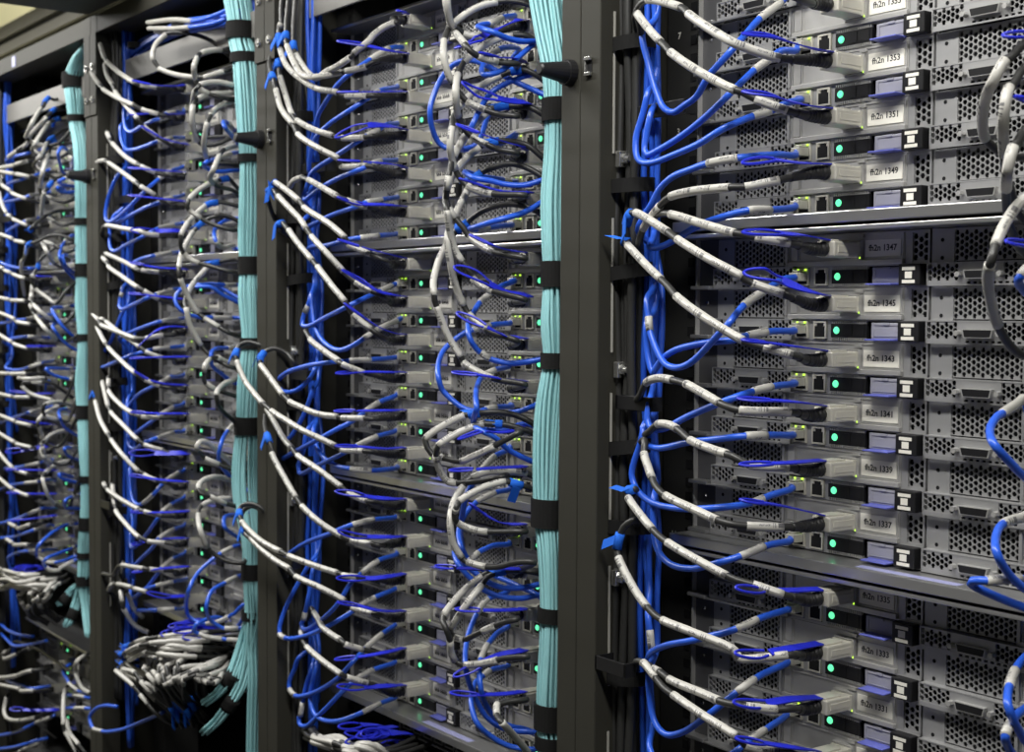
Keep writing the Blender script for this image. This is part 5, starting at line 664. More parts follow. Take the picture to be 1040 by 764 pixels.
I|2115||-809.0,-33.0,-454.0c -809.8,-46.0,-454.5c -770.6,-78.0,-438.3b -744.9,-105.4,-422.8b -724.3,-121.7,-411.3b -717.9,-125.9,-401.4w -764.6,-96.3,-391.3w -802.0,-60.9,-386.6w -821.6,-40.0,-386.8b -760.9,-32.2,-400.8b -700.1,-24.4,-431.8b -700.1,-21.4,-496.8b
I|2120||-809.0,-33.0,-511.2c -809.8,-46.0,-511.7c -780.8,-78.0,-501.4b -786.0,-91.3,-494.8w -792.4,-108.5,-487.0w -789.6,-117.4,-479.0b -779.2,-125.2,-469.4w -785.3,-118.1,-464.1w -788.4,-110.2,-464.7w -827.2,-56.4,-498.5w -837.2,-40.0,-509.1b -767.2,-30.5,-523.1b -697.1,-20.9,-554.1b -697.1,-17.9,-619.1b
I|2121||-809.0,-33.0,-553.1c -809.8,-46.0,-553.6c -766.6,-78.0,-548.1b -767.2,-91.2,-544.0w -765.8,-113.9,-532.8w -766.6,-126.7,-527.8b -778.9,-123.0,-520.1w -793.8,-110.2,-515.2w -807.2,-86.3,-513.5w -823.1,-56.5,-522.2w -832.4,-40.0,-528.2b -765.0,-30.0,-542.2b -697.7,-19.9,-573.2b -697.7,-16.9,-638.2b
I|2122||-809.0,-33.0,-595.0c -809.8,-46.0,-595.5c -743.4,-78.0,-618.5b -757.9,-93.5,-617.0b -767.5,-109.1,-606.4b -768.3,-116.4,-598.6w -763.0,-127.4,-575.2w -817.9,-106.5,-563.0w -832.1,-99.1,-557.8b -836.3,-93.8,-554.4w -836.8,-73.0,-547.5w -833.1,-51.0,-548.7w -832.6,-40.0,-552.8b -763.2,-29.8,-566.8b -693.8,-19.5,-597.8b -693.8,-16.5,-662.8b
E|2101||-859.6,-11.0,-39.5e -889.1,-14.0,-52.0e -827.1,-52.5,-55.0w -789.1,-77.0,-54.7w -770.9,-90.3,-56.1e -731.2,-107.1,-68.3e -758.2,-87.0,-73.0e -786.4,-64.9,-77.7e -815.4,-42.0,-82.7e -754.3,-34.9,-96.7e -693.1,-27.7,-127.7e -693.1,-24.7,-192.7e
E|2102||-859.6,-11.0,-81.4e -889.3,-14.0,-79.0e -856.7,-41.2,-86.0w -821.8,-78.0,-97.9w -794.4,-105.9,-108.0e -807.2,-101.4,-111.1e -811.6,-82.7,-115.4e -814.2,-56.5,-112.2e -815.6,-42.0,-110.8e -756.0,-31.2,-124.8e -696.5,-20.4,-155.8e -696.5,-17.4,-220.8e
E|2105||-859.6,-11.0,-207.1e -900.5,-14.0,-210.9e -865.5,-32.8,-207.2w -817.1,-71.5,-213.4w -777.2,-98.6,-207.8w -791.7,-94.7,-198.5e -819.3,-78.3,-186.2e -833.0,-62.9,-178.6e -845.6,-42.0,-172.8e -771.6,-32.3,-186.8e -697.6,-22.7,-217.8e -697.6,-19.7,-282.8e
E|2110||-859.6,-11.0,-264.3e -890.6,-14.0,-261.1e -881.9,-22.9,-261.3w -856.0,-51.5,-261.7w -843.5,-73.4,-261.1e -832.3,-92.0,-262.6e -822.9,-105.2,-266.1e -812.6,-91.8,-265.0e -813.6,-73.3,-275.2e -812.2,-50.0,-286.0e -811.9,-42.0,-289.7e -758.5,-35.5,-303.7e -705.2,-28.9,-334.7e -705.2,-25.9,-399.7e
E|2111||-859.6,-11.0,-306.2e -896.0,-14.0,-306.2e -892.8,-23.9,-306.2w -889.1,-53.0,-305.8w -896.6,-73.1,-304.8e -899.0,-95.2,-295.6e -909.1,-98.9,-281.4e -911.7,-90.8,-269.3e -897.8,-81.7,-262.8e -873.8,-69.0,-261.8e -859.5,-61.5,-262.9e -831.4,-42.0,-279.0e -763.7,-31.7,-293.0e -695.9,-21.3,-324.0e -695.9,-18.3,-389.0e
E|2112||-859.6,-11.0,-348.1e -891.2,-14.0,-347.8e -878.1,-25.0,-346.9w -850.0,-49.9,-346.4w -826.2,-77.0,-346.6e -799.3,-96.4,-353.7e -807.6,-91.1,-367.6e -817.7,-76.4,-376.7e -827.9,-58.0,-387.8e -832.2,-42.0,-395.3e -767.2,-33.9,-409.3e -702.3,-25.7,-440.3e -702.3,-22.7,-505.3e
E|2114||-859.6,-11.0,-431.9e -897.0,-14.0,-448.9e -868.5,-33.4,-451.7w -834.6,-57.4,-457.0w -776.0,-93.5,-468.7e -787.3,-91.8,-488.6e -820.8,-59.4,-517.1e -833.2,-42.0,-530.3e -763.6,-35.7,-544.3e -694.0,-29.3,-575.3e -694.0,-26.3,-640.3e
E|2121||-859.6,-11.0,-572.9e -877.4,-14.0,-575.5e -820.0,-55.3,-567.9e -779.7,-87.3,-564.1e -756.7,-97.9,-571.8e -780.6,-76.1,-586.2e -797.7,-56.2,-596.7e -809.0,-42.0,-603.9e -756.5,-29.8,-617.9e -704.0,-17.7,-648.9e -704.0,-14.7,-713.9e
E|2122||-859.6,-11.0,-614.8e -877.7,-14.0,-619.3e -874.3,-30.1,-620.6e -873.2,-33.0,-621.3w -870.3,-51.0,-626.9w -871.3,-58.9,-631.8e -868.6,-84.6,-649.7e -850.4,-105.3,-666.2e -887.5,-94.0,-697.9e -896.0,-87.0,-713.6e -882.9,-78.7,-721.1e -853.6,-66.0,-717.3w -834.9,-55.8,-707.5w -826.7,-50.3,-701.3e -819.4,-42.0,-690.1e -761.0,-32.8,-704.1e -702.7,-23.5,-735.1e -702.7,-20.5,-800.1e
E|2123||-859.6,-11.0,-656.7e -877.9,-14.0,-662.0e -864.9,-28.6,-660.6e -861.1,-32.8,-660.2w -840.9,-58.7,-662.3w -821.2,-87.4,-667.8e -811.5,-98.6,-684.0e -834.3,-81.7,-709.6e -831.3,-66.9,-720.7e -829.7,-64.2,-721.4w -819.5,-49.1,-720.8w -814.6,-42.0,-720.8e -755.1,-33.2,-734.8e -695.7,-24.4,-765.8e -695.7,-21.4,-830.8e
E|2124||-859.6,-11.0,-698.6e -896.9,-14.0,-737.9e -889.0,-23.4,-737.8w -864.0,-46.3,-719.7w -859.3,-62.3,-711.6e -847.1,-97.7,-715.1e -855.4,-98.2,-724.8e -845.4,-82.9,-732.8w -830.4,-67.3,-735.1w -828.5,-65.5,-735.3e -825.7,-62.7,-735.6w -811.8,-50.0,-735.6w -802.6,-42.0,-735.7e -754.4,-33.8,-749.7e -706.2,-25.7,-780.7e -706.2,-22.7,-845.7e
E||r2b|-953.2,-100.0,-857.6e -974.8,-102.4,-867.8e -1014.7,-106.2,-884.9e -1082.9,-111.3,-912.8e -1145.6,-114.7,-931.2e -1154.8,-115.2,-932.5w -1195.8,-113.7,-939.4w -1205.7,-113.1,-937.6e -1220.2,-111.4,-928.0e -1199.2,-109.3,-910.0e -1164.4,-107.0,-897.0e -1121.0,-104.0,-889.0e
I|3001||-1628.0,-33.0,-18.7c -1628.8,-46.0,-19.2c -1556.5,-78.0,-35.8b -1532.1,-99.9,-43.0w -1566.6,-108.8,-46.0w -1577.3,-107.3,-46.5b -1587.4,-106.0,-46.3w -1669.1,-96.0,-41.5w -1780.6,-82.0,-35.4w
I|3002||-1628.0,-33.0,-60.6c -1628.8,-46.0,-61.1c -1557.5,-78.0,-69.8b -1548.3,-92.5,-68.2w -1581.4,-104.4,-62.1w -1600.6,-102.2,-60.0b -1619.7,-100.0,-58.0w -1735.7,-87.6,-44.1w -1793.9,-82.0,-37.3w
I|3003||-1628.0,-33.0,-102.5c -1628.8,-46.0,-103.0c -1558.7,-78.0,-109.2b -1553.7,-96.5,-106.0w -1612.3,-103.0,-92.8w -1626.2,-101.1,-89.0b -1639.7,-99.4,-85.6w -1710.9,-91.4,-70.7w -1720.0,-89.6,-66.2b -1728.2,-86.2,-57.8w -1731.8,-83.2,-50.7w -1734.6,-82.0,-47.6b -1783.7,-65.6,-61.6b -1816.4,-61.1,-97.6b -1816.4,-59.1,-162.6b
I|3004||-1628.0,-33.0,-144.4c -1628.8,-46.0,-144.9c -1560.1,-78.0,-154.1b -1557.4,-94.0,-151.3w -1589.0,-108.6,-139.6w -1607.1,-106.4,-135.0b -1616.7,-105.3,-133.0w -1639.8,-102.9,-129.5w -1647.5,-101.8,-127.2b -1662.3,-99.8,-122.6w -1715.9,-91.2,-102.3w -1762.7,-82.0,-79.9w
I|3005||-1628.0,-33.0,-186.3c -1628.8,-46.0,-186.8c -1561.1,-78.0,-188.2b -1544.8,-102.6,-182.4w -1592.7,-104.0,-176.7w -1612.9,-101.4,-173.5b -1632.6,-99.1,-170.8w -1739.8,-87.6,-158.6w -1798.2,-82.0,-153.1w
I|3010||-1628.0,-33.0,-243.5c -1628.8,-46.0,-244.0c -1562.9,-78.0,-245.9b -1548.9,-102.0,-243.0w -1620.1,-100.3,-234.8w -1638.6,-98.0,-232.3b -1653.6,-96.2,-230.4w -1697.7,-91.3,-226.3w -1709.3,-89.8,-223.6b -1729.5,-87.5,-220.8w -1787.4,-82.0,-216.5w
I|3011||-1628.0,-33.0,-285.4c -1628.8,-46.0,-285.9c -1564.0,-78.0,-283.9b -1546.8,-103.0,-281.9w -1637.6,-98.8,-280.3w -1647.4,-97.6,-279.8b -1657.3,-96.5,-279.2w -1746.4,-86.9,-275.0w -1796.1,-82.0,-272.8w
I|3012||-1628.0,-33.0,-327.3c -1628.8,-46.0,-327.8c -1548.3,-78.0,-325.3b -1536.2,-97.8,-321.9w -1587.1,-104.4,-318.1w -1607.8,-101.7,-315.3b -1623.8,-99.6,-312.9w -1693.3,-91.6,-307.2w -1783.9,-82.0,-300.8w
I|3013||-1628.0,-33.0,-369.2c -1628.8,-46.0,-369.7c -1549.5,-78.0,-366.9b -1527.5,-105.4,-362.8w -1604.5,-104.9,-357.0w -1615.5,-103.4,-355.4b -1628.9,-101.8,-354.2w -1694.5,-93.6,-348.7w -1785.4,-82.0,-340.7w
I|3014||-1628.0,-33.0,-411.1c -1628.8,-46.0,-411.6c -1567.8,-78.0,-408.3b -1545.5,-102.9,-406.9w -1638.7,-100.7,-411.2w -1648.8,-99.5,-411.2b -1664.0,-97.7,-411.8w -1747.4,-88.1,-414.7w -1801.4,-82.0,-416.4w
I|3015||-1628.0,-33.0,-453.0c -1628.8,-46.0,-453.5c -1552.0,-78.0,-449.3b -1534.1,-99.7,-447.6w -1596.5,-106.0,-450.2w -1623.5,-102.9,-451.3b -1638.4,-101.2,-451.4w -1747.6,-88.5,-452.9w -1802.8,-82.0,-453.6w
I|3020||-1628.0,-33.0,-510.2c -1628.8,-46.0,-510.7c -1542.2,-78.0,-502.2b -1529.0,-100.0,-495.8w -1596.7,-103.3,-494.8w -1610.9,-101.7,-494.9b -1625.7,-100.0,-494.5w -1699.7,-91.7,-493.7w -1791.0,-82.0,-493.2w
I|3021||-1628.0,-33.0,-552.1c -1628.8,-46.0,-552.6c -1543.3,-78.0,-538.6b -1534.6,-98.6,-534.1w -1602.4,-103.2,-532.9w -1615.5,-101.6,-532.2b -1632.2,-99.7,-531.8w -1699.9,-92.0,-529.9w -1792.3,-82.0,-526.6w
I|3022||-1628.0,-33.0,-594.0c -1628.8,-46.0,-594.5c -1556.1,-78.0,-587.0b -1541.8,-103.6,-580.3w -1604.1,-106.8,-577.9w -1613.0,-105.5,-576.9b -1627.9,-103.8,-576.6w -1699.3,-94.5,-571.4w -1787.0,-82.0,-562.3w
I|3023||-1628.0,-33.0,-635.9c -1628.8,-46.0,-636.4c -1557.1,-78.0,-623.7b -1543.2,-101.2,-618.6w -1600.5,-106.4,-615.7w -1613.7,-104.8,-615.4b -1633.4,-102.6,-615.7w -1703.0,-93.8,-613.8w -1795.4,-82.0,-610.3w
I|3024||-1628.0,-33.0,-677.8c -1628.8,-46.0,-678.3c -1558.6,-78.0,-671.3b -1528.6,-103.6,-667.2w -1624.8,-95.5,-686.6w -1636.2,-93.8,-686.9b -1647.9,-92.1,-687.1w -1715.4,-83.5,-690.3w -1726.8,-82.0,-690.4b -1778.3,-62.5,-704.4b -1812.7,-55.0,-740.4b -1812.7,-53.0,-805.4b
I|3025||-1628.0,-33.0,-719.7c -1628.8,-46.0,-720.2c -1559.7,-78.0,-708.2b -1530.6,-107.7,-701.4w -1657.6,-92.7,-720.8w -1665.8,-91.5,-720.7b -1677.4,-89.9,-720.6w -1733.7,-83.1,-722.2w -1743.9,-82.0,-722.7b -1798.4,-64.6,-736.7b -1834.8,-59.2,-772.7b -1834.8,-57.2,-837.7b
E|3001||-1678.6,-11.0,-38.5e -1771.4,-14.0,-44.4w -1643.5,-67.3,-60.1w -1608.3,-86.4,-67.5e -1723.8,-76.4,-67.0e -1744.8,-74.0,-71.1e -1777.9,-56.5,-85.1e -1800.0,-50.9,-121.1e -1810.0,-40.9,-186.1e -1830.0,-34.0,-246.1e
E|3002||-1678.6,-11.0,-80.4e -1729.9,-14.0,-81.2w -1599.0,-77.9,-96.8w -1630.5,-80.9,-99.5e -1713.9,-75.9,-98.8e -1771.3,-74.0,-96.2e -1789.3,-57.8,-82.2e -1801.2,-53.6,-46.2e -1811.2,-43.6,18.8e -1831.2,-34.0,78.8e
E|3003||-1678.6,-11.0,-122.3e -1761.6,-14.0,-125.3w -1609.0,-82.4,-141.1w -1648.8,-81.2,-144.7e -1722.2,-75.9,-151.5e -1747.9,-74.0,-158.9e -1778.4,-56.6,-172.9e -1798.8,-51.2,-208.9e -1808.8,-41.2,-273.9e -1828.8,-34.0,-333.9e
E|3000||-1678.6,-11.0,3.4e -1727.5,-14.0,0.2e -1648.4,-48.7,-11.3w -1585.4,-79.5,-21.9w -1577.0,-85.8,-24.9e -1710.7,-76.1,-21.0e -1743.1,-74.0,-23.8e -1773.1,-55.9,-37.8e -1793.0,-49.8,-73.8e -1803.0,-39.8,-138.8e -1823.0,-34.0,-198.8e
E|3005||-1678.6,-11.0,-206.1e -1686.3,-14.0,-217.1w -1606.9,-58.3,-222.8w -1576.8,-86.0,-225.0e -1645.6,-82.1,-222.5e -1738.8,-77.3,-214.6e -1808.1,-74.0,-205.1e
E|3011||-1678.6,-11.0,-305.2e -1724.5,-14.0,-307.1e -1645.8,-52.4,-309.6w -1592.5,-87.4,-313.4w -1660.2,-83.2,-315.4e -1722.9,-79.3,-319.7e -1812.5,-74.0,-324.0e
E|3012||-1678.6,-11.0,-347.1e -1695.9,-14.0,-348.2e -1611.5,-55.8,-345.1e -1606.5,-58.7,-345.0w -1594.9,-85.2,-344.1w -1655.2,-81.3,-346.7e -1717.6,-77.5,-350.5e -1774.2,-74.0,-356.1e -1788.8,-58.2,-370.1e -1798.5,-54.5,-406.1e -1808.5,-44.5,-471.1e -1828.5,-34.0,-531.1e
E|3013||-1678.6,-11.0,-389.0e -1673.6,-14.0,-389.9e -1580.7,-62.8,-389.5e -1571.7,-67.5,-390.4w -1585.7,-84.6,-397.0w -1647.2,-80.7,-404.4e -1723.6,-76.2,-406.8e -1759.7,-74.0,-403.3e -1780.0,-57.0,-389.3e -1793.4,-52.0,-353.3e -1803.4,-42.0,-288.3e -1823.4,-34.0,-228.3e
E|3015||-1678.6,-11.0,-472.8e -1699.5,-14.0,-477.5e -1631.9,-49.1,-476.0w -1585.5,-86.1,-477.4w -1658.3,-81.8,-487.7e -1719.2,-78.5,-497.4e -1812.8,-74.0,-512.6e
E|3021||-1678.6,-11.0,-571.9e -1684.5,-14.0,-573.8e -1580.9,-67.1,-566.1e -1572.5,-71.6,-566.0w -1612.1,-83.9,-573.9w -1665.6,-80.5,-581.5e -1769.8,-74.0,-595.6e -1787.8,-55.2,-609.6e -1799.8,-48.3,-645.6e -1809.8,-38.3,-710.6e -1829.8,-34.0,-770.6e
E|3022||-1678.6,-11.0,-613.8e -1662.1,-14.0,-607.4e -1573.5,-73.5,-599.1e -1569.4,-76.6,-598.9w -1626.3,-81.4,-606.4w -1692.5,-78.3,-615.7e -1743.4,-76.4,-624.0e -1824.3,-74.0,-642.6e
E|3023||-1678.6,-11.0,-655.7e -1651.9,-14.0,-658.1e -1562.1,-72.1,-644.9e -1557.1,-75.5,-644.9w -1584.4,-88.2,-655.8w -1656.0,-84.3,-672.0e -1750.6,-78.8,-691.9e -1826.6,-74.0,-706.8e
E|3024||-1678.6,-11.0,-697.6e -1682.0,-14.0,-694.4e -1621.4,-47.0,-687.6e -1615.9,-50.6,-687.5w -1569.2,-85.6,-683.4w -1635.3,-81.7,-698.6e -1716.6,-77.7,-715.5e -1820.9,-74.0,-732.9e
E|3025||-1678.6,-11.0,-739.5e -1665.7,-14.0,-737.7e -1576.7,-66.3,-721.9e -1571.3,-69.9,-721.3w -1595.4,-84.2,-723.8w -1657.6,-80.8,-734.8e -1717.9,-77.7,-748.6e -1754.6,-75.4,-763.0e -1750.1,-74.0,-770.3e -1776.2,-57.6,-784.3e -1793.6,-53.1,-820.3e -1803.6,-43.1,-885.3e -1823.6,-34.0,-945.3e
I|3100||-1409.0,-33.0,23.2c -1409.8,-46.0,22.7c -1441.9,-78.0,-19.9b -1463.5,-95.2,-22.6w -1482.9,-111.5,-15.1w -1486.0,-117.3,-10.1b -1471.6,-120.9,-6.6w -1439.0,-121.5,10.5w -1475.8,-95.0,40.0w -1478.9,-89.6,44.3b -1498.3,-79.8,57.1u -1504.1,-72.6,63.7u -1506.2,-63.0,60.5b -1506.5,-48.6,66.3b -1505.6,-40.0,67.0b -1406.2,-30.7,53.0b -1306.8,-21.4,22.0b -1306.8,-18.4,-43.0b
I||r3r|-1655.0,-78.0,-11.0w -1556.3,-93.5,-10.4w -1484.8,-109.0,-2.6w -1452.0,-93.3,23.7w -1461.9,-86.6,28.9b -1474.3,-79.0,35.2u -1488.2,-67.4,43.1u -1493.1,-60.4,44.2b -1506.1,-40.0,47.6b -1404.5,-28.0,33.6b -1302.8,-16.1,2.6b -1302.8,-13.1,-62.4b
I||r3r|-1716.8,-78.0,-18.7w -1516.6,-122.8,-28.9w -1507.6,-123.8,-28.5b -1685.1,-52.9,4.8w -1723.3,-40.0,13.1b
I|3101||-1409.0,-33.0,-18.7c -1409.8,-46.0,-19.2c -1442.5,-78.0,-43.9b -1448.4,-100.3,-41.5w -1449.5,-118.6,-34.2w -1429.0,-123.4,-31.3b -1397.3,-130.0,-28.0w -1434.4,-107.8,-5.8w -1474.3,-82.3,16.7w -1480.1,-77.2,20.4b -1485.0,-70.4,23.2u -1492.8,-58.9,27.7u -1498.8,-53.4,26.1b -1506.6,-40.0,28.1b -1400.4,-30.2,14.1b -1294.3,-20.4,-16.9b -1294.3,-17.4,-81.9b
I|3102||-1409.0,-33.0,-60.6c -1409.8,-46.0,-61.1c -1443.5,-78.0,-78.3b -1455.9,-96.3,-68.2w -1462.0,-110.7,-60.0w -1437.2,-117.6,-53.9b -1406.4,-118.9,-46.5w -1458.3,-91.7,-19.4w -1464.8,-86.1,-14.9b -1472.9,-81.6,-10.3u -1478.2,-72.9,-5.6u -1493.4,-53.5,8.0b -1496.4,-40.0,12.0b -1396.5,-29.1,-2.0b -1296.5,-18.2,-33.0b -1296.5,-15.2,-98.0b
I|3103||-1409.0,-33.0,-102.5c -1409.8,-46.0,-103.0c -1413.4,-78.0,-119.7b -1429.8,-93.2,-112.6w -1443.2,-106.0,-105.6w -1429.9,-112.7,-97.5b -1422.5,-115.0,-94.7w -1372.3,-126.7,-76.4w -1434.9,-96.9,-40.6w -1441.0,-93.1,-36.4b -1475.4,-77.4,-16.5u -1477.0,-69.8,-12.3u -1483.1,-60.8,-17.2b -1481.3,-40.0,-12.2b -1388.2,-27.5,-26.2b -1295.1,-15.1,-57.2b -1295.1,-12.1,-122.2b
I|3104||-1409.0,-33.0,-144.4c -1409.8,-46.0,-144.9c -1424.7,-78.0,-156.8b -1437.7,-87.5,-149.7w -1458.7,-103.0,-139.0w -1448.7,-105.3,-136.2w -1385.2,-119.5,-105.9w -1392.3,-112.9,-100.0b -1399.4,-108.1,-95.0u -1407.1,-100.4,-88.1u -1411.0,-93.9,-83.2b -1413.3,-81.1,-76.3b -1409.3,-61.7,-77.1b -1406.7,-40.0,-83.7b -1353.8,-28.9,-97.7b -1301.0,-17.9,-128.7b -1301.0,-14.9,-193.7b
I|3105||-1409.0,-33.0,-186.3c -1409.8,-46.0,-186.8c -1405.3,-78.0,-202.1b -1420.1,-93.6,-190.2w -1438.4,-108.2,-181.4w -1446.5,-122.6,-167.9b -1445.4,-124.6,-165.5u -1425.6,-127.4,-161.4b -1440.0,-103.9,-143.4b -1440.9,-79.3,-131.9b -1433.8,-50.2,-130.9b -1432.9,-40.0,-133.9b -1369.6,-34.7,-147.9b -1306.3,-29.3,-178.9b -1306.3,-26.3,-243.9b
I||r3r|-1369.6,-78.0,-184.5b -1380.8,-92.9,-176.2b -1398.9,-107.3,-176.0b -1415.9,-123.9,-186.1b -1424.3,-129.7,-187.7u -1452.9,-126.8,-190.8u -1459.3,-125.7,-191.4b -1472.8,-122.4,-194.3w -1505.3,-114.1,-201.7w -1541.6,-105.7,-209.3b -1572.5,-99.8,-213.7w -1635.7,-81.5,-232.0w -1733.4,-46.3,-268.8w -1747.9,-40.0,-275.4b -1526.4,-33.7,-289.4b -1304.8,-27.4,-320.4b -1304.8,-24.4,-385.4b
I|3110||-1409.0,-33.0,-243.5c -1409.8,-46.0,-244.0c -1401.8,-78.0,-262.0b -1409.1,-94.7,-286.1w -1423.8,-103.5,-277.6w -1443.7,-117.6,-262.1w -1439.7,-123.8,-252.0b -1438.4,-125.8,-241.8w -1435.6,-121.6,-240.0w -1445.8,-117.5,-234.6b -1456.1,-108.1,-223.8u -1471.7,-102.7,-216.3b -1475.8,-82.4,-197.3b -1465.8,-64.5,-187.1b -1451.6,-48.1,-183.5b -1444.2,-40.0,-183.9b -1370.5,-30.7,-197.9b -1296.8,-21.4,-228.9b -1296.8,-18.4,-293.9b
I||r3r|-1532.7,-78.0,-176.6w -1390.8,-115.2,-201.9w -1422.1,-94.9,-218.3w -1458.6,-77.8,-221.3b -1529.1,-40.0,-224.1b
I|3111||-1409.0,-33.0,-285.4c -1409.8,-46.0,-285.9c -1429.0,-78.0,-320.4b -1426.9,-92.5,-313.5b -1427.5,-95.8,-313.5w -1417.8,-115.9,-301.5w -1454.8,-116.9,-288.7w -1503.6,-105.0,-280.6b -1564.6,-85.7,-265.7w -1666.8,-49.7,-236.2w -1691.5,-40.0,-227.9b
I|3112||-1409.0,-33.0,-327.3c -1409.8,-46.0,-327.8c -1409.1,-78.0,-349.5b -1407.3,-92.4,-345.9b -1407.1,-95.9,-345.5w -1385.4,-119.8,-328.4w -1479.7,-105.8,-307.8w -1549.3,-90.0,-298.3b -1613.4,-72.5,-285.4w -1681.1,-50.2,-268.1w -1707.5,-40.0,-260.1b
I|3113||-1409.0,-33.0,-369.2c -1409.8,-46.0,-369.7c -1432.5,-78.0,-450.8b -1450.1,-89.6,-447.9w -1487.9,-115.7,-436.8w -1490.7,-126.9,-424.3w -1487.3,-124.4,-418.9b -1484.9,-113.0,-418.2w -1481.1,-96.8,-419.3w -1480.7,-91.6,-417.7b -1479.3,-79.8,-421.5b -1492.1,-40.0,-448.2b
I||r3r|-1668.6,-78.0,-420.2w -1483.5,-113.4,-412.9w -1488.1,-91.0,-412.7w -1511.1,-80.0,-416.6b -1538.1,-67.8,-421.7u -1589.8,-40.0,-429.3b
I|3114||-1409.0,-33.0,-411.1c -1409.8,-46.0,-411.6c -1412.6,-78.0,-482.6b -1411.2,-92.3,-478.5w -1407.7,-115.6,-470.4w -1389.1,-123.1,-452.0b -1394.9,-118.7,-450.7w -1424.6,-87.6,-449.2w -1458.2,-51.7,-459.3w -1471.6,-40.0,-465.0b -1388.3,-27.8,-479.0b -1305.1,-15.6,-510.0b -1305.1,-12.6,-575.0b
I|3115||-1409.0,-33.0,-453.0c -1409.8,-46.0,-453.5c -1455.6,-78.0,-527.8b -1466.6,-97.1,-520.6w -1444.1,-109.4,-504.3w -1420.8,-121.9,-488.2w -1415.7,-125.1,-484.3b -1421.4,-122.4,-480.5w -1456.1,-98.3,-468.9w -1477.4,-70.2,-460.7w -1483.1,-57.6,-459.6b -1492.6,-40.0,-466.2b -1397.3,-32.0,-480.2b -1302.1,-24.1,-511.2b -1302.1,-21.1,-576.2b
I|3120||-1409.0,-33.0,-510.2c -1409.8,-46.0,-510.7c -1414.4,-78.0,-552.3b -1420.9,-100.1,-549.8w -1412.8,-114.6,-537.9w -1398.8,-123.2,-519.1w -1419.6,-117.4,-516.7b -1428.9,-110.9,-514.4w -1458.3,-87.4,-506.4w -1483.1,-54.4,-502.7w -1493.6,-40.0,-507.7b -1396.0,-33.2,-521.7b -1298.5,-26.4,-552.7b -1298.5,-23.4,-617.7b
I|3121||-1409.0,-33.0,-552.1c -1409.8,-46.0,-552.6c -1416.3,-78.0,-627.3b -1419.3,-94.3,-621.1b -1419.4,-97.8,-619.1w -1393.4,-118.9,-593.9w -1398.8,-123.2,-571.9w -1411.5,-117.1,-568.8b -1420.2,-111.7,-566.2w -1451.0,-79.8,-555.3w -1467.2,-51.6,-553.2w -1473.8,-40.0,-556.2b -1389.2,-28.7,-570.2b -1304.7,-17.5,-601.2b -1304.7,-14.5,-666.2b
I||r3r|-1546.1,-78.0,-536.8w -1405.9,-118.5,-536.9w -1507.5,-77.2,-565.1w -1605.4,-40.0,-584.9b
E|3102||-1459.6,-11.0,-80.4e -1547.4,-14.0,-48.5e -1433.2,-56.7,-37.9w -1405.4,-76.5,-33.2w -1392.0,-87.9,-31.9e -1363.9,-104.1,-43.9e -1406.5,-86.7,-59.3e -1433.3,-70.9,-71.6e -1436.9,-55.8,-79.0e -1436.1,-42.0,-83.4e -1370.5,-34.3,-97.4e -1304.9,-26.7,-128.4e -1304.9,-23.7,-193.4e
E|3103||-1459.6,-11.0,-122.3e -1516.0,-14.0,-67.1e -1428.4,-58.6,-75.5w -1365.2,-93.9,-84.9w -1366.8,-101.8,-88.6e -1387.3,-93.4,-91.6e -1411.0,-73.4,-92.2e -1446.4,-42.0,-89.7e -1374.0,-34.7,-103.7e -1301.5,-27.3,-134.7e -1301.5,-24.3,-199.7e
E|3104||-1459.6,-11.0,-164.2e -1527.4,-14.0,-104.2e -1449.8,-51.5,-102.2w -1397.4,-83.2,-100.5w -1356.8,-108.6,-100.5e -1372.1,-101.9,-104.1e -1382.3,-88.3,-105.5e -1403.6,-58.7,-100.8e -1416.3,-42.0,-98.6e -1361.3,-34.7,-112.6e -1306.2,-27.3,-143.6e -1306.2,-24.3,-208.6e
E|3105||-1459.6,-11.0,-206.1e -1550.3,-14.0,-166.4e -1502.5,-41.3,-172.9w -1469.8,-59.6,-181.9w -1432.9,-77.3,-192.5e -1363.5,-103.2,-212.4e -1403.7,-82.2,-227.8e -1434.6,-54.5,-244.8e -1440.0,-42.0,-248.8e -1373.5,-35.8,-262.8e -1307.0,-29.6,-293.8e -1307.0,-26.6,-358.8e
E|3110||-1459.6,-11.0,-263.3e -1530.0,-14.0,-208.9e -1454.6,-50.8,-208.4w -1404.4,-78.4,-207.2w -1367.0,-97.8,-212.2e -1365.3,-95.9,-220.6e -1422.7,-61.9,-233.8e -1450.0,-42.0,-239.9e -1375.7,-30.4,-253.9e -1301.5,-18.7,-284.9e -1301.5,-15.7,-349.9e
E|3111||-1459.6,-11.0,-305.2e -1531.9,-14.0,-287.8e -1498.6,-36.4,-289.2e -1479.7,-50.1,-290.8w -1464.2,-66.0,-292.6w -1441.8,-89.2,-293.7e -1417.2,-98.1,-299.7e -1398.3,-88.3,-323.5e -1420.4,-51.4,-348.2e -1422.2,-42.0,-351.8e -1361.8,-32.8,-365.8e -1301.5,-23.7,-396.8e -1301.5,-20.7,-461.8e
E|3112||-1459.6,-11.0,-347.1e -1532.5,-14.0,-316.0e -1495.2,-37.8,-314.0w -1452.9,-73.5,-315.4w -1424.2,-95.2,-322.1e -1385.9,-106.1,-328.4e -1400.6,-87.8,-347.5e -1417.7,-56.0,-365.5e -1422.6,-42.0,-371.0e -1357.6,-34.2,-385.0e -1292.6,-26.5,-416.0e -1292.6,-23.5,-481.0e
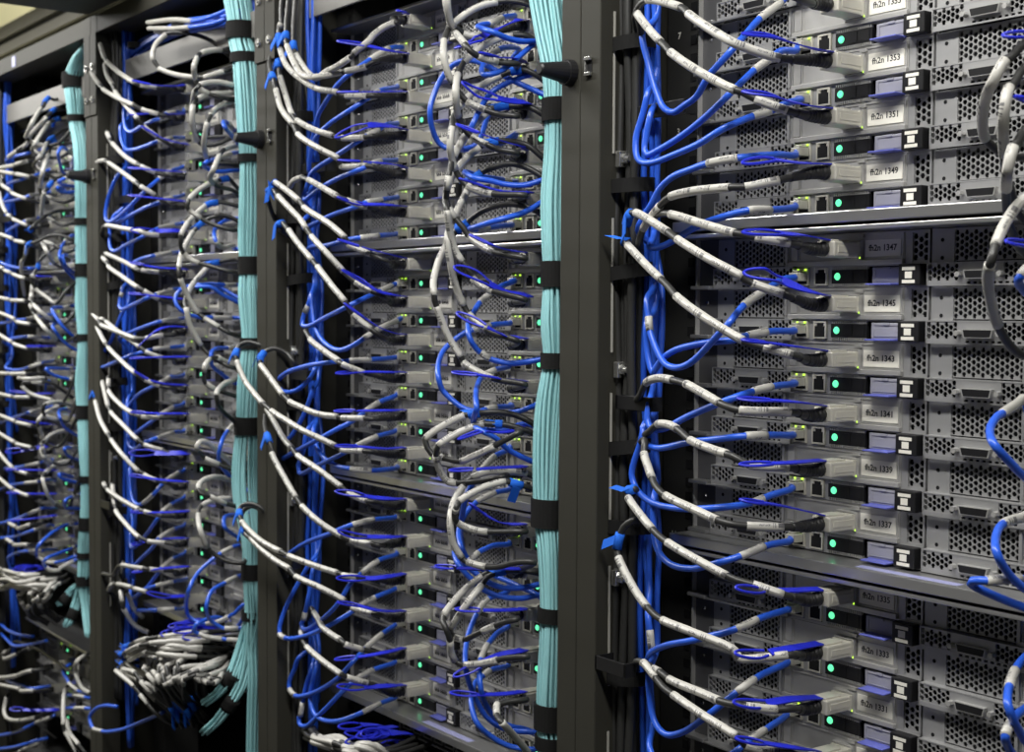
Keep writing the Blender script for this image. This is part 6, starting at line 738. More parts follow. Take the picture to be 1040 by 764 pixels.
E|3113||-1459.6,-11.0,-389.0e -1545.2,-14.0,-399.6e -1512.6,-34.4,-398.0w -1492.8,-46.6,-397.6w -1424.3,-107.9,-395.2e -1431.6,-98.7,-401.7e -1436.5,-83.3,-408.3e -1439.1,-68.4,-411.7e -1439.8,-64.7,-412.4w -1442.0,-51.5,-412.8w -1443.9,-42.0,-413.1e -1372.2,-34.7,-427.1e -1300.4,-27.4,-458.1e -1300.4,-24.4,-523.1e
E|3114||-1459.6,-11.0,-430.9e -1546.9,-14.0,-468.5e -1510.8,-33.8,-467.5w -1473.3,-57.3,-465.3w -1438.8,-80.9,-465.0e -1369.4,-103.5,-471.9e -1411.5,-81.9,-491.0e -1436.4,-56.0,-506.3e -1446.3,-42.0,-513.0e -1374.4,-35.0,-527.0e -1302.5,-28.0,-558.0e -1302.5,-25.0,-623.0e
E|3120||-1459.6,-11.0,-530.0e -1537.9,-14.0,-537.9e -1501.0,-30.4,-534.0w -1417.2,-69.8,-526.0w -1344.6,-104.7,-520.7e -1371.6,-92.3,-532.1e -1411.4,-70.2,-542.9e -1457.5,-42.0,-553.0e -1376.9,-33.8,-567.0e -1296.4,-25.6,-598.0e -1296.4,-22.6,-663.0e
E|3121||-1459.6,-11.0,-571.9e -1528.4,-14.0,-590.3e -1509.3,-24.3,-588.6w -1462.0,-51.5,-581.2w -1386.5,-100.4,-566.7e -1389.0,-97.0,-571.8e -1409.0,-73.1,-581.5e -1422.6,-51.8,-588.2e -1427.7,-42.0,-590.8e -1364.1,-28.5,-604.8e -1300.6,-15.1,-635.8e -1300.6,-12.1,-700.8e
E|3122||-1459.6,-11.0,-613.8e -1523.8,-14.0,-619.2e -1457.3,-44.4,-613.3w -1402.4,-73.8,-606.8w -1338.5,-105.8,-604.1e -1396.0,-84.8,-624.4e -1449.2,-42.0,-635.8e -1376.6,-33.9,-649.8e -1304.0,-25.7,-680.8e -1304.0,-22.7,-745.8e
E|3123||-1459.6,-11.0,-655.7e -1551.9,-14.0,-676.0e -1542.9,-24.5,-674.0w -1530.7,-37.9,-672.7w -1523.5,-49.5,-673.9e -1509.5,-75.9,-683.4e -1493.8,-100.6,-698.7e -1539.6,-89.5,-722.6e -1541.6,-87.5,-725.8w -1533.5,-78.5,-732.8w -1532.4,-76.1,-735.3w -1514.7,-65.6,-734.4w -1512.7,-64.5,-734.2e -1493.7,-52.7,-727.7e -1477.2,-42.0,-720.4e -1387.6,-33.2,-734.4e -1297.9,-24.5,-765.4e -1297.9,-21.5,-830.4e
E|3124||-1459.6,-11.0,-697.6e -1552.9,-14.0,-716.2e -1538.2,-23.7,-715.0w -1522.0,-33.9,-714.2w -1504.8,-45.2,-712.5e -1477.0,-72.5,-712.5e -1441.7,-105.2,-713.8e -1461.0,-102.6,-724.9e -1469.4,-90.4,-737.6w -1464.4,-76.1,-738.9w -1468.4,-72.1,-736.3w -1470.7,-48.8,-727.4w -1472.1,-42.0,-724.7e -1384.6,-28.2,-738.7e -1297.1,-14.5,-769.7e -1297.1,-11.5,-834.7e
I||r3f|-1666.9,-60.0,-914.2w -1670.6,-80.9,-921.0b -1670.0,-84.1,-922.3w -1733.0,-90.4,-944.6w -1746.0,-89.4,-944.4b -1747.2,-88.0,-939.0w -1733.4,-86.3,-931.5w -1718.5,-85.0,-926.8b -1774.7,-67.8,-940.8b -1812.1,-62.7,-976.8b -1812.1,-60.7,-1041.8b
E||r3f|-1875.6,-60.0,-905.5e -1792.5,-74.3,-897.3e -1702.5,-89.3,-887.2e -1612.6,-93.2,-877.1e -1577.0,-85.0,-873.3e
E||r3f|-1876.2,-60.0,-922.0e -1764.1,-77.1,-915.3e -1665.3,-91.3,-906.6e -1563.7,-92.9,-883.5e -1503.2,-85.0,-866.3e
I||r3f|-1362.9,-60.0,-863.2b -1313.6,-97.9,-861.3w -1357.5,-86.4,-891.1w -1364.2,-85.0,-894.5b -1633.7,-64.7,-908.5b -1813.3,-56.5,-944.5b -1813.3,-54.5,-1009.5b
I|3031||-1628.0,-33.0,-944.8c -1628.8,-46.0,-945.3c -1519.3,-78.0,-919.3b -1518.8,-106.2,-919.0w -1613.5,-98.7,-947.1w -1621.8,-97.8,-949.8b -1629.0,-97.1,-952.1w -1704.2,-90.1,-972.6w -1804.3,-82.0,-997.3w
I|3032||-1628.0,-33.0,-986.7c -1628.8,-46.0,-987.2c -1520.4,-78.0,-958.8b -1506.8,-107.5,-951.1w -1583.8,-106.0,-968.7w -1590.3,-105.0,-968.6b -1601.1,-103.7,-969.8w -1691.2,-94.1,-987.2w -1804.8,-82.0,-1010.0w
I|3033||-1628.0,-33.0,-1028.6c -1628.8,-46.0,-1029.1c -1521.5,-78.0,-997.5b -1537.1,-96.0,-1006.7w -1581.1,-105.3,-1021.4w -1588.7,-104.6,-1023.8b -1598.1,-103.8,-1025.8w -1666.0,-98.1,-1042.2w -1715.3,-93.8,-1048.4w -1741.0,-89.3,-1041.3w -1744.4,-82.9,-1020.4w -1743.6,-82.0,-1017.1b -1791.5,-62.5,-1031.1b -1823.4,-55.0,-1067.1b -1823.4,-53.0,-1132.1b
E||r3f|-1563.5,-60.0,-962.1e -1584.8,-85.6,-968.0e -1649.1,-88.2,-975.7e -1735.9,-85.0,-986.7e
E||r3f|-1540.1,-60.0,-1009.0e -1554.6,-67.0,-1017.4w -1582.3,-80.9,-1030.0w -1601.4,-91.3,-1041.2e -1688.3,-87.6,-1072.8e -1798.0,-85.0,-1106.6e
E||r3f|-1578.8,-60.0,-1059.7e -1584.7,-78.5,-1062.4e -1598.0,-98.6,-1070.0e -1684.0,-93.3,-1098.4e -1799.0,-85.0,-1132.5e
I||r3f|-1604.4,-60.0,-1068.2b -1586.0,-78.5,-1068.1w -1611.2,-93.1,-1083.2w -1619.1,-92.3,-1086.6b -1628.9,-91.4,-1090.8w -1698.4,-85.0,-1116.5w
I||r3f|-1454.6,-60.0,-927.1b -1392.9,-76.9,-889.8b -1359.9,-82.0,-880.2w -1328.8,-93.6,-888.8w -1321.1,-89.5,-904.7w -1289.7,-85.6,-909.1w -1283.4,-85.0,-908.1b
E||r3f|-1453.9,-60.0,-899.2e -1458.3,-70.4,-906.5e -1444.5,-76.6,-910.5e -1383.9,-89.7,-909.0e -1375.6,-90.6,-911.8w -1342.6,-86.8,-917.1w -1333.5,-86.2,-917.4e -1304.6,-85.0,-912.9e
I||r3f|-1454.7,-60.0,-933.0b -1458.6,-65.6,-939.0b -1457.8,-68.5,-942.3w -1418.1,-85.9,-959.9w -1385.1,-96.6,-983.0w -1387.1,-95.4,-990.5b -1383.4,-94.4,-994.5w -1367.6,-90.3,-1008.5w -1350.4,-85.0,-1024.2w
I||r3f|-1479.8,-60.0,-1002.6w -1388.3,-85.1,-999.3w -1324.4,-92.8,-1000.8w -1320.9,-91.3,-1004.0b -1306.9,-85.0,-1014.6b
E||r3f|-1490.6,-60.0,-962.0e -1380.1,-81.6,-934.0e -1358.8,-86.0,-928.8w -1308.5,-87.4,-920.0w -1288.8,-85.0,-916.8e
E||r3f|-1491.2,-60.0,-985.2e -1353.1,-89.1,-948.3e -1331.6,-93.7,-942.5w -1293.8,-91.8,-933.9w -1284.0,-85.0,-933.3e
"""
TABS = """
0003|L|172.0,-33.0,-98.7 182.5,-63.5,-101.1 179.0,-83.9,-98.4 176.8,-103.3,-95.8 168.6,-122.0,-95.4
0004|L|172.0,-33.0,-140.6 180.5,-63.5,-142.5 176.9,-83.9,-140.4 177.6,-103.3,-138.1 169.4,-122.0,-136.8
0005|L|172.0,-33.0,-182.5 175.2,-70.5,-184.3 172.5,-96.9,-183.7 170.4,-122.0,-188.1
0010|L|172.0,-33.0,-239.7 175.8,-63.5,-237.3 179.8,-83.9,-237.5 178.1,-103.3,-237.1 171.3,-122.0,-237.5
0011|O|172.0,-33.0,-281.6 187.2,-59.3,-280.3 187.2,-75.9,-277.3 179.7,-91.8,-271.0 183.7,-107.1,-267.8 172.8,-122.0,-266.5
0012|S|172.0,-33.0,-323.5 177.9,-70.5,-320.1 172.7,-96.9,-317.1 172.7,-122.0,-315.1
0013|S|172.0,-33.0,-365.4 184.2,-83.9,-360.0 168.6,-122.0,-357.6
0014|S|172.0,-33.0,-407.3 185.1,-83.9,-405.0 171.5,-122.0,-405.4
0015|S|172.0,-33.0,-449.2 174.2,-83.9,-437.5 172.9,-122.0,-431.1
0020|L|172.0,-33.0,-506.4 163.0,-70.5,-504.9 166.9,-96.9,-500.5 170.2,-122.0,-496.3
0021|L|172.0,-33.0,-548.3 174.7,-70.5,-546.9 169.8,-96.9,-548.1 170.1,-122.0,-544.5
0022|L|172.0,-33.0,-590.2 175.5,-70.5,-585.2 170.5,-96.9,-585.4 168.8,-122.0,-580.9
0023|S|172.0,-33.0,-632.1 186.6,-70.5,-619.4 179.4,-96.9,-613.1 171.3,-122.0,-606.6
0105|L|391.0,-33.0,-182.5 376.0,-70.5,-121.4 382.5,-96.9,-125.7 383.4,-122.0,-130.6
0110|L|391.0,-33.0,-239.7 389.6,-70.5,-252.0 386.5,-96.9,-252.2 388.5,-122.0,-252.6
0104|S|391.0,-33.0,-140.6 385.8,-83.9,-166.2 392.9,-122.0,-167.1
0112|S|391.0,-33.0,-323.5 381.2,-70.5,-317.8 384.8,-96.9,-315.6 388.6,-122.0,-311.1
0113|S|391.0,-33.0,-365.4 392.4,-70.5,-360.1 385.9,-96.9,-358.2 385.7,-122.0,-354.9
0114|S|391.0,-33.0,-407.3 390.3,-70.5,-405.6 387.0,-96.9,-401.6 380.0,-122.0,-397.6
0120|L|391.0,-33.0,-506.4 394.7,-70.5,-445.6 388.0,-96.9,-442.1 382.3,-122.0,-437.4
0121|L|391.0,-33.0,-548.3 395.7,-70.5,-486.0 389.0,-96.9,-482.0 384.0,-122.0,-476.7
0122|S|391.0,-33.0,-590.2 397.1,-70.5,-536.4 390.3,-96.9,-531.2 381.1,-122.0,-525.6
1000|S|-428.0,-33.0,29.5 -344.8,-83.9,10.2 -296.6,-122.0,-1.0
1001|L|-428.0,-33.0,-12.4 -384.8,-63.5,-21.9 -382.1,-83.9,-22.2 -405.6,-103.3,-14.7 -421.0,-122.0,-11.4
1002|S|-428.0,-33.0,-54.3 -381.9,-83.9,-65.4 -421.0,-122.0,-64.7
1003|O|-428.0,-33.0,-96.2 -406.8,-59.3,-97.2 -404.3,-75.9,-97.5 -402.9,-91.8,-98.7 -410.0,-107.1,-103.2 -425.9,-122.0,-111.6
1004|S|-428.0,-33.0,-138.1 -388.3,-70.5,-140.1 -409.9,-96.9,-136.9 -419.3,-122.0,-136.5
1005|L|-428.0,-33.0,-180.0 -403.6,-70.5,-181.6 -422.7,-96.9,-180.4 -420.9,-122.0,-175.3
1010|S|-428.0,-33.0,-237.2 -403.4,-70.5,-234.1 -406.5,-96.9,-228.4 -419.2,-122.0,-219.9
1011|L|-428.0,-33.0,-279.1 -399.0,-63.5,-278.1 -399.8,-83.9,-274.3 -408.3,-103.3,-261.6 -411.1,-122.0,-252.3
1012|S|-428.0,-33.0,-321.0 -398.9,-63.5,-319.4 -393.5,-83.9,-313.9 -398.6,-103.3,-301.9 -406.2,-122.0,-287.6
1013|S|-428.0,-33.0,-362.9 -403.0,-70.5,-361.1 -422.3,-96.9,-361.3 -424.1,-122.0,-362.5
1014|S|-428.0,-33.0,-404.8 -380.7,-83.9,-400.8 -427.4,-122.0,-402.9
1015|S|-428.0,-33.0,-446.7 -411.4,-70.5,-444.6 -421.2,-96.9,-441.8 -425.2,-122.0,-440.3
1020|L|-428.0,-33.0,-503.9 -404.9,-63.5,-499.0 -410.4,-83.9,-496.8 -413.7,-103.3,-492.0 -425.2,-122.0,-489.1
1021|L|-428.0,-33.0,-545.8 -404.7,-63.5,-540.8 -410.3,-83.9,-539.7 -413.6,-103.3,-537.4 -419.6,-122.0,-531.3
1022|L|-428.0,-33.0,-587.7 -409.1,-63.5,-584.6 -413.1,-83.9,-585.4 -418.5,-103.3,-584.1 -422.6,-122.0,-582.7
1023|S|-428.0,-33.0,-629.6 -409.0,-63.5,-623.1 -405.4,-83.9,-618.5 -418.4,-103.3,-612.6 -420.6,-122.0,-608.7
1024|S|-428.0,-33.0,-671.5 -397.4,-70.5,-664.2 -402.3,-96.9,-666.3 -426.5,-122.0,-671.6
1025|L|-428.0,-33.0,-713.4 -408.6,-63.5,-705.3 -416.6,-83.9,-705.3 -418.3,-103.3,-703.2 -421.4,-122.0,-700.0
1101|L|-209.0,-33.0,-12.4 -188.6,-59.3,-19.9 -199.8,-75.9,-29.0 -194.8,-91.8,-36.6 -185.9,-107.1,-44.1 -199.9,-122.0,-51.7
1102|S|-209.0,-33.0,-54.3 -173.1,-70.5,-58.9 -166.1,-96.9,-61.6 -159.1,-122.0,-61.3
1103|O|-209.0,-33.0,-96.2 -171.1,-59.3,-98.7 -173.7,-75.9,-98.8 -172.9,-91.8,-97.9 -185.5,-107.1,-91.8 -187.7,-122.0,-84.4
1104|S|-209.0,-33.0,-138.1 -173.2,-63.5,-140.3 -175.0,-83.9,-136.8 -173.4,-103.3,-133.5 -196.1,-122.0,-121.8
1105|S|-209.0,-33.0,-180.0 -162.4,-63.5,-183.3 -174.5,-83.9,-183.0 -190.2,-103.3,-176.3 -191.3,-122.0,-172.4
1110|S|-209.0,-33.0,-237.2 -172.2,-63.5,-239.0 -165.6,-83.9,-238.2 -161.9,-103.3,-234.7 -173.6,-122.0,-225.2
1111|O|-209.0,-33.0,-279.1 -169.1,-59.3,-279.5 -176.1,-75.9,-278.2 -179.8,-91.8,-270.9 -186.2,-107.1,-261.2 -199.6,-122.0,-253.8
1112|L|-209.0,-33.0,-321.0 -171.3,-63.5,-319.9 -169.0,-83.9,-317.9 -167.6,-103.3,-311.0 -194.8,-122.0,-296.5
1113|S|-209.0,-33.0,-362.9 -170.9,-63.5,-360.8 -172.8,-83.9,-358.5 -177.8,-103.3,-355.1 -202.2,-122.0,-352.6
1114|S|-209.0,-33.0,-404.8 -178.9,-63.5,-407.9 -180.8,-83.9,-409.6 -179.5,-103.3,-407.4 -191.7,-122.0,-414.9
1115|S|-209.0,-33.0,-446.7 -170.0,-63.5,-442.2 -180.5,-83.9,-443.0 -183.5,-103.3,-443.3 -206.0,-122.0,-445.5
1120|S|-209.0,-33.0,-503.9 -175.2,-59.3,-498.1 -173.9,-75.9,-496.5 -169.2,-91.8,-492.0 -173.5,-107.1,-483.1 -171.6,-122.0,-473.0
1121|S|-209.0,-33.0,-545.8 -169.0,-63.5,-539.5 -179.6,-83.9,-538.9 -187.1,-103.3,-538.7 -229.4,-122.0,-540.0
1122|S|-209.0,-33.0,-587.7 -168.6,-63.5,-578.4 -170.7,-83.9,-577.3 -175.9,-103.3,-575.9 -195.0,-122.0,-575.7
1123|L|-209.0,-33.0,-629.6 -173.9,-59.3,-619.7 -181.2,-75.9,-622.4 -185.2,-91.8,-626.7 -189.7,-107.1,-633.7 -197.8,-122.0,-640.6
1124|S|-209.0,-33.0,-671.5 -167.8,-63.5,-657.7 -169.9,-83.9,-657.1 -186.1,-103.3,-658.3 -203.4,-122.0,-657.3
1125|O|-209.0,-33.0,-713.4 -173.1,-59.3,-699.8 -189.1,-75.9,-703.4 -193.3,-91.8,-706.8 -195.7,-107.1,-708.5 -205.3,-122.0,-709.6
2000|S|-1028.0,-33.0,29.2 -970.0,-70.5,16.1 -980.1,-96.9,15.8 -998.8,-122.0,22.3
2001|S|-1028.0,-33.0,-12.7 -987.5,-70.5,-21.0 -1004.0,-96.9,-20.8 -1008.6,-122.0,-24.3
2002|S|-1028.0,-33.0,-54.6 -943.2,-70.5,-66.6 -952.6,-96.9,-60.1 -964.6,-122.0,-44.5
2003|S|-1028.0,-33.0,-96.5 -954.8,-70.5,-104.0 -970.3,-96.9,-102.2 -1016.0,-122.0,-96.9
2004|S|-1028.0,-33.0,-138.4 -944.2,-70.5,-145.1 -970.8,-96.9,-141.1 -1016.6,-122.0,-135.1
2005|O|-1028.0,-33.0,-180.3 -983.4,-63.5,-183.7 -1003.4,-83.9,-184.4 -1002.4,-103.3,-185.6 -1008.4,-122.0,-183.8
2010|S|-1028.0,-33.0,-237.5 -945.3,-70.5,-238.6 -972.2,-96.9,-236.9 -1012.2,-122.0,-228.9
2011|S|-1028.0,-33.0,-279.4 -945.8,-70.5,-280.5 -972.8,-96.9,-276.7 -1016.0,-122.0,-272.2
2012|S|-1028.0,-33.0,-321.3 -962.5,-63.5,-319.2 -970.6,-83.9,-319.3 -969.4,-103.3,-325.9 -981.3,-122.0,-346.2
2013|S|-1028.0,-33.0,-363.2 -938.4,-70.5,-360.2 -962.5,-96.9,-361.2 -1011.6,-122.0,-363.9
2014|S|-1028.0,-33.0,-405.1 -963.5,-63.5,-400.9 -983.2,-83.9,-399.4 -993.8,-103.3,-393.1 -999.8,-122.0,-381.1
2015|S|-1028.0,-33.0,-447.0 -947.7,-70.5,-439.8 -975.2,-96.9,-440.5 -1012.9,-122.0,-439.6
2020|O|-1028.0,-33.0,-504.2 -964.6,-63.5,-496.9 -984.5,-83.9,-497.9 -1007.4,-103.3,-498.3 -1020.1,-122.0,-498.8
2021|S|-1028.0,-33.0,-546.1 -948.8,-70.5,-535.2 -976.5,-96.9,-533.5 -1017.5,-122.0,-529.0
2022|S|-1028.0,-33.0,-588.0 -949.3,-70.5,-577.3 -977.2,-96.9,-580.3 -1015.4,-122.0,-581.5
2023|S|-1028.0,-33.0,-629.9 -966.1,-63.5,-617.7 -992.1,-83.9,-620.9 -1021.5,-103.3,-628.4 -1010.1,-122.0,-628.6
2024|S|-1028.0,-33.0,-671.8 -944.6,-70.5,-654.3 -961.0,-96.9,-657.0 -1010.8,-122.0,-667.3
2025|L|-1028.0,-33.0,-713.7 -950.7,-70.5,-697.0 -950.0,-96.9,-694.4 -957.4,-122.0,-687.6
2124|S|-809.0,-33.0,-671.8 -759.6,-70.5,-662.8 -754.0,-96.9,-671.0 -744.6,-122.0,-676.0
3010|S|-1628.0,-33.0,-236.5 -1472.3,-83.9,-240.3 -1418.3,-122.0,-242.0
3013|S|-1628.0,-33.0,-362.2 -1475.6,-83.9,-357.9 -1482.0,-122.0,-358.0
3015|S|-1628.0,-33.0,-446.0 -1513.7,-70.5,-440.3 -1548.5,-96.9,-441.3 -1571.1,-122.0,-437.1
3020|S|-1628.0,-33.0,-503.2 -1520.7,-70.5,-493.8 -1538.6,-96.9,-490.3 -1525.8,-122.0,-483.0
3021|O|-1628.0,-33.0,-545.1 -1537.5,-63.5,-531.6 -1530.2,-83.9,-533.6 -1565.8,-103.3,-540.9 -1601.9,-122.0,-544.8
3022|S|-1628.0,-33.0,-587.0 -1500.9,-70.5,-572.1 -1541.2,-96.9,-573.8 -1600.0,-122.0,-576.5
3023|S|-1628.0,-33.0,-628.9 -1502.1,-70.5,-612.7 -1542.5,-96.9,-615.2 -1595.4,-122.0,-617.3
3024|S|-1628.0,-33.0,-670.8 -1508.6,-70.5,-651.4 -1543.9,-96.9,-658.9 -1579.0,-122.0,-664.8
3033|L|-1628.0,-33.0,-1021.6 -1507.7,-70.5,-990.4 -1536.8,-96.9,-993.9 -1591.1,-122.0,-999.5
"""
BUNDLES = {'r2_fan': (12, [[(-1190.2, -70.0, -818.0), (-1097.2, -95.0, -802.2), (-1017.6, -110.0, -775.3), (-941.4, -118.0, -751.6), (-894.4, -110.0, -737.4), (-875.4, -80.0, -733.6), (-884.2, -20.0, -741.3)], [(-1190.3, -70.0, -826.9), (-1095.0, -95.0, -806.3), (-1021.5, -110.0, -791.9), (-928.1, -118.0, -764.8), (-862.7, -110.0, -751.8), (-850.9, -80.0, -755.4), (-878.3, -20.0, -770.8)]]), 'r2_curl': (12, [[(-1189.3, -40.0, -833.9), (-1020.1, -95.0, -797.1), (-943.8, -120.0, -789.7), (-904.6, -125.0, -789.8), (-908.5, -110.0, -813.9), (-904.2, -90.0, -837.1), (-922.2, -60.0, -867.7)], [(-966.8, -40.0, -785.8), (-866.4, -95.0, -766.7), (-834.5, -120.0, -765.4), (-827.8, -125.0, -775.8), (-832.2, -110.0, -801.9), (-853.6, -90.0, -822.8), (-896.7, -60.0, -864.2)]]), 'r2_low': (9, [[(-1190.6, -70.0, -843.3), (-1097.5, -95.0, -821.0), (-1031.1, -112.0, -808.5), (-955.8, -118.0, -801.8), (-921.6, -110.0, -811.5), (-898.9, -95.0, -832.4), (-899.4, -70.0, -860.5)], [(-1190.8, -70.0, -850.7), (-1097.6, -95.0, -827.8), (-1038.5, -112.0, -816.4), (-976.8, -118.0, -819.8), (-955.6, -110.0, -837.8), (-925.2, -95.0, -854.5), (-925.2, -70.0, -876.1)]]), 'r2_knot': (8, [[(-908.9, -20.0, -777.0), (-804.6, -90.0, -756.0), (-796.1, -115.0, -755.5), (-809.4, -125.0, -769.3), (-832.0, -118.0, -785.3), (-842.9, -100.0, -805.9), (-874.0, -70.0, -833.4)], [(-909.1, -20.0, -795.8), (-781.4, -90.0, -776.1), (-749.5, -115.0, -770.2), (-750.2, -125.0, -771.2), (-789.4, -118.0, -773.5), (-830.6, -100.0, -803.1), (-886.5, -70.0, -836.3)]]), 'r3_fan': (13, [[(-1941.7, -60.0, -804.6), (-1754.1, -90.0, -777.1), (-1664.3, -105.0, -767.5), (-1587.8, -115.0, -762.0), (-1521.3, -112.0, -752.8), (-1523.3, -90.0, -752.8), (-1584.0, -30.0, -763.1)], [(-1943.4, -60.0, -850.7), (-1755.6, -90.0, -816.4), (-1665.5, -105.0, -801.8), (-1535.3, -115.0, -777.3), (-1454.5, -112.0, -763.0), (-1446.9, -90.0, -761.2), (-1562.2, -30.0, -776.5)]]), 'r3_curl': (8, [[(-1728.2, -60.0, -811.4), (-1587.7, -100.0, -795.1), (-1530.0, -115.0, -792.8), (-1513.1, -115.0, -800.7), (-1539.0, -100.0, -817.9), (-1557.3, -80.0, -838.4), (-1551.6, -60.0, -845.5)], [(-1483.6, -60.0, -760.7), (-1395.3, -100.0, -750.8), (-1360.3, -115.0, -752.0), (-1397.0, -115.0, -765.0), (-1465.4, -100.0, -785.3), (-1528.4, -80.0, -818.5), (-1518.1, -60.0, -837.5)]]), 'r1_fan': (9, [[(-589.4, -60.0, -799.8), (-506.3, -95.0, -778.0), (-448.1, -115.0, -765.6), (-397.0, -125.0, -754.9), (-377.2, -118.0, -754.2), (-380.8, -95.0, -761.3), (-415.7, -30.0, -769.4)], [(-613.5, -60.0, -813.9), (-524.3, -95.0, -790.7), (-465.3, -115.0, -777.4), (-405.2, -125.0, -767.3), (-365.4, -118.0, -765.2), (-372.9, -95.0, -774.6), (-399.9, -30.0, -793.1)]])}
TRUNKS = {'near': [(-142.5, -62, 26.7, 20), (-134.6, -62, -10.5, 20), (-125.4, -62, -47.5, 19), (-117.9, -62, -75.2, 18), (-117.8, -62, -110.7, 15), (-117.4, -62, -146.2, 15), (-119.6, -62, -190.6, 17), (-119.2, -62, -235.4, 16), (-119.2, -62, -257.8, 14), (-118.8, -62, -280.3, 15), (-118.3, -62, -307.3, 17), (-118.2, -62, -338.8, 14), (-123.3, -62, -379.8, 18), (-125.8, -62, -416.3, 19), (-126.9, -62, -457.5, 18), (-126.8, -62, -480.4, 17), (-122.0, -62, -516.4, 16), (-120.1, -62, -566.6, 14), (-119.6, -62, -598.6, 15), (-122.0, -62, -645.2, 16), (-123.4, -62, -668.7, 15), (-121.6, -62, -691.4, 15), (-119.5, -62, -737.3, 16)], 'second': [(-800.5, -62, 143.7, 20), (-788.8, -62, 103.9, 20), (-779.5, -62, 74.7, 19), (-778.9, -62, 52.1, 18), (-765.2, -62, 25.1, 19), (-757.4, -62, -13.3, 20), (-750.8, -62, -80.0, 18), (-751.8, -62, -107.3, 15), (-750.6, -62, -151.1, 17), (-753.9, -62, -213.5, 17), (-755.0, -62, -238.6, 14), (-754.3, -62, -276.4, 17), (-749.8, -62, -333.0, 14), (-755.8, -62, -390.1, 18), (-761.3, -62, -441.3, 17), (-767.6, -62, -505.7, 21), (-764.2, -62, -543.8, 20), (-751.6, -62, -593.4, 14), (-751.1, -62, -625.3, 13), (-748.4, -62, -656.9, 13), (-745.7, -62, -688.5, 13)], 'third': [(-1308.5, -62, 132.9, 14), (-1339.6, -62, 122.0, 16), (-1376.3, -62, 108.3, 18), (-1407.8, -62, 80.6, 19), (-1401.7, -62, 50.9, 18), (-1396.8, -62, 16.6, 15), (-1377.1, -62, -31.8, 14), (-1372.5, -62, -112.0, 13), (-1374.0, -62, -176.1, 13), (-1373.6, -62, -232.3, 12), (-1374.0, -62, -288.7, 14), (-1369.7, -62, -345.1, 11), (-1377.1, -62, -418.1, 14), (-1374.5, -62, -463.4, 12), (-1366.6, -62, -531.1, 12), (-1364.1, -62, -579.6, 10), (-1367.5, -62, -645.1, 11), (-1372.1, -62, -678.4, 13), (-1375.4, -62, -698.5, 12), (-1381.3, -62, -745.4, 12)]}
BRANCHES = {'second': [[(-748.9, -62.0, -689.1), (-749.1, -62.0, -727.6), (-746.5, -62.0, -774.7), (-749.5, -62.0, -811.5), (-752.8, -62.0, -883.6)], [(-757.5, -62.0, -690.6), (-765.1, -64.0, -717.6), (-769.0, -72.0, -747.0), (-768.0, -85.0, -773.3), (-782.4, -95.0, -794.3), (-808.2, -100.0, -811.2)], [(-751.7, -62.0, -689.6), (-755.3, -66.0, -747.7), (-757.0, -75.0, -781.5), (-761.8, -88.0, -803.6), (-776.1, -98.0, -827.3), (-802.7, -104.0, -848.4)]], 'third': [[(-1382.5, -62.0, -745.6), (-1373.9, -62.0, -780.4), (-1359.5, -64.0, -807.1), (-1345.1, -66.0, -830.2)], [(-1396.8, -62.0, -747.9), (-1400.5, -66.0, -781.1), (-1398.9, -75.0, -803.0), (-1399.1, -85.0, -821.5)], [(-1416.1, -62.0, -751.0), (-1417.5, -70.0, -766.9), (-1422.7, -80.0, -781.6), (-1423.7, -88.0, -789.2)]]}
STRAPS = {'near': [(-102.1, -122.8), (-249.3, -272.9), (-332.9, -347.5), (-467.4, -494.0), (-567.7, -581.6), (-658.4, -682.6), (-688.2, -700.3)], 'second': [(73.4, 52.1), (32.1, 19.6), (-97.4, -107.4), (-227.0, -249.7), (-330.8, -344.8), (-432.7, -455.8), (-621.6, -642.2), (-683.6, -695.3)], 'third': [(92.8, 68.7), (23.1, 11.9), (-146.8, -158.0), (-220.8, -241.8), (-335.7, -347.0), (-452.9, -475.8), (-568.4, -579.9), (-637.4, -658.8), (-696.7, -706.6), (-736.4, -753.0)]}
TOPRUN = [[(-786.7, -40.0, 138.0), (-779.3, -52.0, 97.3), (-796.4, -66.0, 87.0), (-860.4, -70.0, 90.8), (-966.7, -62.0, 102.5), (-1072.0, -55.0, 107.6), (-1160.7, -50.0, 105.9), (-1222.5, -48.0, 94.3), (-1252.1, -48.0, 72.6), (-1232.2, -48.0, 16.9), (-1217.4, -48.0, -75.5)], [(-783.4, -36.0, 138.0), (-770.5, -48.0, 77.6), (-799.2, -62.0, 72.9), (-867.7, -64.0, 81.0), (-980.8, -56.0, 94.6), (-1073.3, -50.0, 97.0), (-1159.4, -46.0, 91.5), (-1216.8, -44.0, 81.9), (-1241.9, -44.0, 61.0), (-1225.2, -46.0, 8.7), (-1210.3, -46.0, -75.9)]]
TOPENDS = [[(-797.4, -60.0, 98.1), (-818.6, -75.0, 89.6), (-857.5, -88.0, 85.4), (-922.3, -95.0, 96.4), (-1001.6, -98.0, 104.9)], [(-791.6, -60.0, 89.5), (-818.7, -75.0, 79.5), (-863.9, -88.0, 78.7), (-912.5, -95.0, 83.0), (-998.1, -98.0, 96.2)], [(-785.8, -60.0, 81.0), (-825.4, -72.0, 75.8), (-877.7, -82.0, 76.5), (-933.9, -86.0, 80.9), (-993.1, -90.0, 92.3)]]

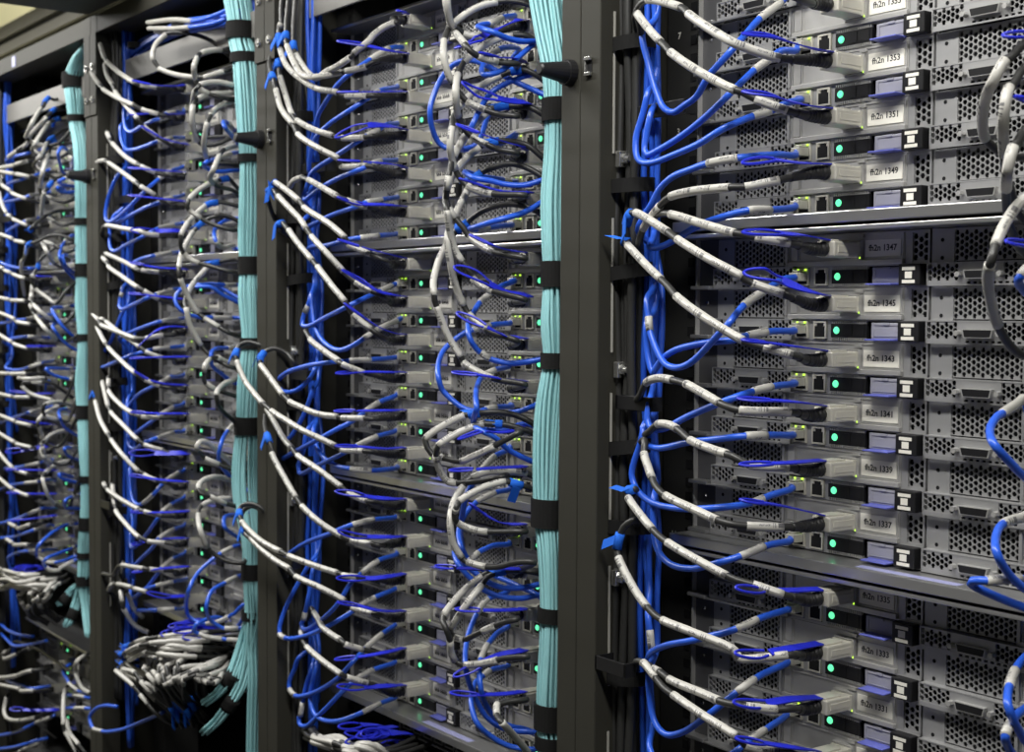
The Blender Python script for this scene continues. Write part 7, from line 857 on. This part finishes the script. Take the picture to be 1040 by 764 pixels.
# ------------------------------------------------------------------ cables
def where(n):
    r, c, ch, k = n
    if (r, c) == (0, 0): return 'node fh2n %d' % NUM[(ch, k)]
    return '%s %s-column node, %s enclosure, %s' % (ORD[k], ('left', 'right')[c], EN[ch], RN[r])
def qsfp_mesh():
    m = MB()
    m.box(-9.1, 9.1, -34, -2, -5.8, 5.8, 1.2); m.box(-8.2, 8.2, -2.2, 3, -4.6, 4.6)
    m.box(-9.6, -8.6, -30, -6, -2.6, 2.6, .3); m.box(8.6, 9.6, -30, -6, -2.6, 2.6, .3)
    m.box(-6.4, 6.4, -33, -14, 5.6, 7.2, .5); m.box(-9.4, 9.4, -8, -5, -6.2, 6.2, .3)
    return m.mesh('plug', MT['qsfp'])
def rjplug_mesh():
    m = MB(); m.box(-4.9, 4.9, -11, 2, -3.4, 3.4, .6); m.box(-2.6, 2.6, -11, -1, 3.9, 5.2, .3); m.box(-4.6, 4.6, -13, -10.8, -3.2, 3.2, .4)
    return m.mesh('plug', MT['clear'])
PLUG = qsfp_mesh(); RJPLUG = rjplug_mesh()
def runs(states):
    # stretches of equal state between control points: (state, first, last)
    out = []; i = 0; n = len(states)
    while i < n:
        j = i
        while j+1 < n and states[j+1] == states[i]: j += 1
        out.append((states[i], i, j)); i = j+1
    return out
def flag(pts, i, m, parent, name='tie_flap'):
    # short loose end of a hook-and-loop tie
    p = pts[i]; t = (pts[min(i+1, len(pts)-1)]-pts[max(0, i-1)]).normalized()
    a = Vector((0, -1, 0)); a = (a-t*a.dot(t)).normalized(); b = t.cross(a)
    q = MB(); o = p+a*3.6
    d = (b*-.6+Vector((-.45, 0, -.5))).normalized()*17
    w = t*4.2; th = a*.9
    v = [o-w, o+w, o+w+d, o-w+d]
    q.v = [tuple(x) for x in v]+[tuple(x+th) for x in v]
    q.f = [(0, 1, 2, 3), (7, 6, 5, 4), (0, 4, 5, 1), (1, 5, 6, 2), (2, 6, 7, 3), (3, 7, 4, 0)]
    return q.obj(name, m, parent)
def make_cable(kind, pts, label, group, step, sides, plug=None, tab=None):
    P = [p for p, s in pts]; St = [s for p, s in pts]
    path, par = catmull(P, step)
    if len(P) != int(par[-1]+1.5): St = St[:int(par[-1]+1.5)]
    rad = 2.9 if kind == 'I' else 2.75
    t = thing('data_cable' if kind == 'I' else 'network_cable', label, 'cable', path[0]*K, group)
    o0 = path[0].copy()
    path = [p-o0 for p in path]
    mb = MB(); tube(mb, path, rad, sides); mb.obj('jacket', MT['jacket' if kind == 'I' else 'blue'], t, True)
    for s, i, j in runs(St):
        if s not in 'wu': continue
        a = i if i == j else i; b = j
        if s == 'w' and i > 0 and St[i-1] != 'u':
            if kind == 'E' and i == j: a = i-.94
            elif (P[i]-P[i-1]).length > 13 and i > (3 if plug else 0): a = i-.72
        elif i == j: a = i-.35
        if i == j and (s == 'u' or kind == 'I'): b = i+.35
        seg = cut(path, par, a, b)
        if s == 'u' and len(seg) < 3:
            q = min(range(len(par)), key=lambda k: abs(par[k]-(i+j)/2)); seg = path[max(0, q-1):q+2]
        if len(seg) < 2: continue
        mb = MB()
        if s == 'w':
            tube(mb, seg, rad+.55, sides+2, True, True, random.uniform(0, 27)); mb.obj('label_sleeve', MT['sleeve' if sides == 10 or step < 5 else 'plain'], t, True)
        else:
            tube(mb, seg, rad+1.3, sides+2); u = mb.obj('wrap_tie', MT['tape'], t, True)
            flag(seg, len(seg)//2, MT['tape'], u)
    if plug and kind == 'I':
        put('plug', PLUG, t, Vector((.0, 33., 0))*K)
        # ribbed strain relief
        L = 0; seg = [path[0]]
        for p, q in zip(path, path[1:]):
            L += (q-p).length; seg.append(q)
            if L > 34: break
        seg, _ = catmull(seg[::max(1, len(seg)//6)], .9)
        mb = MB(); tube(mb, seg, lambda l: 5.3-1.8*min(1, l/34)+((.5 if int(l/1.7) % 2 else -.5) if l < 25 else 0), sides+2); mb.obj('boot', MT['boot'], t, True)
    elif plug: put('plug', RJPLUG, t, Vector((0, 11., 0))*K)
    if tab: pull_tab(tab[0], [Vector(p)-o0 for p in tab[1]], t)
    return t
def pull_tab(style, P, parent):
    path, par = catmull(P, 3.)
    L = [0]
    for p, q in zip(path, path[1:]): L.append(L[-1]+(q-p).length)
    tot = L[-1]; tilt = dict(S=.20, L=.42, O=.80)[style]; loop = min(tot*.45, dict(S=26, L=34, O=38)[style]); wid = dict(S=3.4, L=4.0, O=4.6)[style]
    def D(i):
        t = (path[min(i+1, len(path)-1)]-path[max(i-1, 0)]).normalized()
        h = t.cross(Vector((0, 0, 1)))
        h = h.normalized() if h.length > .05 else Vector((1, 0, 0))
        v = h.cross(t).normalized()
        f = min(1, L[i]/max(1, tot*.6))**1.5; a = .1+(tilt-.1)*f
        return h*math.cos(a)+v*math.sin(a), v*math.cos(a)-h*math.sin(a)
    mb = MB(); n = 0
    idx = [i for i in range(len(path)) if L[i] <= tot-loop+2]
    for i in idx:
        d, u = D(i); w = wid*(1.15-.35*L[i]/tot); p = path[i]
        mb.v += [tuple(p+d*w+u*.5), tuple(p-d*w+u*.5), tuple(p-d*w-u*.5), tuple(p+d*w-u*.5)]
    for k in range(len(idx)-1):
        b = k*4
        for j in range(4): mb.f.append((b+j, b+(j+1) % 4, b+4+(j+1) % 4, b+4+j))
    mb.f += [(3, 2, 1, 0), tuple(len(idx)*4-4+j for j in range(4))]
    ring = []; back = []
    for i in range(len(path)):
        s = L[i]-(tot-loop)
        if s < 0: continue
        x = s/loop*2-1; off = (wid+1.2)*math.sqrt(max(0, 1-x*x)); d, u = D(i)
        if x < -.8: off = max(off, wid*.75)
        ring.append(path[i]+d*off); back.append(path[i]-d*off)
    lp = ring+back[::-1]
    if len(lp) > 3:
        lp2, _ = catmull(lp, 2.)
        tube(mb, lp2, 1.15, 6)
    o = mb.obj('pull_tab', MT['tab'], parent); return o
def parse(s):
    out = []
    for t in s.split():
        st = t[-1]; x, y, z = t[:-1].split(','); out.append((Vector((float(x), float(y), float(z))), 'b' if st == 'c' else st))
    return out
TB = {}
for ln in TABS.strip().split('\n'):
    k, st, p = ln.split('|'); TB[k] = (st, [tuple(float(v) for v in q.split(',')) for q in p.split()])
LOOSE = dict(r2l=('white sleeved data cable hanging into the cable heap under the third rack', 'cables hanging into the heap'),
             r2r=('white sleeved data cable arching beside the second teal bundle near its top', None),
             r2b=('blue network cable looping in front of the post beside the farthest rack', None),
             r3r=('white sleeved data cable arching out beside the teal bundle of the farthest rack', 'arching cables of the farthest rack'),
             r3f=('%s cable hanging at the foot of the farthest rack', 'cables at the foot of the farthest rack'))
for ln in CABLES.strip().split('\n'):
    kind, nk, opt, ps = ln.split('|'); pts = parse(ps)
    if nk:
        n = tuple(int(v) for v in nk)
        lab = ('black data cable with white sleeves, plugged into ' if kind == 'I' else 'blue network cable with white label, plugged into ')+where(n)
        make_cable(kind, pts, lab, 'data cables' if kind == 'I' else 'network cables', 4.5 if n[0] < 2 else 7, 10 if n[0] == 0 else 8, True, TB.pop(nk, None) if kind == 'I' else None)
    else:
        lab, g = LOOSE[opt]
        if opt == 'r3f': lab = lab % ('white sleeved data' if kind == 'I' else 'blue network'); g = g+(' (white)' if kind == 'I' else ' (blue)')
        make_cable(kind, pts, lab, g, 7, 8)

# vertical runs in the left channel of each rack
for r in range(4):
    for i in range(7):
        x = -RACKW*r-41+i*5.2; y = -61+(i % 2)*8-4
        P = [Vector((x+random.uniform(-2, 2), y+random.uniform(-3, 3), z)) for z in range(140, -1000, -95)]
        path, _ = catmull(P, 16); mb = MB(); tube(mb, path, 3.9, 8); tag(mb.obj('power_cable', MT['jacket'], None, True), 'thick black cable running down the left channel of the '+RN[r], 'cable', 'black cables in the left channel of the '+RN[r])
    for i in range(6):
        x = -RACKW*r-6+(i % 3)*5; y = -56+(i % 2)*4+(4 if i > 2 else 0)
        P = [Vector((x+random.uniform(-2, 2), y+random.uniform(-3, 3), z)) for z in range(140, -1000 if i < 3 else -100, -80)]
        path, _ = catmull(P, 14); mb = MB(); tube(mb, path, 2.75, 8); tag(mb.obj('network_cable', MT['blue'], None, True), ('blue network cable running straight down the left channel of the ' if i < 3 else 'short straight blue network cable at the top of the left channel, ')+RN[r], 'cable', ('straight blue cables in the left channel of the ' if i < 3 else 'short blue cables at the channel top of the ')+RN[r])
# straps round those runs
def band(c, rx, ry, h, m, tilt=0., th=1.6, n=28):
    mb = MB()
    for i in range(n):
        a = 2*PI*i/n; dz = tilt*math.cos(a)
        for rr, zz in ((0, -h/2), (0, h/2), (th, h/2), (th, -h/2)):
            mb.v.append((c[0]+(rx+rr)*math.cos(a), c[1]+(ry+rr)*math.sin(a), c[2]+zz+dz))
    for i in range(n):
        j = (i+1) % n
        for k in range(4): mb.f.append((i*4+k, j*4+k, j*4+(k+1) % 4, i*4+(k+1) % 4))
    return mb
SP = [(-68, 0), (-188, 0), (-262, 3), (-412, 4), (-480, 2), (-612, 4)]
for r in range(4):
    for i, (z, tl) in enumerate(SP):
        o = band((-RACKW*r-22, -61, z+DZ[r]), 27, 13, 12, MT['strap'], tl).obj('cable_strap', MT['strap'])
        tag(o, 'black hook and loop strap round the %s left-channel cables, %s from top' % (RN[r]+"'s", ORD[i]), 'strap', 'straps round the channel cables')

# aqua fibre trunks: every strand on its own
def strand(P, lab, grp, rad=1.55):
    path, _ = catmull(P, 9); mb = MB(); tube(mb, path, rad, 6); return tag(mb.obj('fibre_cable', MT['teal'], None, True), lab, 'cable', grp)
TL = dict(near=('thin teal fibre cable in the thick bundle hanging between nearest and second racks', 'teal fibre cables of the nearest bundle'),
          second=('thin teal fibre cable in the bundle hanging between second and third racks', 'teal fibre cables of the second bundle'),
          third=('thin teal fibre cable in the bundle beside the farthest rack', 'teal fibre cables of the third bundle'))
for nm, rows in TRUNKS.items():
    N = 38; br = BRANCHES.get(nm)
    for i in range(N):
        if i < 24: a = 2*PI*i/24; f = .90
        else: a = 2*PI*(i-24)/14+.2; f = .52
        a0 = a+random.uniform(-.06, .06); P = []
        for j, (x, y, z, rr) in enumerate(rows):
            aa = a0+.10*math.sin(j*.5+i)
            P.append(Vector((x+rr*f*math.cos(aa), y+rr*.92*f*math.sin(aa), z)))
        if br:
            b = br[i % 3]; rr = rows[-1][3]*.62
            for q in b[1:]: P.append(Vector((q[0]+rr*f*math.cos(a0), q[1]+rr*f*math.sin(a0), q[2]+rr*.3*f*math.sin(a0*2))))
        strand(P, *TL[nm])
BN = dict(near='nearest', second='second', third='third')
OR10 = ['topmost', 'second', 'third', 'fourth', 'fifth', 'sixth', 'seventh', 'eighth', 'ninth', 'lowest']
for nm, L in STRAPS.items():
    rows = TRUNKS[nm]
    for i, (z0, z1) in enumerate(L):
        zc = (z0+z1)/2; h = abs(z0-z1)
        for a, b in zip(rows, rows[1:]):
            if b[2] <= zc <= a[2]:
                f = (a[2]-zc)/(a[2]-b[2]); x, rr = a[0]+(b[0]-a[0])*f, a[3]+(b[3]-a[3])*f; break
        o = band((x, rows[0][1], zc), rr+.6, rr*.92+.6, h, MT['strap'], 0, 1.8).obj('cable_strap', MT['strap'])
        tag(o, 'black strap round the %s teal bundle, %s from the top' % (BN[nm], OR10[i] if i else 'first'), 'strap', 'straps round the teal bundles')
for nm, lst in BRANCHES.items():
    for i, b in enumerate(lst[1:]):
        p = Vector(b[len(b)//2]); q = Vector(b[len(b)//2+1]); t = (q-p).normalized()
        mb = MB(); rr = 10 if nm == 'second' else 9; tube(mb, [p-t*9, p-t*4, p+t*4, p+t*9], rr, 18)
        tag(mb.obj('cable_strap', MT['strap'], None, True), 'black strap round the %s teal branch leaving the foot of the %s bundle' % (('upper', 'lower')[1-i] if nm == 'second' else ('lower', 'upper')[i], BN[nm]), 'strap', 'straps round the teal branches')

# blue run along the top of the third rack
for i in range(9):
    f = (i % 5)/4; g = (i//5)
    P = [Vector(a)*(1-f)+Vector(b)*f+Vector((random.uniform(-4, 4), 5*g+random.uniform(-3, 3), random.uniform(-3, 3))) for a, b in zip(*TOPRUN)]
    path, _ = catmull(P, 8); mb = MB(); tube(mb, path, 2.75, 8); tag(mb.obj('network_cable', MT['blue'], None, True), 'blue network cable in the bundle bending along the top of the third rack', 'cable', 'blue cables along the top of the third rack')
for i, g in enumerate(TOPENDS):
    st = ['e', 'e', 'e', 'w', 'e']; pts = [(Vector(p), s) for p, s in zip(g, st)]
    pts[3] = (pts[3][0], 'w'); pts = pts[:3]+[(pts[2][0]*.4+pts[3][0]*.6, 'w'), (pts[3][0], 'w'), (pts[4][0], 'w')]
    make_cable('E', pts, 'blue network cable with white sleeve end lying loose above the third rack', 'loose sleeved ends above the third rack', 5, 8)
for i, (x, y, z) in enumerate((TOPRUN[0][4], TOPRUN[0][6])):
    o = band((x, y, z-4), 9, 14, 9, MT['strap'], 0).obj('cable_strap', MT['strap'])
    tag(o, ['black strap round the blue cables at the middle top of the third rack', 'black strap round the blue cables at the left top of the third rack'][i], 'strap')

# heaps of cables at the switches under the enclosures
BL = dict(r2_fan='white sleeved data cable fanning out of the tied heap below the third rack', r2_curl='white sleeved data cable curling down through the heap below the third rack',
          r2_low='white sleeved data cable sloping away from the tie below the third rack', r2_knot='white sleeved data cable in the pale tangle below the third rack',
          r3_fan='white sleeved data cable lying level in the heap below the farthest rack', r3_curl='white sleeved data cable curling in the heap below the farthest rack',
          r1_fan='white sleeved data cable in the heap below the second rack')
BS = dict(r2_fan='buwwwwbb', r2_curl='bwwwbub', r2_low='buwwwbb', r2_knot='bwwwwbb', r3_fan='bwwwwwb', r3_curl='bwwwwbb', r1_fan='bbwwwwb')
for nm, (N, (g0, g1)) in BUNDLES.items():
    st = BS[nm]
    for i in range(N):
        f = (i+.5)/N; pts = []
        jx, jy, jz = random.uniform(-6, 6), random.uniform(-22, 14), random.uniform(-5, 5)
        for q, (a, b) in enumerate(zip(g0, g1)):
            v = Vector(a)*(1-f)+Vector(b)*f
            v += Vector((jx+random.uniform(-3, 3), jy*(.3 if q < 2 else 1)+random.uniform(-4, 4), jz+random.uniform(-4, 4)))
            pts.append((v, st[q]))
        # a dark gap between two sleeves
        if 'www' in st:
            k = st.index('www')+1; mid = pts[k][0]*.72+pts[k+1][0]*.28
            pts = pts[:k+1]+[(mid, 'b')]+pts[k+1:]
        tb = None
        if nm in ('r2_fan', 'r1_fan') or (nm == 'r3_fan' and i % 2):
            e = pts[-1][0]; w = pts[-3][0]; tip = w*.75+e*.25+Vector((random.uniform(-40, 10), -6, random.uniform(2, 12)))
            tb = ('LLO'[i % 3], [tuple(e+Vector((-10, -20, 14))), tuple((e+tip)/2+Vector((0, -18, 14))), tuple(tip+Vector((0, -14, 8)))])
        make_cable('I', pts, BL[nm], BL[nm].replace('cable', 'cables', 1), 7, 8, None, tb)

# the switches those cables go to
for r in (1, 2, 3):
    for q, z in enumerate((-800., -850.)):
        t = thing('network_switch', 'dark flat network switch behind the cable heap in the %s, %s of two' % (RN[r], ('upper', 'lower')[q]), 'switch', ((-RACKW*r+243)*K, .055, (z+DZ[r])*K))
        MB().box(-220, 220, 0, 450, -20, 20, 1.5).obj('switch_case', MT['void'], t)
        m = MB(); m.frame(-220, 220, -20, 20, -2, 0, 2)
        for i in range(18): m.frame(-212+i*23.5, -193+i*23.5, 1, 14, -2, 0, 1.2); m.frame(-212+i*23.5, -193+i*23.5, -14, -1, -2, 0, 1.2)
        m.obj('port_cage', MT['steel'], t)

# ------------------------------------------------------------------ lamps, world, camera
for i, (a, b, y) in enumerate(((-3600, -2200, -560), (-1900, -500, -560), (-200, 1200, -560), (-4150, -2750, 900))):
    ceiling_lamp(a, b, y, LZ if i < 3 else 1240., ['ceiling strip lamp over the far end of the aisle', 'ceiling strip lamp over the middle of the aisle', 'ceiling strip lamp over the near end of the aisle', 'added strip lamp behind the far racks, brightening the cream wall'][i])  # last one is an added, unseen lamp that brightens the cream end wall
W = bpy.data.worlds.new('World'); S.world = W; W.use_nodes = True
W.node_tree.nodes['Background'].inputs[0].default_value = (.8, .85, 1, 1); W.node_tree.nodes['Background'].inputs[1].default_value = .02
cd = bpy.data.cameras.new('camera'); co = bpy.data.objects.new('camera', cd); COL.objects.link(co)
co.matrix_world = Matrix(CAM_M); cd.sensor_width = 36; cd.lens = CAM_F/1040*36
cd.clip_start = .02; cd.clip_end = 30
cd.dof.use_dof = True; cd.dof.focus_distance = 1.12; cd.dof.aperture_fstop = 13
S.camera = co
S.view_settings.view_transform = 'Standard'; S.view_settings.look = 'None'; S.view_settings.gamma = 1
S.view_settings.use_curve_mapping = False; S.view_settings.exposure = EXPOSURE
S.cycles.use_denoising = True; S.cycles.max_bounces = 6
